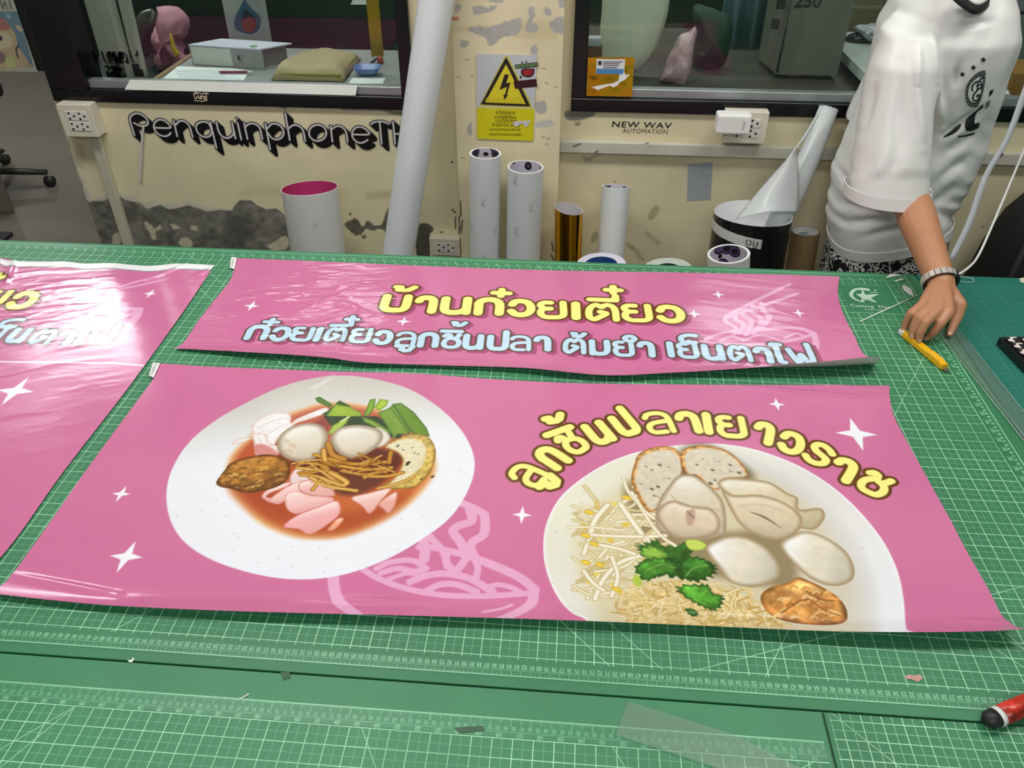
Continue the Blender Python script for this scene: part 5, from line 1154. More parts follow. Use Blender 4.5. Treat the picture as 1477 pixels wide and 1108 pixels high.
for q in v:
    th = -.08 - q[0] / r - .05; zt_ = .052 + .012 * th + q[1]; nrm = fr * math.cos(th) + side * math.sin(th); V.append(a2 + d * (L - zt_ + .010 * math.cos(th + .5)) + nrm * (r + .0005))
raw_obj('printed_mark', V, f, mat('mark_black', (24, 24, 24), .5), t)
t, a, b, r = roll('tape_roll', 'short white roll with a black and white core in front of the black roll', 'roll', (1051, 366), (1050.5, 390), 30, 1.93, 1.93, mat('roll_white', (218, 218, 216), .45), m_core_print, m_rim, .007, seg=48)
# leaning tube
A, B = Vector(aty(574.5, 366, 2.15)), Vector(aty(629.5, 0, 2.24)); d = (B - A).normalized()
lo_, hi_ = A + d * ((FLOOR_Z + .002 - A.z) / d.z), A + d * ((.80 - A.z) / d.z)
t = thing('plastic_tube', 'long white tube leaning against the wall left of the pillar', 'tube', tuple(lo_))
bm = bmesh.new(); add_pipe(bm, lo_, hi_, .0462, .0425, 48, (0, 1, 1)); o = bm_obj('tube_body', bm, [mat('white_gloss_tube', (214, 219, 222), .22, var=.015), m_rollin], t, True); o.modifiers.new('crisp', 'EDGE_SPLIT').split_angle = math.radians(50)
# loosely rolled white sheet standing in the black roll
kR = ((1010, 140), 4.43)
t = thing('liner_sheet', 'loosely rolled white liner sheet leaning out of the black roll', 'sheet', tuple(aty(1085, 330, 2.08)))
m_liner = mat('liner_white', (208, 213, 214), .32, var=.02)
ax = [(aty(*S(*kR, [p])[0], Y), w) for p, Y, w in (((818, 78), 2.315, 61), ((757, 240), 2.285, 64), ((680, 420), 2.25, 70), ((605, 590), 2.22, 74), ((520, 760), 2.18, 74), ((480, 850), 2.165, 72))]
bm = bmesh.new(); rings = []
for p, w in ax: rings.append((Vector(p), w / 4.43 * ((p - CAM) @ _f) / FOC))
N = 40; RR = []
for i, (p, r) in enumerate(rings):
    dd = (rings[min(i + 1, len(rings) - 1)][0] - rings[max(i - 1, 0)][0]).normalized(); s1 = dd.cross(Vector((0, 1, 0))).normalized(); s2 = s1.cross(dd).normalized()
    RR.append([p + (s1 * math.cos(2 * math.pi * j / N) + s2 * math.sin(2 * math.pi * j / N)) * r + (dd * -.004 * (j % 2) if i == 0 else dd * 0) for j in range(N)])
loft(bm, RR, True, False); o = bm_obj('rolled_part', bm, m_liner, t, True); md = o.modifiers.new('sheet', 'SOLIDIFY'); md.thickness = .001
# outer wrap opening like a cone
E0 = cr(S(*kR, [(752, 100), (700, 185), (640, 280), (560, 390), (480, 480), (390, 580), (300, 690), (222, 786)]), 6); E1 = cr(S(*kR, [(760, 102), (716, 190), (664, 270), (612, 335), (622, 430), (630, 540), (630, 650), (625, 738)]), 6)
n = len(E0); M_ = 16; Xg = np.zeros((n, M_, 3))
for i in range(n):
    t_ = i / (n - 1); e0, e1 = E0[i], E1[i]
    for j in range(M_):
        s_ = j / (M_ - 1); p = e0 * (1 - s_) + e1 * s_; p = p + np.array([0, -4.6 * math.sin(math.pi * s_) * t_ ** 2])
        Xg[i, j] = aty(p[0], p[1], 2.285 - .135 * t_ - .035 * (1 - t_) * (1 if t_ < .4 else (1 - t_) / .6) - .05 * math.sin(math.pi * min(1, s_ * .75 + .12)) * (.2 + .8 * t_))
me = grid_mesh('wrap_flap', Xg, np.full((n, M_, 3), 208.0)); o = link('wrap_flap', me, m_liner, t); md = o.modifiers.new('sheet', 'SOLIDIFY'); md.thickness = .0012

# bag, strap and cable at the right
m_bag = mat('black_fabric', (26, 26, 27), .75, var=.15, bump=.2, bscale=30)
bg = thing('bag', 'black fabric bag behind the teal mat at the right edge', 'bag', (1.45, 2.16, FLOOR_Z))
bm = bmesh.new(); RR = []
for z, xl, ry in ((-.79, 1.17, .10), (-.5, 1.15, .13), (-.25, 1.16, .135), (-.12, 1.175, .13), (-.02, 1.20, .12), (.04, 1.235, .10), (.075, 1.29, .07), (.088, 1.36, .03)):
    xr = 1.62; cx, rx = (xl + xr) / 2, (xr - xl) / 2
    RR.append([(cx + rx * abs(math.cos(q)) ** .7 * math.copysign(1, math.cos(q)), 2.17 + ry * abs(math.sin(q)) ** .7 * math.copysign(1, math.sin(q)), z) for q in (2 * math.pi * j / 32 for j in range(32))])
loft(bm, RR); bm_obj('bag_body', bm, m_bag, bg, True)
tube('bag_strap', [(1.21, 2.05, .03), (1.17, 2.0, -.1), (1.155, 2.0, -.3), (1.15, 2.04, -.55)], .008, mat('black_webbing', (40, 40, 41), .8), bg)
P = [aty(x, y, Y) for x, y, Y in ((1500, 60, 2.08), (1477, 121, 2.05), (1448, 200, 2.01), (1417, 254, 1.97), (1393, 321, 1.92), (1367, 375, 1.87))]
P = cr(P, 5); Q = []
for i, p in enumerate(P): Q.append(p + np.array([.0165 + .001 * math.sin(i * .4), .002, 0]))
me = grid_mesh('plastic_strip', np.stack([P, Q], 1), np.full((len(P), 2, 3), 225.0)); o = link('plastic_strip', me, clear_mat('milky_plastic', (226, 230, 236), refl=.03, rough=.2, opac=.62)); md = o.modifiers.new('sheet', 'SOLIDIFY'); md.thickness = .0012
tag(o, 'milky plastic strip hanging down behind the person\'s forearm', 'strip')
P = [aty(1490, 180, 2.02)] + [aty(x, y, Y) for x, y, Y in ((1476, 218, 2.0), (1447.6, 286.5, 1.95), (1429.5, 329, 1.91), (1411, 369, 1.86))] + [atz(1397, 386, .012), atz(1378, 398, .006), atz(1366, 401, .005)]
o = tube('cable', cr(P, 6), .0028, mat('white_cable', (232, 232, 230), .35)); tag(o, 'white cable curving down the wall to the mat behind the wrist', 'cable')
# ================================================================== ROOM BEHIND THE WINDOWS AND DOORWAY
m_desk = mat('grey_counter', (150, 152, 150), .4, var=.06)
m_edge = mat('brown_wood_edge', (136, 104, 66), .5, var=.12)
m_darkmetal = mat('dark_cabinet', (38, 39, 40), .5)
# LED panels on the far ceiling (their glare shows on the glossy banners)
m_panel, m_panel2 = mat('lit_panel', (250, 252, 255), .5, emit=9.0, var=0), mat('lit_panel_soft', (250, 252, 255), .5, emit=2.6, var=0)
for lab, x0, x1, y0, y1 in (('LED panel lamp on the far ceiling beyond the doorway, the farther one', -4.5, -3.62, 4.6, 4.92), ('LED panel lamp on the far ceiling beyond the doorway, the nearer one', -3.35, -2.9, 3.3, 3.7),
                            ('LED panel lamp on the far ceiling behind the left window', -1.72, -1.28, 4.55, 4.95), ('LED panel lamp on the far ceiling behind the right window', 0.85, 1.5, 4.55, 4.9)):
    t = thing('ceiling_lamp', lab, 'lamp', ((x0 + x1) / 2, (y0 + y1) / 2, 2.0))
    box('diffuser', (x0, y0, 1.985), (x1, y1, 1.992), m_panel2 if x0 < -2 else m_panel, t); box('housing', (x0 - .02, y0 - .02, 1.993), (x1 + .02, y1 + .02, 2.019), m_white_pl, t, .004)
m_spot = mat('lit_spot', (255, 255, 255), .5, emit=60.0, var=0)
for i, px in enumerate(((8, 319), (66, 322))):
    p = atz(*px, FLOOR_Z); d = p - CAM; d[2] *= -1; q = p + d * ((2.0 - FLOOR_Z) / d[2])
    t = thing('ceiling_spotlight', ('left round ceiling spotlight mirrored in the polished floor', 'right round ceiling spotlight mirrored in the polished floor')[i], 'lamp', tuple(q))
    bm = bmesh.new(); add_tube(bm, [(q[0], q[1], 2.0), (q[0], q[1], 2.012)], .035, 20); bm_obj('lamp_disc', bm, m_spot, t)
    bm = bmesh.new(); add_pipe(bm, (q[0], q[1], 2.0195), (q[0], q[1], 1.99), .055, .037, 24, (0, 0, 0)); bm_obj('trim_ring', bm, m_white_pl, t)

# counter behind the left window with office things
cn = thing('counter', 'grey counter with a brown wood edge just behind the left window', 'counter', (-.9, 2.7, FLOOR_Z))
CZ = .2
box('worktop', (-1.305, 2.466, CZ - .03), (-.44, 2.90, CZ), m_desk, cn, .002)
box('wood_edge', (-1.325, 2.466, CZ - .032), (-1.306, 2.90, CZ + .003), m_edge, cn, .002)
box('base', (-1.26, 2.50, FLOOR_Z + .001), (-.48, 2.84, CZ - .032), m_darkmetal, cn, .004)
def on_counter(px, z=CZ): return [atz(x, y, z) for x, y in px]
# box file
FL, FR = atz(278, 93.5, CZ), atz(383, 101, CZ); hh = aty(275, 64, FL[1])[2] - CZ; BK = atz(319, 55.5, CZ + hh) - np.array([FL[0], FL[1], CZ + hh])
BK[2] = 0; ex = (FR - FL); W_ = np.linalg.norm(ex) * .97; ex /= np.linalg.norm(ex)
bf = thing('box_file', 'white and grey lever arch file lying on the counter behind the left window', 'file', tuple(FL))
def obox(name, o, ex_, w, ey_, h, z0, z1, m, par, bevel=.001):
    P = [o, o + ex_ * w, o + ex_ * w + ey_ * h, o + ey_ * h]; return prism(name, [(p[0], p[1], z0) for p in P], z1 - z0, m, par)
ey = BK / np.linalg.norm(BK); D_ = np.linalg.norm(BK)
m_lilac = mat('file_white_card', (206, 206, 222), .5, var=.02); m_fgrey = mat('file_grey', (150, 154, 152), .45)
obox('spine', FL + ey * .001, ex, W_, ey, .006, CZ + .0005, CZ + hh - .004, m_fgrey, bf)
obox('cover', FL, ex, W_, ey, D_, CZ + hh - .004, CZ + hh, m_lilac, bf); obox('cover', FL, ex, W_, ey, D_, CZ + .0002, CZ + .004, m_fgrey, bf)
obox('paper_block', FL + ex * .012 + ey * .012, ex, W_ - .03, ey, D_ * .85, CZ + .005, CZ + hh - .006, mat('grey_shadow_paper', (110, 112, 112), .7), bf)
lp = FL - ey * .0008
obox('spine_label', lp + ex * .006, ex, W_ * .56, ey, .0006, CZ + .004, CZ + hh - .006, mat('file_label', (204, 208, 200), .5), bf)
q = FL + ex * W_ * .69 + np.array([0, 0, hh * .52]); bm = bmesh.new(); add_tube(bm, [q - ey * .002, q + ey * .001], .0115, 20); bm_obj('finger_ring', bm, m_alu, bf)
bm = bmesh.new(); add_tube(bm, [q - ey * .0026, q - ey * .001], .0085, 20); bm_obj('finger_hole', bm, m_hole, bf)
q = np.array([*atz(366, 67, CZ + hh)[:2], CZ + hh]); bm = bmesh.new(); add_tube(bm, [q, q + np.array([0, 0, .0008])], .013, 24); bm_obj('green_sticker', bm, mat('green_round', (84, 150, 92), .5), bf)
# papers and pen
pp = thing('paper_sheet', 'white form papers lying in front of the lever arch file', 'paper', tuple(atz(300, 108, CZ)))
prism('sheet', on_counter([(236, 114.5), (256, 97), (340, 100), (363, 104), (357, 108), (352, 117)], CZ + .0003), .003, m_tab, pp)
for i in range(7):
    a, b = atz(250 + i * 2, 101 + i * 2.2, CZ + .0036), atz(250 + i * 2 + 70 + 9 * (i % 3), 102.5 + i * 2.2, CZ + .0036)
    tube('print_line', [a, b], .0005, mat('print_line_blue', (150, 158, 190), .6), pp, 4)
a, b = atz(315, 104, CZ + .009), atz(362, 104, CZ + .009)
pn = thing('pen', 'magenta pen lying on the white papers', 'pen', tuple(a))
tube('barrel', [a, a + (b - a) * .08, a + (b - a) * .9], [.001, .0042, .0042], mat('magenta_plastic', (136, 26, 76), .3), pn, 14); tube('cap', [a + (b - a) * .9, b + (b - a) * .05], .0046, mat('clear_white', (220, 210, 220), .25), pn, 14)
# kraft envelope
en = thing('envelope', 'plump brown kraft envelope on the counter behind the left window', 'envelope', tuple(atz(450, 110, CZ)))
c4_ = [atz(391, 117, CZ), atz(497, 119, CZ), atz(521, 86, CZ), atz(432, 85, CZ)]
G = np.zeros((15, 19, 3))
for i in range(15):
    for j in range(19):
        v_, u_ = i / 14, j / 18; p = (c4_[0] * (1 - u_) + c4_[1] * u_) * (1 - v_) + (c4_[3] * (1 - u_) + c4_[2] * u_) * v_
        e_ = min(u_, 1 - u_) * 9; f_ = min(v_, 1 - v_) * 7; G[i, j] = p + np.array([0, 0, .004 + .036 * min(1, f_) ** .6 * min(1, e_ + .15) + .006 * math.sin(u_ * 9 + v_ * 4) * min(1, f_)])
o = link('front', grid_mesh('front', G, np.full((15, 19, 3), 160.)), mat('kraft_paper', (176, 156, 116), .6, var=.06, bump=.3, bscale=25), en); md = o.modifiers.new('sheet', 'SOLIDIFY'); md.thickness = .003
box('padding', (min(p[0] for p in c4_) + .03, c4_[0][1] + .01, CZ + .001), (c4_[1][0] - .012, c4_[2][1] - .02, CZ + .022), mat('olive_liner', (140, 132, 60), .6), en, .004)
# blue tray
q = atz(531, 108, CZ); tr = thing('tray', 'small blue plastic tray at the right end of the counter', 'tray', tuple(q))
bm = bmesh.new(); RR = []
for s_, z in ((.62, 0), (1, .024), (.95, .024), (.58, .004)):
    RR.append([(q[0] + s_ * .043 * abs(math.cos(t)) ** .5 * math.copysign(1, math.cos(t)), q[1] + s_ * .034 * abs(math.sin(t)) ** .5 * math.copysign(1, math.sin(t)), CZ + .002 + z) for t in (2 * math.pi * j / 28 for j in range(28))])
loft(bm, RR); bm_obj('tray_body', bm, mat('blue_plastic', (96, 120, 176), .3), tr, True)
o = prism('card', on_counter([(503, 121), (552, 121), (556, 113), (508, 113)], CZ + .0005), .0012, m_tab); tag(o, 'white card under the blue tray', 'card')
q = atz(549, 92, CZ); ca = thing('cap', 'small red cap beside the blue tray', 'cap', tuple(q)); bm = bmesh.new(); add_tube(bm, [q + np.array([0, 0, .001]), q + np.array([0, 0, .022])], [.011, .009], 16); bm_obj('cap_body', bm, mat('red_plastic', (166, 66, 40), .4), ca, True)
o = tube('scraper_tool', [atz(533, 94, CZ + .006), atz(541, 86, CZ + .012), atz(551, 80, CZ + .02)], [.006, .004, .005], mat('black_rubber', (30, 30, 32), .5), None, 10); tag(o, 'black handled scraper lying behind the blue tray', 'tool')
# gold strip, paper with drop, ruler
P = [aty(x, y, 2.62) for x, y in ((531, 8), (547, 8), (553.5, 80), (536, 82))]
gs = thing('foil_strip', 'shiny gold foil strip hanging behind the right end of the left window', 'foil', tuple(P[3]))
prism('strip', [P[0] + np.array([-.006, 0, .9]), P[1] + np.array([-.006, 0, .9]), P[2], P[3]], .002, mat('gold_strip', (206, 176, 40), .25, .9, var=.08, vscale=30, bump=.25, bscale=40), gs, axis=(0, 1, 0))
o = prism('white_board', [aty(x, y, 2.64) for x, y in ((506, 6.5), (546, 7), (546, -60), (530, -60))], .004, m_tab, axis=(0, 1, 0)); tag(o, 'white board corner at the top edge of the left window', 'board')
YD = 3.02
dp = Sheet(aty(332, 62, YD), (1, 0, 0), (0, 0, 1), .15, .62, .002, (176, 172, 176))
kD = ((250, 0), 7.385)
dp.poly(S(*kD, [(640, 430), (640, 300), (720, 80), (900, -200), (960, 430)]), (168, 164, 168), soft=.01)
dp.poly(S(*kD, [(745, -10), (700, 80), (646, 200), (650, 300), (720, 366), (800, 384), (880, 350), (916, 270), (900, 190), (820, 110), (765, 40)]), (62, 92, 124), smooth=5)
dp.poly(S(*kD, [(750, 110), (720, 180), (712, 270), (740, 340), (800, 362), (852, 330), (862, 250), (840, 200)]), (40, 40, 66), smooth=5)
dp.poly(S(*kD, [(770, 196), (722, 230), (716, 300), (760, 352), (820, 354), (860, 300), (856, 240), (820, 202)]), (150, 66, 60), smooth=5)
dp.stroke(S(*kD, [(690, 350), (760, 380), (830, 386), (900, 340), (922, 260)]), 2.2, (176, 186, 200), smooth=4)
me = dp.mesh('poster', pos=lambda U, V: dp.o + U[..., None] * dp.ux + V[..., None] * dp.uy + np.stack([0 * U, .02 * np.sin(U * 14), 0 * U], -1))
o = link('poster', me, mat('poster_print', (0, 0, 0), .4, attr=True)); md = o.modifiers.new('sheet', 'SOLIDIFY'); md.thickness = .002
tag(o, 'pale poster with a blue and red drop standing behind the lever arch file', 'poster')
a, b = aty(180, 126, 2.352), aty(513, 135, 2.352)
ru = thing('ruler', 'long white ruler lying on the bottom rail of the left window', 'ruler', tuple(a))
zr = .211 + .0245
prism('ruler_blade', [(aty(180, 127, 2.35)[0], 2.349, zr - .022), (aty(513, 135, 2.35)[0], 2.349, zr - .022), (aty(516, 126, 2.36)[0], 2.363, zr + .003), (aty(188, 117.5, 2.36)[0], 2.363, zr + .003)], .0025, mat('ruler_white', (208, 210, 204), .4), ru, axis=(0, -.9, .4))
structure(box('dark_backdrop', (-2.16, 3.42, FLOOR_Z), (-.05, 3.46, .62), mat('backdrop_black', (24, 24, 26), .6)))  # added backdrop, keeps the view through the left window dark
# pink cloth and yellow strap left of the counter
def crumple(name, outline, Y, thick, m, par=None, seed=0, amp=.02, n=5):
    """Puffy cloth shape: outline in photo points at depth Y, swollen front and back."""
    P = cr(outline, 4, True); P3 = np.array([aty(x, y, Y) for x, y in P]); c = P3.mean(0); r = np.random.default_rng(seed)
    bm = bmesh.new(); RR = []
    for k, s_ in enumerate((.04, .35, .65, .88, 1, .88, .65, .35, .04)):
        dy = -thick * math.cos(math.pi * k / 8)
        RR.append([c + (p - c) * s_ + np.array([0, dy + amp * (vnoise(np.array([p[0] * 18 + 9 * s_]), np.array([p[2] * 18 + seed + 5]), seed, 3)[0] - .5) * (1 if 0 < k < 8 else 0), 0]) for p in P3])
    loft(bm, RR)
    V = np.array([tuple(v.co) for v in bm.verts])
    for k_, ax in enumerate((0, 1, 2)):
        V[:, ax] += amp * .9 * (vnoise(V[:, 0] * 26 + 40 + 7 * k_, V[:, 2] * 26 + 40 + V[:, 1] * 30, seed + k_, 2) - .5)
    for v, q in zip(bm.verts, V): v.co = q
    o = bm_obj(name, bm, m, par, True); return o
m_pinkc = mat('pink_cloth', (206, 142, 160), .7, var=.15, vscale=14, bump=.4, bscale=18)
zc1 = aty(250, 104, 2.95)[2]
lc = thing('cabinet', 'low dark cabinet under the pink cloth bag, left of the counter', 'cabinet', (-1.48, 3.0, FLOOR_Z))
box('cabinet_body', (-1.86, 2.86, FLOOR_Z + .001), (-1.335, 3.2, zc1 - .004), m_darkmetal, lc, .004); box('cabinet_door', (-1.84, 2.852, FLOOR_Z + .05), (-1.355, 2.859, zc1 - .03), mat('cabinet_door_dark', (32, 33, 35), .4), lc, .002)
t = thing('cloth_bag', 'crumpled pink cloth bag with a yellow strap behind the left window', 'bag', tuple(aty(250, 100, 2.8)))
crumple('bag_body', [(232, 8), (262, 14), (268, 40), (264, 58), (254, 62), (268, 88), (262, 96), (246, 80), (238, 104), (228, 92), (226, 70), (218, 56), (222, 44), (230, 34), (228, 20)], 2.95, .06, m_pinkc, t, 3, .05)
crumple('bag_strap', [(244, 50), (247, 49), (252, 64), (256, 74), (260, 80), (254, 84), (249, 76), (246, 66)], 2.865, .008, mat('yellow_strap', (206, 176, 30), .5), t, 4, .004)
o = crumple('plastic_bag', [(196, 22), (220, 12), (232, 30), (222, 60), (212, 84), (204, 70), (196, 50)], 3.05, .05, mat('patterned_film', (66, 54, 56), .3, var=.5, vscale=30)); tag(o, 'dark patterned plastic bag between the pink cloth bag and the pale post', 'bag')
structure(prism('trim_2', [aty(170, 0, 2.50), aty(182, 0, 2.50), aty(207, 112, 2.50), aty(197, 113, 2.50)], .03, m_jamb, axis=(0, 1, 0)))
bm = bmesh.new(); P = [aty(172, 0, 2.5), aty(180.5, 0, 2.5)]
structure(box('trim_3', (P[0][0] + .0, 2.5, P[0][2] + .001), (P[1][0], 2.53, 2.0), m_jamb))
# dark office chair behind the left window and the one in the doorway
def chair(label, x, y, rz, seat_z=-.33, back=True):
    t = thing('office_chair', label, 'chair', (x, y, FLOOR_Z)); mb = mat('black_fabric_chair', (24, 24, 27), .7); mg = mat('chair_grey', (62, 60, 56), .4, .3)
    bm = bmesh.new(); RR = []
    for z, s_ in ((0, .85), (.02, .98), (.06, 1), (.085, .9)): RR.append([(x + s_ * .24 * abs(math.cos(q)) ** .6 * math.copysign(1, math.cos(q)), y + s_ * .23 * abs(math.sin(q)) ** .6 * math.copysign(1, math.sin(q)), seat_z + z) for q in (2 * math.pi * j / 28 for j in range(28))])
    loft(bm, RR); bm_obj('seat', bm, mb, t, True)
    tube('column', [(x, y, FLOOR_Z + .1), (x, y, seat_z)], [.03, .022], mg, t)
    if back:
        bx, by = x + .24 * math.cos(rz + 1.57), y + .24 * math.sin(rz + 1.57); R_ = Matrix.Rotation(rz, 3, 'Z')
        box('backrest', (bx - .22, by - .03, seat_z + .2), (bx + .22, by + .03, seat_z + .68), mb, t, .03, R_, (bx, by, 0))
        tube('back_stem', [(x, y, seat_z + .01), (bx, by, seat_z + .06), (bx, by, seat_z + .3)], .018, mg, t)
    for k in range(4):
        q = rz + 2 * math.pi * k / 4; e = Vector((x + .36 * math.cos(q), y + .36 * math.sin(q), FLOOR_Z + .075))
        l = tube('leg', [(x, y, FLOOR_Z + .105), tuple(e)], [.03, .02], mg, t, 10, True, .7)
        tube('caster', [(e.x - .02, e.y, FLOOR_Z + .027), (e.x + .02, e.y, FLOOR_Z + .027)], .026, mat('caster_dark', (44, 42, 40), .5), l, 18)
    return t
p = atz(74, 268, FLOOR_Z)
chair('black office chair on castors beyond the doorway', p[0] - .353, p[1] - .07, .2, -.36)
q = atz(19, 308, FLOOR_Z); gb = thing('storage_box', 'plain grey box on the floor at the left edge of the doorway', 'box', tuple(q)); box('box_body', (q[0] - .5, q[1], FLOOR_Z + .001), (q[0], q[1] + .02, aty(18, 228, q[1])[2]), mat('grey_card', (120, 118, 110), .6), gb, .003); box('box_lid', (q[0] - .5, q[1] - .003, aty(18, 228, q[1])[2] + .0005), (q[0] + .002, q[1] + .053, aty(18, 226, q[1])[2] + .004), mat('grey_card', (120, 118, 110), .6), gb, .002)

# dark board with a picture poster, beyond the doorway
YB = 3.15
pb = thing('display_stand', 'dark display stand carrying a picture poster beyond the doorway', 'stand', (aty(10, 60, YB)[0], YB + .1, FLOOR_Z))
xr_, zb_ = aty(78, 103, YB)[0], aty(40, 103, YB)[2]
box('board', (xr_ - .85, YB + .004, zb_), (xr_, YB + .03, .66), mat('board_black', (22, 25, 25), .3), pb, .003)
for x in (xr_ - .70, xr_ - .62): tube('post', [(x, YB + .05, FLOOR_Z + .02), (x, YB + .05, .6)], .016, m_darkmetal, pb)
box('foot', (xr_ - .85, YB - .05, FLOOR_Z + .001), (xr_ - .60, YB + .2, FLOOR_Z + .02), m_darkmetal, pb, .004)
kP = ((0, 0), 9.231)
a = aty(-60, 101.5, YB)
po = Sheet((a[0], YB, a[2]), (1, 0, 0), (0, 0, 1), aty(53, 101, YB)[0] - a[0] + .0, .5, .0016, (196, 196, 188))
po.poly(S(*kP, [(-700, 150), (240, 155), (450, 890), (-700, 890)]), (116, 148, 168))
po.poly(S(*kP, [(-700, 300), (0, 250), (110, 330), (200, 450), (240, 620), (330, 890), (-700, 890)]), (206, 186, 152), smooth=3)
po.poly(S(*kP, [(-300, 300), (0, 240), (80, 290), (140, 380), (0, 400), (-300, 430)]), (190, 130, 126), smooth=3)
po.poly(S(*kP, [(-300, 440), (0, 420), (120, 460), (160, 560), (100, 640), (-300, 660)]), (222, 214, 184), smooth=3)
for px, cl in (([(200, 340), (260, 340), (300, 400), (290, 430), (240, 400)], (208, 200, 172)), ([(80, 190), (140, 190), (140, 250), (90, 240)], (150, 186, 206)), ([(60, 780), (180, 760), (200, 880), (90, 890)], (206, 214, 150)), ([(360, 840), (430, 880), (340, 880)], (206, 170, 140)), ([(-100, 700), (40, 700), (70, 810), (-60, 860)], (150, 126, 130))): po.poly(S(*kP, px), cl, smooth=3)
po.stroke(S(*kP, [(250, 600), (215, 660), (240, 760)]), 2.4, (84, 82, 104), smooth=4); po.stroke(S(*kP, [(-20, 470), (20, 500), (10, 530)]), 3, (60, 60, 66))
for p in ([(0, 0), (40, 120), (60, 20), (100, 120)], [(120, 0), (150, 120)], [(-60, 0), (-30, 120)]): po.stroke(S(*kP, p), 2.6, (128, 130, 128))
pl = [aty(x, y, YB) for x, y in ((-60, 99), (52.5, 99.8), (20, -12), (-60, -12))]
me = po.mesh('poster', pos=None)
pr = link('poster', me, mat('poster_print', (0, 0, 0), .4, attr=True)); md = pr.modifiers.new('sheet', 'SOLIDIFY'); md.thickness = .001
tag(pr, 'white bordered picture poster in pale pinks and blues at the top left corner', 'poster')

# behind the right window
c2 = thing('counter', 'dark grey counter behind the right window, carrying the grey machine', 'counter', (1.1, 2.9, FLOOR_Z))
box('worktop', (.03, 2.466, CZ - .03), (2.35, 3.3, CZ), mat('dark_grey_counter', (92, 88, 80), .4, var=.08), c2, .002); box('base', (.06, 2.5, FLOOR_Z + .001), (2.3, 3.25, CZ - .032), m_darkmetal, c2)
# curling cream sheet
n, k = 22, 14; G = np.zeros((n, k, 3)); Lp = cr([(871, -90), (869, 0), (866, 40), (863, 86), (868, 100), (880, 106)], 5); Rp = cr([(968, -90), (965, 0), (958, 36), (945, 72), (930, 94), (913, 106)], 5)
Lp, Rp = Lp[np.linspace(0, len(Lp) - 1, n).astype(int)], Rp[np.linspace(0, len(Rp) - 1, n).astype(int)]
for i in range(n):
    for j in range(k):
        s_ = j / (k - 1); p = Lp[i] * (1 - s_) + Rp[i] * s_; G[i, j] = aty(p[0], p[1], 2.60 + .07 * s_ * s_ - .02 * math.sin(3 * s_))
o = link('cream_sheet', grid_mesh('cream_sheet', G, np.full((n, k, 3), 200.)), mat('cream_sheet', (236, 236, 216), .45, var=.04, vscale=9)); md = o.modifiers.new('sheet', 'SOLIDIFY'); md.thickness = .0015
tag(o, 'large curling cream sheet behind the left side of the right window', 'sheet')
bx = thing('packet', 'white and brown packet at the left edge of the right window, above the gold pouch', 'packet', tuple(aty(856, 90, 2.52)))
px_box('label_band', (849, 55), (866, 67), 2.515, 2.55, mat('packet_white', (206, 206, 212), .5), bx); px_box('packet_body', (848, 67), (866, 113), 2.515, 2.55, mat('packet_brown', (130, 98, 80), .6), bx)
# gold pouch stuck on the pane
YG = 2.350
gp = thing('foil_pouch', 'gold foil pouch with a torn white and blue label taped inside the frame', 'pouch', tuple(aty(846, 138, YG)))
kG = ((820, 0), 7.385)
prism('pouch_body', [aty(*p, YG) for p in S(*kG, [(208, 612), (702, 614), (676, 1030), (190, 1022)])], .006, mat('gold_pouch', (196, 160, 38), .24, 1.0, var=.1, vscale=24, bump=.6, bscale=7, bdist=.03), gp, axis=(0, 1, 0), bevel=0)
prism('label', [aty(*p, YG - .0012) for p in S(*kG, [(300, 630), (604, 634), (590, 790), (292, 788)])], .0008, mat('label_white', (222, 224, 228), .5), gp, axis=(0, 1, 0))
prism('label_band', [aty(*p, YG - .002) for p in S(*kG, [(300, 732), (586, 736), (582, 790), (294, 786)])], .0006, mat('label_blue', (78, 136, 190), .5), gp, axis=(0, 1, 0))
prism('torn_paper', [aty(*p, YG - .0015) for p in S(*kG, [(545, 790), (590, 770), (612, 800), (655, 790), (600, 850), (570, 866), (540, 880), (520, 910), (480, 930), (440, 912), (340, 948), (310, 958), (250, 930), (300, 916), (400, 900), (470, 890), (530, 860), (540, 820)])], .0008, m_tab, gp, axis=(0, 1, 0))
for yy, x1 in ((658, 580), (677, 545), (697, 530), (720, 520)): prism('label_text', [aty(*p, YG - .0022) for p in S(*kG, [(368, yy - 5), (x1, yy - 4), (x1, yy + 5), (368, yy + 4)])], .0004, mat('label_ink', (110, 112, 120), .5), gp, axis=(0, 1, 0))
prism('label_text', [aty(*p, YG - .0022) for p in S(*kG, [(316, 650), (352, 650), (352, 692), (316, 692)])], .0004, mat('label_ink_dark', (40, 40, 44), .5), gp, axis=(0, 1, 0))
t = thing('plush_bag', 'pale pink fuzzy bag standing behind the right window', 'bag', tuple(aty(965, 130, 2.6)))
crumple('bag_body', S(*kG, [(1340, 280), (1362, 400), (1335, 590), (1270, 800), (1222, 962), (1100, 880), (985, 876), (980, 850), (1010, 780), (1060, 620), (1130, 440), (1180, 350), (1230, 330), (1290, 320)]), 2.60, .04, mat('pink_fuzz', (214, 176, 184), .85, var=.35, vscale=26, bump=.6, bscale=60), t, 6, .02)
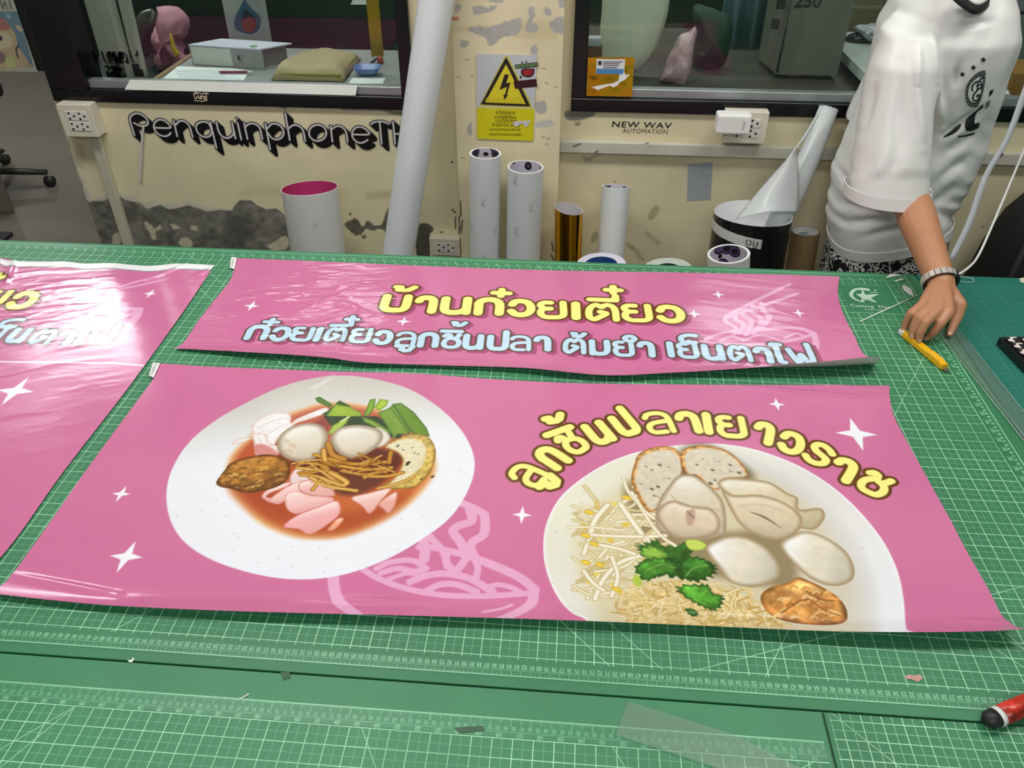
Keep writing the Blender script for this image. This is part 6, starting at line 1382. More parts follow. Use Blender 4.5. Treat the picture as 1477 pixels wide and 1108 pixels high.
# grey machine
gm = thing('office_machine', 'grey machine marked 250 on the counter behind the right window', 'machine', tuple(atz(1150, 116, CZ)))
A0, A1 = atz(1117, 115, CZ), atz(1199, 116, CZ); yb_ = A0[1]; xl = A0[0]; m_mg = mat('machine_grey', (106, 106, 94), .5, var=.04); m_mg2 = mat('machine_grey_side', (112, 112, 100), .5)
SL = atz(1101, 92, CZ)
prism('machine_body', [(xl, yb_, CZ + .016), (A1[0] + .012, yb_, CZ + .016), (A1[0] + .012, yb_ + .3, CZ + .016), (xl + .0, yb_ + .3, CZ + .016), (xl - .022, yb_ + .17, CZ + .016)], .32, m_mg, gm)
box('foot', (xl + .03, yb_ + .02, CZ + .0005), (A1[0], yb_ + .25, CZ + .0155), m_hole, gm)
u = aty(1134, 40, yb_ - .001); v_ = aty(1120.5, 104, yb_ - .001)
tube('door_seam', [u, v_], .003, m_hole, gm, 6)
tube('door_seam', [aty(1141, 0, yb_ - .001), u], .0012, m_hole, gm, 6)
for c_ in ((1118, 34), (1126, 5)):
    p = aty(*c_, yb_ + .012); bm = bmesh.new(); add_box(bm, (p[0] - .011, p[1] - .012, p[2] - .014), (p[0] + .011, p[1] + .004, p[2] + .014)); bm_obj('latch', bm, m_hole, gm, False, .002)
lettering('machine_mark', '250', aty(1166, 1.5, yb_ - .002), (1, 0, 0), (0, 0, 1), .034, mat('black_print', (18, 18, 17), .5), gm, .02, 1.05, width=.076)
cb = thing('cardboard_box', 'dim khaki cardboard box behind the white desk, right of the grey machine', 'box', tuple(atz(1240, 60, CZ)))
px_box('box_body', (1226, -20), (1275, 52), 3.06, 3.2, mat('khaki_card', (104, 96, 60), .7, var=.15), cb); box('tape_band', (aty(1226, 0, 3.059)[0], 3.058, aty(1226, 12, 3.059)[2]), (aty(1275, 0, 3.059)[0], 3.0598, aty(1226, 7, 3.059)[2]), mat('pale_tape', (130, 126, 104), .5), cb)
n = 30; G = np.zeros((2, n, 3))
for j in range(n):
    x = 1026 + (1095 - 1026) * j / (n - 1); yv = 3.02 + .018 * math.sin(j * .55)
    G[0, j] = aty(x + 6, 90, yv); G[0, j, 2] = CZ + .001; G[1, j] = G[0, j] + np.array([0, 0, .40])
o = link('plastic_curtain', grid_mesh('plastic_curtain', G, np.full((2, n, 3), 120.)), mat('blue_grey_plastic', (120, 142, 158), .35, var=.08)); md = o.modifiers.new('sheet', 'SOLIDIFY'); md.thickness = .002
tag(o, 'blue grey plastic sheet standing left of the grey machine', 'sheet')
o = crumple('green_bundle', [(1000, 12), (1022, 10), (1052, 22), (1056, 48), (1046, 94), (1020, 96), (1000, 96), (1002, 60)], 2.75, .06, mat('dark_green_cloth', (32, 52, 42), .6, var=.3, vscale=14)); tag(o, 'dark green bundle behind the pink fuzzy bag', 'bundle')
# white desk corner, mouse and crumpled paper
dk = thing('desk', 'white desk corner behind the right window, left of the person', 'desk', tuple(atz(1260, 60, FLOOR_Z)))
ZD = .26; P = [atz(1187, 46, ZD), atz(1312, 46, ZD), np.array([1.10, 2.52, ZD]), np.array([.836, 2.52, ZD])]
prism('desk_top', [p - np.array([0, 0, .028]) for p in P], .028, mat('desk_white', (214, 220, 216), .3, var=.02), dk)
c_ = (P[0] + P[1] + P[2] + P[3]) / 4; box('leg', (c_[0] - .02, c_[1] - .02, CZ + .001), (c_[0] + .02, c_[1] + .02, ZD - .0285), m_darkmetal, dk)
p = P[0]; bm = bmesh.new(); add_box(bm, (p[0] + .001, p[1] - .006, ZD - .02), (p[0] + .012, p[1] - .001, ZD - .008)); bm_obj('edge_clip', bm, mat('navy_clip', (40, 44, 84), .4), dk)
q = atz(1238, 60, ZD); bm = bmesh.new(); RR = []
for z, s_ in ((.001, .95), (.008, 1), (.018, .85), (.027, .5), (.031, .15)): RR.append([(q[0] + s_ * .045 * math.cos(t), q[1] + s_ * .028 * math.sin(t), ZD + z) for t in (2 * math.pi * j / 24 for j in range(24))])
loft(bm, RR); o = bm_obj('computer_mouse', bm, mat('mouse_black', (26, 27, 28), .3), None, True); tag(o, 'black computer mouse on the white desk corner', 'mouse')
t = thing('paper_scrap', 'crumpled black and white paper beside the mouse on the white desk', 'paper', tuple(atz(1255, 55, ZD)))
o = crumple('paper_ball', [(1235, 41), (1246, 34), (1272, 36), (1270, 58), (1256, 58), (1242, 50)], 2.88, .03, mat('mottled_paper', (190, 188, 196), .6, var=.85, vscale=60), t, 8, .03)
# far right: cardboard and grey slab seen past the chest
o = thing('cardboard_box', 'brown cardboard box on the counter at the right edge of the right window', 'box', tuple(atz(1475, 140, CZ))); px_box('box_body', (1463, 106), (1530, 143), 2.52, 2.68, mat('brown_card', (158, 112, 52), .65, var=.1), o)
o = crumple('white_bag', [(1436, 139), (1440, 132), (1450, 127), (1458, 130), (1460, 139)], 2.505, .02, m_tab); tag(o, 'small white bag beside the brown cardboard box', 'bag')
gl_ = thing('storage_case', 'grey storage case stacked behind the person\'s chest in the right window', 'case', tuple(atz(1470, 100, CZ))); px_box('case_body', (1380, 20), (1600, 108), 2.75, 3.0, mat('case_grey', (112, 120, 122), .5), gl_, .004); px_box('case_lid', (1380, -40), (1600, 19), 2.745, 3.0, mat('case_lid_grey', (124, 128, 132), .5), gl_, .004)
# lettering on the frame and on the left pane
lettering('maker_mark', 'SAMSUNG', aty(169.5, 130.5, WALL_Y - .0128), (1, 0, .0), (0, 0, 1), 1, mat('faint_maker_print', (52, 54, 58), .4), win1, .01, 1.15, width=.078, height=.0095)
stq = Sheet(aty(277, 150, WALL_Y - .0132), (1, 0, 0), (0, 0, 1), .06, .05, .0007, (190, 176, 150), 0.0)
kq = ((250, 0), 7.385)
for p in ([(255, 1000), (235, 985), (220, 1010), (228, 1050), (250, 1048), (252, 1022)], [(268, 1020), (272, 1050), (286, 1050), (290, 1022), (292, 1054)], [(300, 1022), (304, 1052)], [(302, 1030), (316, 1022)], [(322, 1022), (326, 1054)], [(350, 1000), (356, 1060), (338, 1060), (336, 1030), (352, 1024)], [(230, 1070), (300, 1080), (356, 1070)], [(216, 1000), (240, 982), (300, 1002), (350, 990), (372, 1000)]):
    stq.stroke(S(*kq, p), 1.5, (206, 190, 164))
o = link('sticker', stq.mesh('sticker', mask=.5), mat('sticker_print', (0, 0, 0), .35, attr=True)); tag(o, 'small pale scribble sticker on the black frame under the left window', 'sticker')
m_glink = mat('black_film', (14, 14, 14), .5)
for txt, x, y, h in (('ท่', 134, 83, .018), ('แ', 195, 82, .018), ('D', 135.5, 101.5, .0185), ('L', 199, 101.5, .0185), ('igita', 165, 102, .018), ('แผนก', 166, 83, .016)):
    v, f = text_mesh(txt, .026, 1.05, .01); q = aty(x, y, WALL_Y + .0805); c_ = (v.min(0) + v.max(0)) / 2
    raw_obj('pane_lettering', [q + np.array([p[0] - c_[0], 0, p[1] - c_[1]]) for p in v], f, m_glink, win1)
# ================================================================== PERSON
m_skin = mat('skin', (186, 132, 98), .48, var=.07, vscale=16, bump=.12, bscale=220)
m_jersey = mat('white_jersey', (228, 228, 226), .42, var=.02, vscale=5, bump=.10, bscale=16, bdist=.01)
m_blackc = mat('black_cloth', (20, 20, 22), .6, var=.08)
m_shorts = mat('patterned_shorts', (220, 220, 218), .6)
nt = m_shorts.node_tree; n = nt.nodes
tc = n.new('ShaderNodeTexCoord'); nz = n.new('ShaderNodeTexNoise'); nz.inputs['Scale'].default_value = 34; nz.inputs['Distortion'].default_value = 2.4; nz.inputs['Detail'].default_value = 1
nt.links.new(tc.outputs['Object'], nz.inputs['Vector']); rp = n.new('ShaderNodeValToRGB'); rp.color_ramp.interpolation = 'CONSTANT'
e = rp.color_ramp.elements; e[0].color = lin((18, 18, 20)); e[1].position = .51; e[1].color = lin((206, 206, 204)); q_ = e.new(.64); q_.color = lin((30, 30, 32))
nt.links.new(nz.outputs[0], rp.inputs[0]); nt.links.new(rp.outputs[0], n['Principled BSDF'].inputs['Base Color'])

person = thing('person', 'person in a white football jersey leaning over the table, cutting with a yellow knife', 'person', (aty(1283, 345, 2.10)[0], 2.10, FLOOR_Z))
def capsule(bm, a, b, ra, rb, seg=14):
    a, b = Vector(a), Vector(b)
    d = (b - a); L = d.length; d.normalize(); pts, rs = [], []
    for t in (0, .12, .3, .5, .7, .88, 1): pts.append(a + d * L * t); rs.append(ra + (rb - ra) * t)
    P = [a - d * ra * k for k in (.96, .8, .5)] + pts + [b + d * rb * k for k in (.5, .8, .96)]
    R = [ra * k for k in (.28, .6, .866)] + rs + [rb * k for k in (.866, .6, .28)]
    add_tube(bm, P, R, seg)
def chain(bm, pts, seg=14):
    for (a, ra), (b, rb) in zip(pts, pts[1:]): capsule(bm, a, b, ra, rb, seg)
def ellipsoid(bm, c, r, rot=None):
    g = bmesh.ops.create_uvsphere(bm, u_segments=20, v_segments=14, radius=1.0)['verts']
    for v in g:
        p = Vector((v.co.x * r[0], v.co.y * r[1], v.co.z * r[2])); v.co = (rot @ p if rot else p) + Vector(c)
def hand(bm, wrist, joints, palm_r=.016):
    """joints: four fingers of [MCP, PIP, DIP, tip] and a thumb of [base, MCP, IP, tip]."""
    W_ = Vector(wrist)
    for f in joints[:4]: chain(bm, [(W_ + (Vector(f[0]) - W_) * .12, .021), (W_ + (Vector(f[0]) - W_) * .6, .0165), (f[0], .0125)])
    for f in joints[:4]: chain(bm, [(f[0], .0128), (f[1], .0104), (f[2], .0090), (f[3], .0077)], 12)
    for f, g in zip(joints[:3], joints[1:4]): chain(bm, [(W_ + (Vector(f[0]) + Vector(g[0]) - 2 * W_) * .28, .0165), ((Vector(f[0]) + Vector(g[0])) / 2 * 1.0, .0105)])
    t = joints[4]; chain(bm, [(W_ + (Vector(t[0]) - W_) * .3, .020), (t[0], .0165), (t[1], .0125), (t[2], .0095), (t[3], .0075)], 12)
wrist = Vector(atz(1357, 408, .072)); elbow = Vector(aty(1312, 285, 1.86)); shoulder = Vector(aty(1316, 70, 1.985))
A = lambda x, y, z: tuple(atz(x, y, z))
RJ = [[A(1331, 441, .058), A(1315, 452, .050), A(1308, 464, .030), A(1304, 474, .014)],
      [A(1342, 444, .064), A(1325, 457, .055), A(1318, 472, .034), A(1315.5, 483, .019)],
      [A(1354, 447, .066), A(1335, 465, .055), A(1328, 479, .036), A(1325.5, 489, .021)],
      [A(1368, 450, .064), A(1357, 466, .050), A(1347, 479, .030), A(1339.5, 487, .014)],
      [A(1383, 440, .050), A(1381, 455, .034), A(1375, 470, .020), A(1369.5, 482, .010)]]
hip = Vector((aty(1283, 345, 2.10)[0], 2.10, -.02)); chest = Vector(aty(1352, 105, 2.09)); neck0 = Vector(aty(1388, -20, 2.07)); head = Vector(aty(1418, -150, 2.05))
bm = bmesh.new()
chain(bm, [(shoulder, .044), (shoulder + (elbow - shoulder) * .5, .043), (elbow, .041)], 18)
chain(bm, [(elbow, .041), (elbow + (wrist - elbow) * .25, .0425), (elbow + (wrist - elbow) * .6, .036), (wrist, .0295)], 18)
hand(bm, wrist, RJ)
# far arm, hanging relaxed
ls_ = Vector((chest.x + .01, 2.255, chest.z + .10)); le = ls_ + Vector((-.05, .012, -.29)); lw = le + Vector((.05, -.01, -.24))
chain(bm, [(ls_, .054), (le, .040), (lw, .028)], 16)
LJ = [[tuple(lw + Vector((dx, dy - .012, -.085))), tuple(lw + Vector((dx + .004, dy - .016, -.125 - l))), tuple(lw + Vector((dx + .004, dy - .024, -.146 - l))), tuple(lw + Vector((dx + .002, dy - .034, -.160 - l)))] for dx, dy, l in ((-.032, .0, -.01), (-.011, .002, 0), (.010, .002, .004), (.031, .0, -.004))]
LJ.append([tuple(lw + Vector((.034, -.008, -.04))), tuple(lw + Vector((.046, -.016, -.065))), tuple(lw + Vector((.048, -.024, -.09))), tuple(lw + Vector((.046, -.03, -.108)))])
hand(bm, lw, LJ)
# trunk, neck, head with a face (turned down towards the work)
chain(bm, [(hip, .115), (hip + (chest - hip) * .5, .112), (chest, .120)], 24)
chain(bm, [(shoulder + Vector((.0, .03, 0)), .045), (chest + Vector((.03, 0, .06)), .085), (ls_ + Vector((0, -.05, 0)), .05)], 18)
chain(bm, [(neck0 - Vector((.01, 0, .08)), .065), (neck0 + Vector((.02, 0, .05)), .058), (head - Vector((.0, 0, .04)), .062)], 18)
fd = Vector((.80, -.34, -.5)).normalized(); sd = Vector((.39, .92, 0)).normalized(); ud = sd.cross(fd).normalized(); ud = ud if ud.z > 0 else -ud
ellipsoid(bm, head + Vector((0, 0, .03)), (.098, .078, .112)); ellipsoid(bm, head + fd * .03 - ud * .055, (.062, .056, .06))
capsule(bm, head + fd * .088 + ud * .0, head + fd * .104 - ud * .03, .010, .014, 10)           # nose
capsule(bm, head + fd * .082 - ud * .066 - sd * .016, head + fd * .082 - ud * .066 + sd * .016, .009, .009, 10)   # lips
for k in (-1, 1):
    ellipsoid(bm, head + sd * .080 * k - fd * .005, (.022, .012, .032)); capsule(bm, head + fd * .078 + ud * .032 + sd * .016 * k, head + fd * .07 + ud * .034 + sd * .045 * k, .011, .010, 10)
# legs and feet
for k in (-1, 1):
    h = hip + Vector((0, .058 * k, -.05)); kn = Vector((hip.x + .03, hip.y + .085 * k, -.38)); an = Vector((hip.x - .02, hip.y + .09 * k, FLOOR_Z + .085))
    chain(bm, [(h, .076), (kn, .054)], 20); chain(bm, [(kn, .056), (kn + (an - kn) * .3 + Vector((-.02, 0, 0)), .055), (an, .037)], 18)
    chain(bm, [(an + Vector((-.035, 0, -.045)), .034), (an + Vector((.06, -.005, -.045)), .033), (an + Vector((.14, -.01, -.058)), .024)], 16)
body = bm_obj('body', bm, m_skin, person, True)
md = body.modifiers.new('skin', 'REMESH'); md.mode = 'VOXEL'; md.voxel_size = .0031; md.use_smooth_shade = True
md = body.modifiers.new('soft', 'SMOOTH'); md.factor = .5; md.iterations = 5
baked(body)
# fingernails and eyes
for f in RJ:
    p, q = Vector(f[3]), Vector(f[2]); d = (p - q).normalized(); up_ = Vector((-.1, -.35, .9)); up_ = (up_ - d * up_.dot(d)).normalized(); sx = d.cross(up_)
    bm = bmesh.new(); ellipsoid(bm, (0, 0, 0), (.0046, .0062, .0012), None); M_ = Matrix((sx, d, up_)).transposed()
    for v in bm.verts: v.co = M_ @ v.co + p + up_ * .0061 + d * .001
    bm_obj('fingernail', bm, mat('nail', (206, 160, 138), .3, var=.02), person, True)
for k in (-1, 1):
    bm = bmesh.new(); ellipsoid(bm, head + fd * .079 + ud * .012 + sd * .032 * k, (.012, .012, .009)); bm_obj('eye', bm, mat('eye_dark', (40, 30, 26), .2), person, True)
bm = bmesh.new(); RR = []
for t in np.linspace(.02, 1.75, 12):
    RR.append([head + Vector((0, 0, .03)) + (ud * math.cos(t) * .124 + (fd * math.cos(q) * (.104 if math.cos(q) < 0 else .100 * (1 if t < 1.0 else .9)) + sd * math.sin(q) * .089) * math.sin(t)) - fd * .012 * t for q in (2 * math.pi * j / 36 for j in range(36))])
loft(bm, RR)
bmesh.ops.delete(bm, geom=[f for f in bm.faces if (f.calc_center_median() - head).dot(fd) > .07 and (f.calc_center_median() - head).dot(ud) < .07], context='FACES')
hr = bm_obj('hair', bm, mat('black_hair', (24, 20, 19), .45, bump=.5, bscale=90, bstretch=(1, 1, .1)), person, True); md = hr.modifiers.new('thick', 'SOLIDIFY'); md.thickness = .012

# jersey: trunk and sleeves as one cloth surface
def ring(L, R, Yc, b, drop=0.0, n=40, pw=.82):
    l, r = Vector(aty(*L, Yc)), Vector(aty(*R, Yc)); c = (l + r) / 2; h = (r - l) / 2; out = []
    for j in range(n):
        t = 2 * math.pi * j / n; cx, sy = math.cos(t), math.sin(t)
        cx, sy = abs(cx) ** pw * math.copysign(1, cx), abs(sy) ** pw * math.copysign(1, sy)
        out.append(c + h * cx + Vector((0, sy * b, drop * sy)))
    return out
bm = bmesh.new()
TR = [((1203, 392), (1362, 352), 2.10, .145), ((1199, 352), (1366, 316), 2.10, .147), ((1197, 336), (1368, 302), 2.10, .150), ((1196, 316), (1374, 288), 2.10, .150), ((1195, 292), (1382, 270), 2.10, .150), ((1200, 262), (1392, 252), 2.10, .150), ((1209, 235), (1403, 234), 2.10, .152), ((1219, 210), (1413, 214), 2.10, .155), ((1232, 185), (1421, 180), 2.10, .158),
      ((1248, 150), (1432, 143), 2.095, .165), ((1256, 110), (1441, 108), 2.09, .175), ((1264, 75), (1449, 70), 2.085, .185), ((1274, 40), (1454, 38), 2.08, .190), ((1294, 2), (1455, 2), 2.075, .165), ((1320, -26), (1450, -28), 2.07, .135), ((1345, -46), (1438, -48), 2.07, .095), ((1356, -58), (1428, -60), 2.07, .07)]
loft(bm, [ring(*r) for r in TR])
SR = [((1288, 20), (1376, 14), 2.02, .05), ((1272, 42), (1366, 42), 1.985, .075), ((1256, 88), (1352, 92), 1.95, .080), ((1242, 150), (1343, 155), 1.92, .072), ((1231, 208), (1338, 215), 1.895, .075), ((1222.5, 262), (1339, 268), 1.875, .078), ((1220.5, 280), (1340, 288), 1.87, .079), ((1217, 310), (1341, 320), 1.862, .079)]
loft(bm, [ring(*r, n=36, pw=.9) for r in SR])
FL_ = [(ls_ + Vector((.01, -.06, .02)), .06), (ls_ + Vector((0, .0, -.05)), .082), (ls_ + (le - ls_) * .5, .088), (le + Vector((0, 0, .0)), .092)]
add_tube(bm, [p for p, r in FL_], [r for p, r in FL_], 24)
jersey = bm_obj('jersey', bm, m_jersey, person, True)
md = jersey.modifiers.new('cloth', 'REMESH'); md.mode = 'VOXEL'; md.voxel_size = .0055; md.use_smooth_shade = True
md = jersey.modifiers.new('soft', 'SMOOTH'); md.factor = .5; md.iterations = 9
baked(jersey)
def cut_below(me, r0, r1, sel, n, pw):
    """Open the cloth below a hem: drop faces past the ring r1 that belong to that opening."""
    A0, A1 = ring(*r0, n=n, pw=pw), ring(*r1, n=n, pw=pw); c0, c1 = sum(A0, Vector()) / n, sum(A1, Vector()) / n
    nn = (A1[0] - A1[n // 2]).cross(A1[n // 4] - A1[3 * n // 4]).normalized(); nn = nn if nn.dot(c1 - c0) > 0 else -nn
    bm = bmesh.new(); bm.from_mesh(me)
    gs = [f for f in bm.faces if sel(f.calc_center_median(), c1)]
    ge = list({e for f in gs for e in f.edges} | {v for f in gs for v in f.verts} | set(gs))
    bmesh.ops.bisect_plane(bm, geom=ge, plane_co=c1, plane_no=nn, clear_outer=True); bm.to_mesh(me); bm.free(); me.update()
HEM_S = (((1222, 264), (1339.5, 271), 1.8745, .0782), ((1220.6, 281), (1340, 289), 1.8695, .0792)); HEM_B = (((1198, 340), (1367, 305), 2.10, .1485), ((1199, 353), (1366, 317), 2.10, .1475))
cut_below(jersey.data, *HEM_S, lambda p, c: p.y < 1.934 and (Vector((p.x, p.y)) - Vector((c.x, c.y))).length < .13 and p.z < c.z + .05, 36, .9)
cut_below(jersey.data, *HEM_B, lambda p, c: p.z < c.z + .06 and p.y > 1.93, 40, .82)
md = jersey.modifiers.new('cloth', 'SOLIDIFY'); md.thickness = .002
me = jersey.data; nv = len(me.vertices); co = np.empty(nv * 3, np.float32); me.vertices.foreach_get('co', co); co = co.reshape(-1, 3).astype(float)
no = np.empty(nv * 3, np.float32); me.vertices.foreach_get('normal', no); no = no.reshape(-1, 3)
W2 = co + np.array(jersey.matrix_parent_inverse.translation) * 0
dd = (W2 - CAM); zc_ = dd @ _f; pxs = 738.5 + FOC * (dd @ _r) / zc_; pys = 554 - FOC * (dd @ _u) / zc_
fold = np.zeros(nv)
xw, zw = co[:, 0], co[:, 2]
low = sstep(.30, .02, zw)                      # soft sagging folds around the waist
fold += .014 * low * (vnoise((xw * .35 + zw * 1.0) * 26 + 30, (xw - zw * .2) * 7 + 20, 3, 2) - .5) * 2
slv = sstep(1.97, 1.90, co[:, 1])
fold += .009 * slv * (vnoise((xw - zw * .18) * 20 + 30, zw * 3.2 + 20, 5, 2) - .5) * 2
up_m = sstep(.18, .35, zw) * (1 - slv)
fold += .010 * up_m * (vnoise((xw * .8 + zw * .9) * 15 + 30, (zw * .8 - xw * .6) * 5 + 20, 7, 2) - .5) * 2
fold *= 1 - slv * sstep(240, 262, pys) * (co[:, 0] < 1.2)
fold *= 1 - (1 - slv) * sstep(315, 335, pys)
def groove(p, q, w, depth):
    p, q = np.array(p, float), np.array(q, float); d = q - p; t = np.clip(((pxs - p[0]) * d[0] + (pys - p[1]) * d[1]) / (d @ d), 0, 1)
    dist = np.hypot(pxs - p[0] - t * d[0], pys - p[1] - t * d[1]); return 1.4 * depth * np.exp(-(dist / w) ** 2) * np.sin(math.pi * np.clip(t, .08, .92))
near = (no[:, 1] < .35)
for p, q, w, dp_ in (((1324, 60), (1322, 130), 6, .008), ((1322, 120), (1330, 215), 6, .007), ((1344, 50), (1352, 130), 5, .006), ((1352, 120), (1359, 185), 5, .008), ((1380, 36), (1432, 30), 6, -.008), ((1362, 195), (1420, 155), 6, -.009), ((1360, 225), (1408, 190), 7, -.008), ((1352, 262), (1398, 226), 7, -.008), ((1345, 300), (1385, 262), 6, -.006),
                  ((1205, 292), (1290, 312), 6, -.006), ((1215, 322), (1300, 318), 6, -.006), ((1240, 344), (1310, 325), 6, -.006), ((1212, 245), (1224, 275), 5, -.007), ((1262, 110), (1240, 190), 8, -.007), ((1384, 92), (1378, 130), 6, -.007), ((1300, 90), (1292, 240), 8, -.005)):
    fold += np.where(near, groove(p, q, w, dp_), 0)
co2 = co + no * fold[:, None]
me.vertices.foreach_set('co', co2.astype(np.float32).ravel()); me.update()
# hems
def band(name, r0, r1, grow=.0025, n=36, pw=.9):
    bm = bmesh.new(); A0, A1 = ring(*r0, n=n, pw=pw), ring(*r1, n=n, pw=pw); c0, c1 = sum(A0, Vector()) / n, sum(A1, Vector()) / n
    g = lambda P, c: [p + (p - c).normalized() * grow for p in P]
    loft(bm, [g(A0, c0), g(A1, c1)], True, False); o = bm_obj(name, bm, m_jersey, person, True); md = o.modifiers.new('t', 'SOLIDIFY'); md.thickness = .0025; md.offset = 1; o.modifiers.new('crisp', 'EDGE_SPLIT').split_angle = math.radians(40); return o
band('sleeve_cuff', *HEM_S, grow=.0014)
band('bottom_hem', *HEM_B, grow=.0016, n=40, pw=.82)
# collar
LP = [Vector(aty(x, y, Y)) for x, y, Y in ((1374, -6, 1.90), (1392, 9, 1.895), (1406, 15, 1.90), (1422, 4, 1.94), (1434, -14, 2.02), (1428, -34, 2.13), (1406, -54, 2.17), (1378, -58, 2.14), (1360, -46, 2.02), (1362, -24, 1.93))]
LP = [Vector(p) for p in cr(LP, 6, True)]; cc_ = sum(LP, Vector()) / len(LP)
def cloop(s_, dz): return [cc_ + (p - cc_) * s_ + Vector((0, -.004, dz)) for p in LP]
for nm, a_, b_, mm in (('collar', (1.06, -.004), (.99, .010), m_blackc), ('collar_stripe', (.99, .010), (.945, .0165), m_jersey), ('collar_inner', (.945, .0165), (.82, .030), m_blackc)):
    bm = bmesh.new(); loft(bm, [cloop(*a_), cloop(*b_)], True, False); o = bm_obj(nm, bm, mm, person, True); md = o.modifiers.new('t', 'SOLIDIFY'); md.thickness = .005; md.offset = 1
# printed badge, stars and lettering, laid on the cloth
bvh = BVHTree.FromPolygons([tuple(v) for v in co2], [tuple(p.vertices) for p in me.polygons])
class PxSheet(Sheet):
    def uv(s, pts): return (np.atleast_2d(np.array(pts, float)) - (s.o[0], s.o[1])) * (1, 1)
    def mpp(s, x, y): return 1.0
def cloth_print(name, x0, y0, x1, y1, paint, label=None):
    sh = PxSheet((x0, y0, 0), (1, 0, 0), (0, 1, 0), x1 - x0, y1 - y0, .4, (20, 20, 22), 0.0); paint(sh)
    X = np.zeros((sh.ny, sh.nx, 3)); ok = sh.al > .5
    for j in range(sh.ny):
        for i in range(sh.nx):
            if not ok[max(0, j - 1):j + 2, max(0, i - 1):i + 2].any(): continue
            d = Vector(ray(x0 + i * .4, y0 + j * .4)).normalized(); h = bvh.ray_cast(Vector(CAM), d)
            if h[0] is None: ok[j, i] = False; continue
            X[j, i] = h[0] - d * .0014
    m_ = grid_mesh(name, X, sh.img, ok & (np.abs(X).sum(-1) > 0)); o = link(name, m_, mat('jersey_print', (0, 0, 0), .45, attr=True, var=.02), person)
    if label: o['label'] = label
kJ = ((1340, 60), 7.914)
def star5(sh, c, r, a0=0):
    P = [(c[0] + (r if i % 2 == 0 else r * .42) * math.sin(a0 + math.pi * i / 5), c[1] - (r if i % 2 == 0 else r * .42) * math.cos(a0 + math.pi * i / 5)) for i in range(10)]; sh.poly(P, (18, 18, 20), soft=.3)
def p_star(c, a): return lambda sh: star5(sh, S(*kJ, [c])[0], 5.3, a)
for i, (c, a) in enumerate((((380, 375), .2), ((508, 298), .35), ((620, 208), .2))):
    q = S(*kJ, [c])[0]; cloth_print('printed_star', q[0] - 6.5, q[1] - 6.5, q[0] + 6.5, q[1] + 6.5, p_star(c, a))
def p_badge(sh):
    out = S(*kJ, [(642, 332), (560, 352), (480, 420), (430, 500), (412, 590), (420, 680), (460, 740), (520, 755), (560, 735), (600, 650), (632, 520), (646, 420)])
    sh.poly(out, (74, 76, 78), smooth=4, soft=.3)
    o2 = cr(out, 4, True); c = o2.mean(0)
    for i in range(0, len(o2), 2): sh.stroke([c + (o2[i] - c) * .84, c + (o2[i] - c) * .93], .8, (176, 178, 178), soft=.3)
    sh.poly(c + (o2 - c) * .74, (40, 40, 42), soft=.3); sh.poly(c + (o2 - c) * .70, (226, 227, 225), soft=.3)
    for st, w in (([(616, 420), (596, 415), (580, 450), (540, 462), (500, 500), (490, 545), (498, 562)], 2.4), ([(560, 470), (556, 520), (548, 560), (514, 600), (500, 650), (520, 676), (556, 668), (576, 620), (560, 612), (545, 630)], 2.4), ([(545, 505), (592, 492), (600, 516), (560, 548)], 2.2), ([(590, 456), (604, 500), (598, 540)], 2.0)):
        sh.stroke(S(*kJ, st), w, (18, 18, 20), smooth=4, soft=.3)
cloth_print('club_badge', 1390, 100, 1424, 157, p_badge, 'round black and white club badge with a monogram')
def p_let(sh):
    B = (16, 16, 18)
    sh.poly(S(*kJ, [(160, 1092), (240, 1030), (320, 960), (370, 938), (352, 990), (300, 1040), (230, 1076)]), B, smooth=3, soft=.3)
    sh.poly(S(*kJ, [(428, 880), (500, 820), (560, 770), (616, 716), (612, 760), (570, 786), (536, 830), (522, 900), (530, 940), (574, 920), (572, 976), (520, 1010), (460, 1026), (420, 1010), (410, 950)]), B, smooth=2, soft=.3)
    sh.poly(S(*kJ, [(326, 1076), (420, 1066), (530, 1034), (516, 1062), (430, 1086), (332, 1100)]), B, soft=.3)
    sh.poly(S(*kJ, [(690, 566), (742, 536), (726, 590), (688, 636)]), B, soft=.3); sh.poly(S(*kJ, [(650, 700), (700, 660), (690, 730), (640, 780)]), (120, 122, 122), soft=.3)
cloth_print('printed_letters', 1356, 122, 1438, 202, p_let, 'large black print across the jersey front')
# shorts
bm = bmesh.new()
loft(bm, [ring(*r, n=40, pw=.85) for r in (((1203, 335), (1362, 302), 2.10, .135), ((1192, 362), (1364, 330), 2.10, .142), ((1186, 386), (1360, 362), 2.10, .146), ((1176, 430), (1345, 420), 2.10, .150), ((1170, 470), (1330, 470), 2.10, .140))])
for k in (-1, 1):
    h = hip + Vector((-.0, .075 * k, -.12)); kn = Vector((hip.x + .01, hip.y + .09 * k, -.36)); add_tube(bm, [h, (h + kn) / 2, kn], [.098, .10, .105], 24)
sh_ = bm_obj('shorts', bm, m_shorts, person, True); md = sh_.modifiers.new('cloth', 'REMESH'); md.mode = 'VOXEL'; md.voxel_size = .008; md.use_smooth_shade = True; md = sh_.modifiers.new('soft', 'SMOOTH'); md.iterations = 4; baked(sh_)
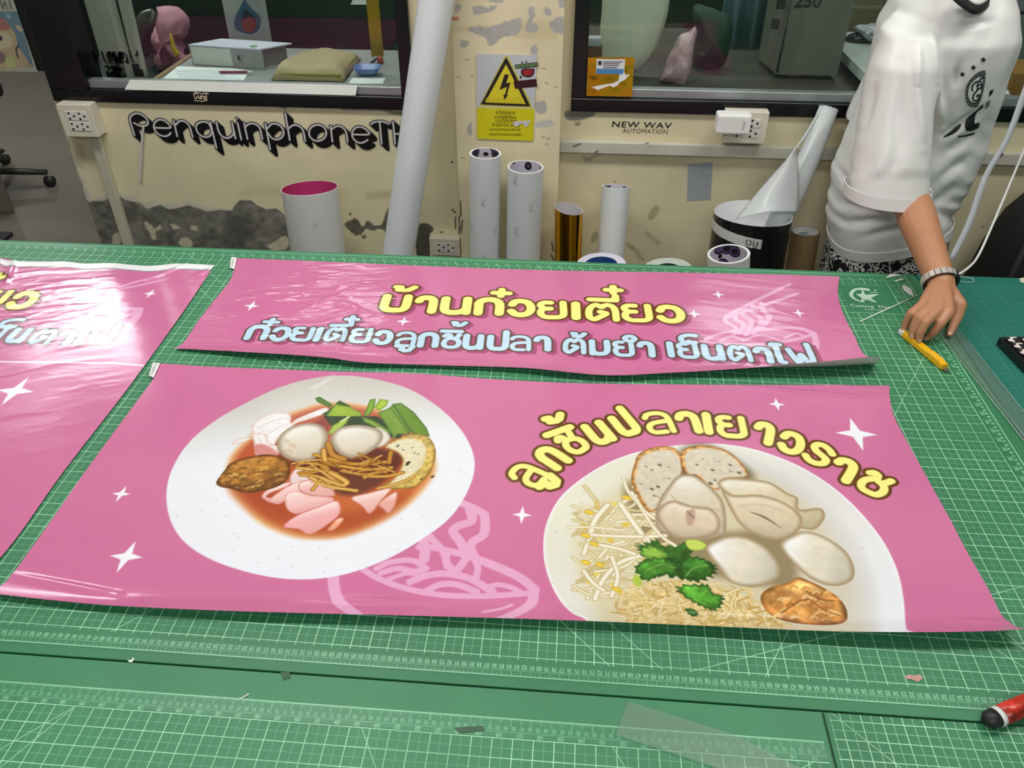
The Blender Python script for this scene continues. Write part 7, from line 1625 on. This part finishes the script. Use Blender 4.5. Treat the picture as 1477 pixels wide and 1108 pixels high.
# wrist watch: metal links and a dark face
wd_ = (Vector(RJ[1][0]) - wrist).normalized(); ad_ = (wrist - elbow).normalized(); wx = ad_.cross(Vector((0, 0, 1))).normalized(); wz = wx.cross(ad_).normalized()
if wz.z < 0: wz = -wz
wc = wrist - ad_ * .006; RJd = .0335
for k in range(20):
    t0, t1 = 2 * math.pi * k / 20, 2 * math.pi * (k + .86) / 20
    bm = bmesh.new(); P = []
    for t in (t0, t1):
        for r in (RJd, RJd + .0035):
            for s_ in (-.0072, .0072): P.append(bm.verts.new(wc + (wx * math.cos(t) * 1.06 + wz * math.sin(t) * .98) * r + ad_ * s_))
    for f in ((0, 1, 3, 2), (4, 6, 7, 5), (0, 2, 6, 4), (1, 5, 7, 3), (2, 3, 7, 6), (0, 4, 5, 1)): bm.faces.new([P[i] for i in f])
    ang = math.atan2(math.sin((t0 + t1) / 2), math.cos((t0 + t1) / 2))
    if k == 0: wb = bmesh.new(); blk = bmesh.new()
    tgt = blk if (wx * math.cos(ang)).x + 0 > .62 * 1 and math.sin(ang) > -.2 else wb
    m2 = bpy.data.meshes.new('tmp'); bm.to_mesh(m2); bm.free(); tgt.from_mesh(m2); bpy.data.meshes.remove(m2)
wl = bm_obj('watch_strap', wb, mat('steel_links', (232, 228, 222), .25, .55, var=.04), person); wl['label'] = 'silver link watch strap'
bm_obj('watch_face', blk, mat('watch_black', (22, 22, 24), .25), wl)
bm = bmesh.new(); RR = []
for s_, r in ((-.0078, RJd - .002), (-.0078, RJd + .0012), (.0078, RJd + .0012), (.0078, RJd - .002)): RR.append([wc + (wx * math.cos(q) * 1.06 + wz * math.sin(q) * .98) * r + ad_ * s_ for q in (2 * math.pi * j / 36 for j in range(36))])
loft(bm, RR, True, False); bm_obj('watch_lining', bm, mat('watch_dark_band', (44, 44, 48), .4), wl, True)
# ================================================================== SMALL THINGS ON THE MATS
# yellow snap-off knife held in the hand
kp = [np.array(atz(1303, 477.5, .010)), np.array(atz(1363, 529, .0085)), np.array(atz(1368, 533, .0045))]
kd = kp[1] - kp[0]; kl = np.linalg.norm(kd[:2]); kd = kd / np.linalg.norm(kd); ks = np.array([kd[1], -kd[0], 0]); ks /= np.linalg.norm(ks)
kn = thing('utility_knife', 'yellow snap-off knife under the fingertips, its blade towards the camera', 'knife', tuple(kp[0]))
m_yel = mat('yellow_plastic', (244, 184, 20), .35, var=.04)
def kbox(a, b, w, h, m, name, par, z0, bevel=.0015, ridges=0):
    P = []; bm = bmesh.new(); N = 2 if not ridges else ridges; RR = []
    for i in range(N + 1):
        p = a + (b - a) * i / N; ww = w * (1 + (.05 if ridges and i % 2 else 0)); hh = h + (.0008 if ridges and i % 2 else 0)
        RR.append([Vector((p[0] + ks[0] * sx * ww / 2, p[1] + ks[1] * sx * ww / 2, z0 + zz * hh)) for sx, zz in ((-1, .12), (-.8, 0), (.8, 0), (1, .12), (1, .8), (.75, 1), (-.75, 1), (-1, .8))])
    loft(bm, RR); return bm_obj(name, bm, m, par)
B0, B1 = kp[0], kp[0] + kd * kl
ys = kbox(B0 + kd * .008, B1, .0150, .013, m_yel, 'handle', kn, .0012); 
kbox(B0 + kd * .085, B1 - kd * .012, .0146, .0005, m_yel, 'grip', kn, .0140, ridges=24)
kbox(B0 - kd * .006, B0 + kd * .010, .0145, .011, m_white_pl, 'end_cap', kn, .0014)
bl = [B1 - kd * .002 + ks * .005, B1 + kd * .0085 + ks * .0052, B1 + kd * .0135 - ks * .004, B1 - kd * .002 - ks * .005]
prism('blade', [(p[0], p[1], .0045) for p in bl], .0006, mat('steel_blade', (180, 180, 178), .3, .9), kn)
# clear strip along the mat edge, clear wedge on the front mat, thin white stick
m_acr = clear_mat('clear_acrylic', (238, 246, 242), refl=.02, rough=.15, opac=.06)
def plate(name, px, z0, th, m, par=None): return prism(name, [tuple(atz(x, y, z0)) for x, y in px], th, m, par)
a0, a1 = atz(1346, 474, .0), atz(1456, 613, .0); b0, b1 = atz(1380, 474, 0), atz(1477, 597, 0)
dirv = a1 - a0; e0 = a0 + dirv * 1.9; f0 = b0 + (b1 - b0) * 2.2
ac = thing('acrylic_strip', 'clear acrylic strip lying along the right edge of the green mat', 'strip', (float(a0[0]), float(a0[1]), 0))
prism('strip', [(a0[0], a0[1], .0006), (e0[0], e0[1], .0006), (f0[0], f0[1], .0006), (b0[0], b0[1], .0006)], .0028, m_acr, ac)
g0, g1 = a0 + (b0 - a0) * .22, e0 + (f0 - e0) * .12
tube('bevel_line', [(g0[0], g0[1], .0042), (g1[0], g1[1], .0042)], .0006, mat('frosted_edge', (150, 186, 172), .3), ac, 6); tube('edge_line', [(a0[0], a0[1], .0036), (e0[0], e0[1], .0036)], .0007, mat('frosted_edge', (150, 186, 172), .3), ac, 6); tube('edge_line', [(b0[0], b0[1], .0036), (f0[0], f0[1], .0036)], .0006, mat('frosted_edge', (150, 186, 172), .3), ac, 6)
o = plate('acrylic_offcut', [(906, 1013), (1058, 1061), (1152, 1108), (1180, 1124), (1060, 1124), (1033, 1108), (888, 1061)], .0008, .0022, clear_mat('frosty_acrylic', (238, 246, 242), refl=.02, rough=.15, opac=.09)); tag(o, 'clear tapering acrylic offcut lying on the front mat at the bottom edge', 'acrylic offcut')
a, b = atz(1240, 464, .0022), atz(1329, 423.5, .0022)
o = tube('thin_stick', [a, b], .0013, mat('white_stick', (226, 236, 226), .4), None, 8); tag(o, 'thin white stick lying across the mat logo beside the hand', 'stick')
# keyboard
K0 = np.array(atz(1441, 487, .018))[:2]; kx = np.array([.991, .131]); ky = np.array([.131, -.991])
kb = thing('keyboard', 'black keyboard with white worn keys at the right edge of the teal mat', 'keyboard', (K0[0], K0[1], 0))
def kpt(u, v, z): return (K0[0] + kx[0] * u + ky[0] * v, K0[1] + kx[1] * u + ky[1] * v, z)
prism('case', [kpt(0, 0, .001), kpt(.43, 0, .001), kpt(.43, .145, .001), kpt(0, .145, .001)], .018, mat('keyboard_black', (24, 24, 25), .4), kb)
m_key = mat('keycap', (30, 30, 31), .5); nt = m_key.node_tree; n = nt.nodes; nz = n.new('ShaderNodeTexNoise'); nz.inputs['Scale'].default_value = 85; tc = n.new('ShaderNodeTexCoord'); nt.links.new(tc.outputs['Object'], nz.inputs['Vector'])
rp = n.new('ShaderNodeValToRGB'); rp.color_ramp.interpolation = 'CONSTANT'; e = rp.color_ramp.elements; e[0].color = lin((26, 26, 27)); e[1].position = .55; e[1].color = lin((226, 214, 208)); nt.links.new(nz.outputs[0], rp.inputs[0]); nt.links.new(rp.outputs[0], n['Principled BSDF'].inputs['Base Color'])
first = None
for r in range(6):
    for c in range(14):
        u, v = .006 + c * .0305, .008 + r * .0225
        if first is None:
            first = prism('key', [kpt(u, v, .0195), kpt(u + .0265, v, .0195), kpt(u + .0265, v + .019, .0195), kpt(u, v + .019, .0195)], .006, m_key, kb); md = first.modifiers.new('edge', 'BEVEL'); md.width = .0018
        else:
            k_ = first.copy(); COL.objects.link(k_); d = np.array(kpt(u, v, 0)) - np.array(kpt(.006, .008, 0)); k_.location = (d[0], d[1], 0)
# red and black cutter at the bottom right
r0, r1 = np.array(atz(1424, 1040, .012)), np.array(atz(1500, 1008, .012)); rd = (r1 - r0) / np.linalg.norm(r1 - r0)
ct = thing('cutter_pen', 'red mottled cutter pen with a black and white tip, bottom right', 'cutter', tuple(r0))
tube('tip', [r0 - rd * .004, r0 + rd * .003, r0 + rd * .014], [.006, .0115, .0125], mat('black_rubber', (22, 22, 23), .3), ct, 18, True, .85)
tube('ring', [r0 + rd * .0135, r0 + rd * .0205], [.0128, .0128], mat('white_ring', (226, 226, 226), .3), ct, 18, True, .85)
m_red = mat('red_mottled', (196, 50, 36), .3, var=.7, vscale=55)
tube('barrel', [r0 + rd * .02, r0 + rd * .04, r0 + rd * .15], [.0122, .0128, .0125], m_red, ct, 18, True, .85)
# scraps
def scrap(px, label, col=(228, 230, 224), z=.0006, cat='paper scrap'):
    o = prism('paper_scrap', [tuple(atz(x, y, z)) for x, y in px], .0005, mat('scrap' + '_%d_%d_%d' % col, col, .6)); tag(o, label, cat)
scrap([(1306, 412), (1314, 417), (1318, 427), (1312, 425), (1303, 418), (1301, 412)], 'white torn tape scrap in the back right corner of the green mat')
scrap([(1290, 405), (1300, 401.5), (1304, 403), (1292, 406.5)], 'short white tape strip at the very corner of the mat frame')
scrap([(184, 953), (190, 952), (191.5, 948.5), (194, 951), (190, 956), (186, 955)], 'tiny white paint chip on the seam below the left star')
scrap([(342, 1011), (343, 1009.5), (358, 1001), (359.5, 1002)], 'tiny white sliver on the front mat number scale')
scrap([(405, 970), (418, 969), (419, 978), (408, 981)], 'small dark glue stain on the front mat', (50, 92, 66), .0004, 'stain')
scrap([(655, 1050), (697, 1047), (699, 1054), (662, 1057)], 'dark grey smear on the number scale of the front mat', (62, 96, 76), .0007, 'stain')
scrap([(1305, 976), (1311, 973), (1318, 975), (1327, 973), (1331, 979), (1324, 984), (1314, 980), (1307, 980)], 'pale red scribbled scrap right of center near the front edge of the mat', (196, 150, 140))
scrap([(1277, 401), (1285, 395), (1296, 396), (1300, 397)], 'short white sliver at the back edge below the shorts', (236, 238, 236), .001)
c = atz(1391, 404, .001); bm = bmesh.new(); RR = []
for k in range(28):
    t = 2 * math.pi * k / 28; RR.append([(c[0] + math.cos(t) * (.021 + .0014 * math.cos(q)), c[1] + math.sin(t) * (.013 + .0014 * math.cos(q)), .0018 + .0014 * math.sin(q)) for q in (0, 1.57, 3.14, 4.71)])
RR.append(RR[0]); loft(bm, RR, True, False); o = bm_obj('clear_ring', bm, mat('pale_ring', (150, 196, 182), .3), None, True); tag(o, 'small pale ring lying on the teal mat right of the wrist', 'ring')
scrap([(1470, 402), (1480, 400), (1480, 408), (1473, 408)], 'small cream block at the back of the teal mat, right edge', (206, 206, 180), .001, 'block')
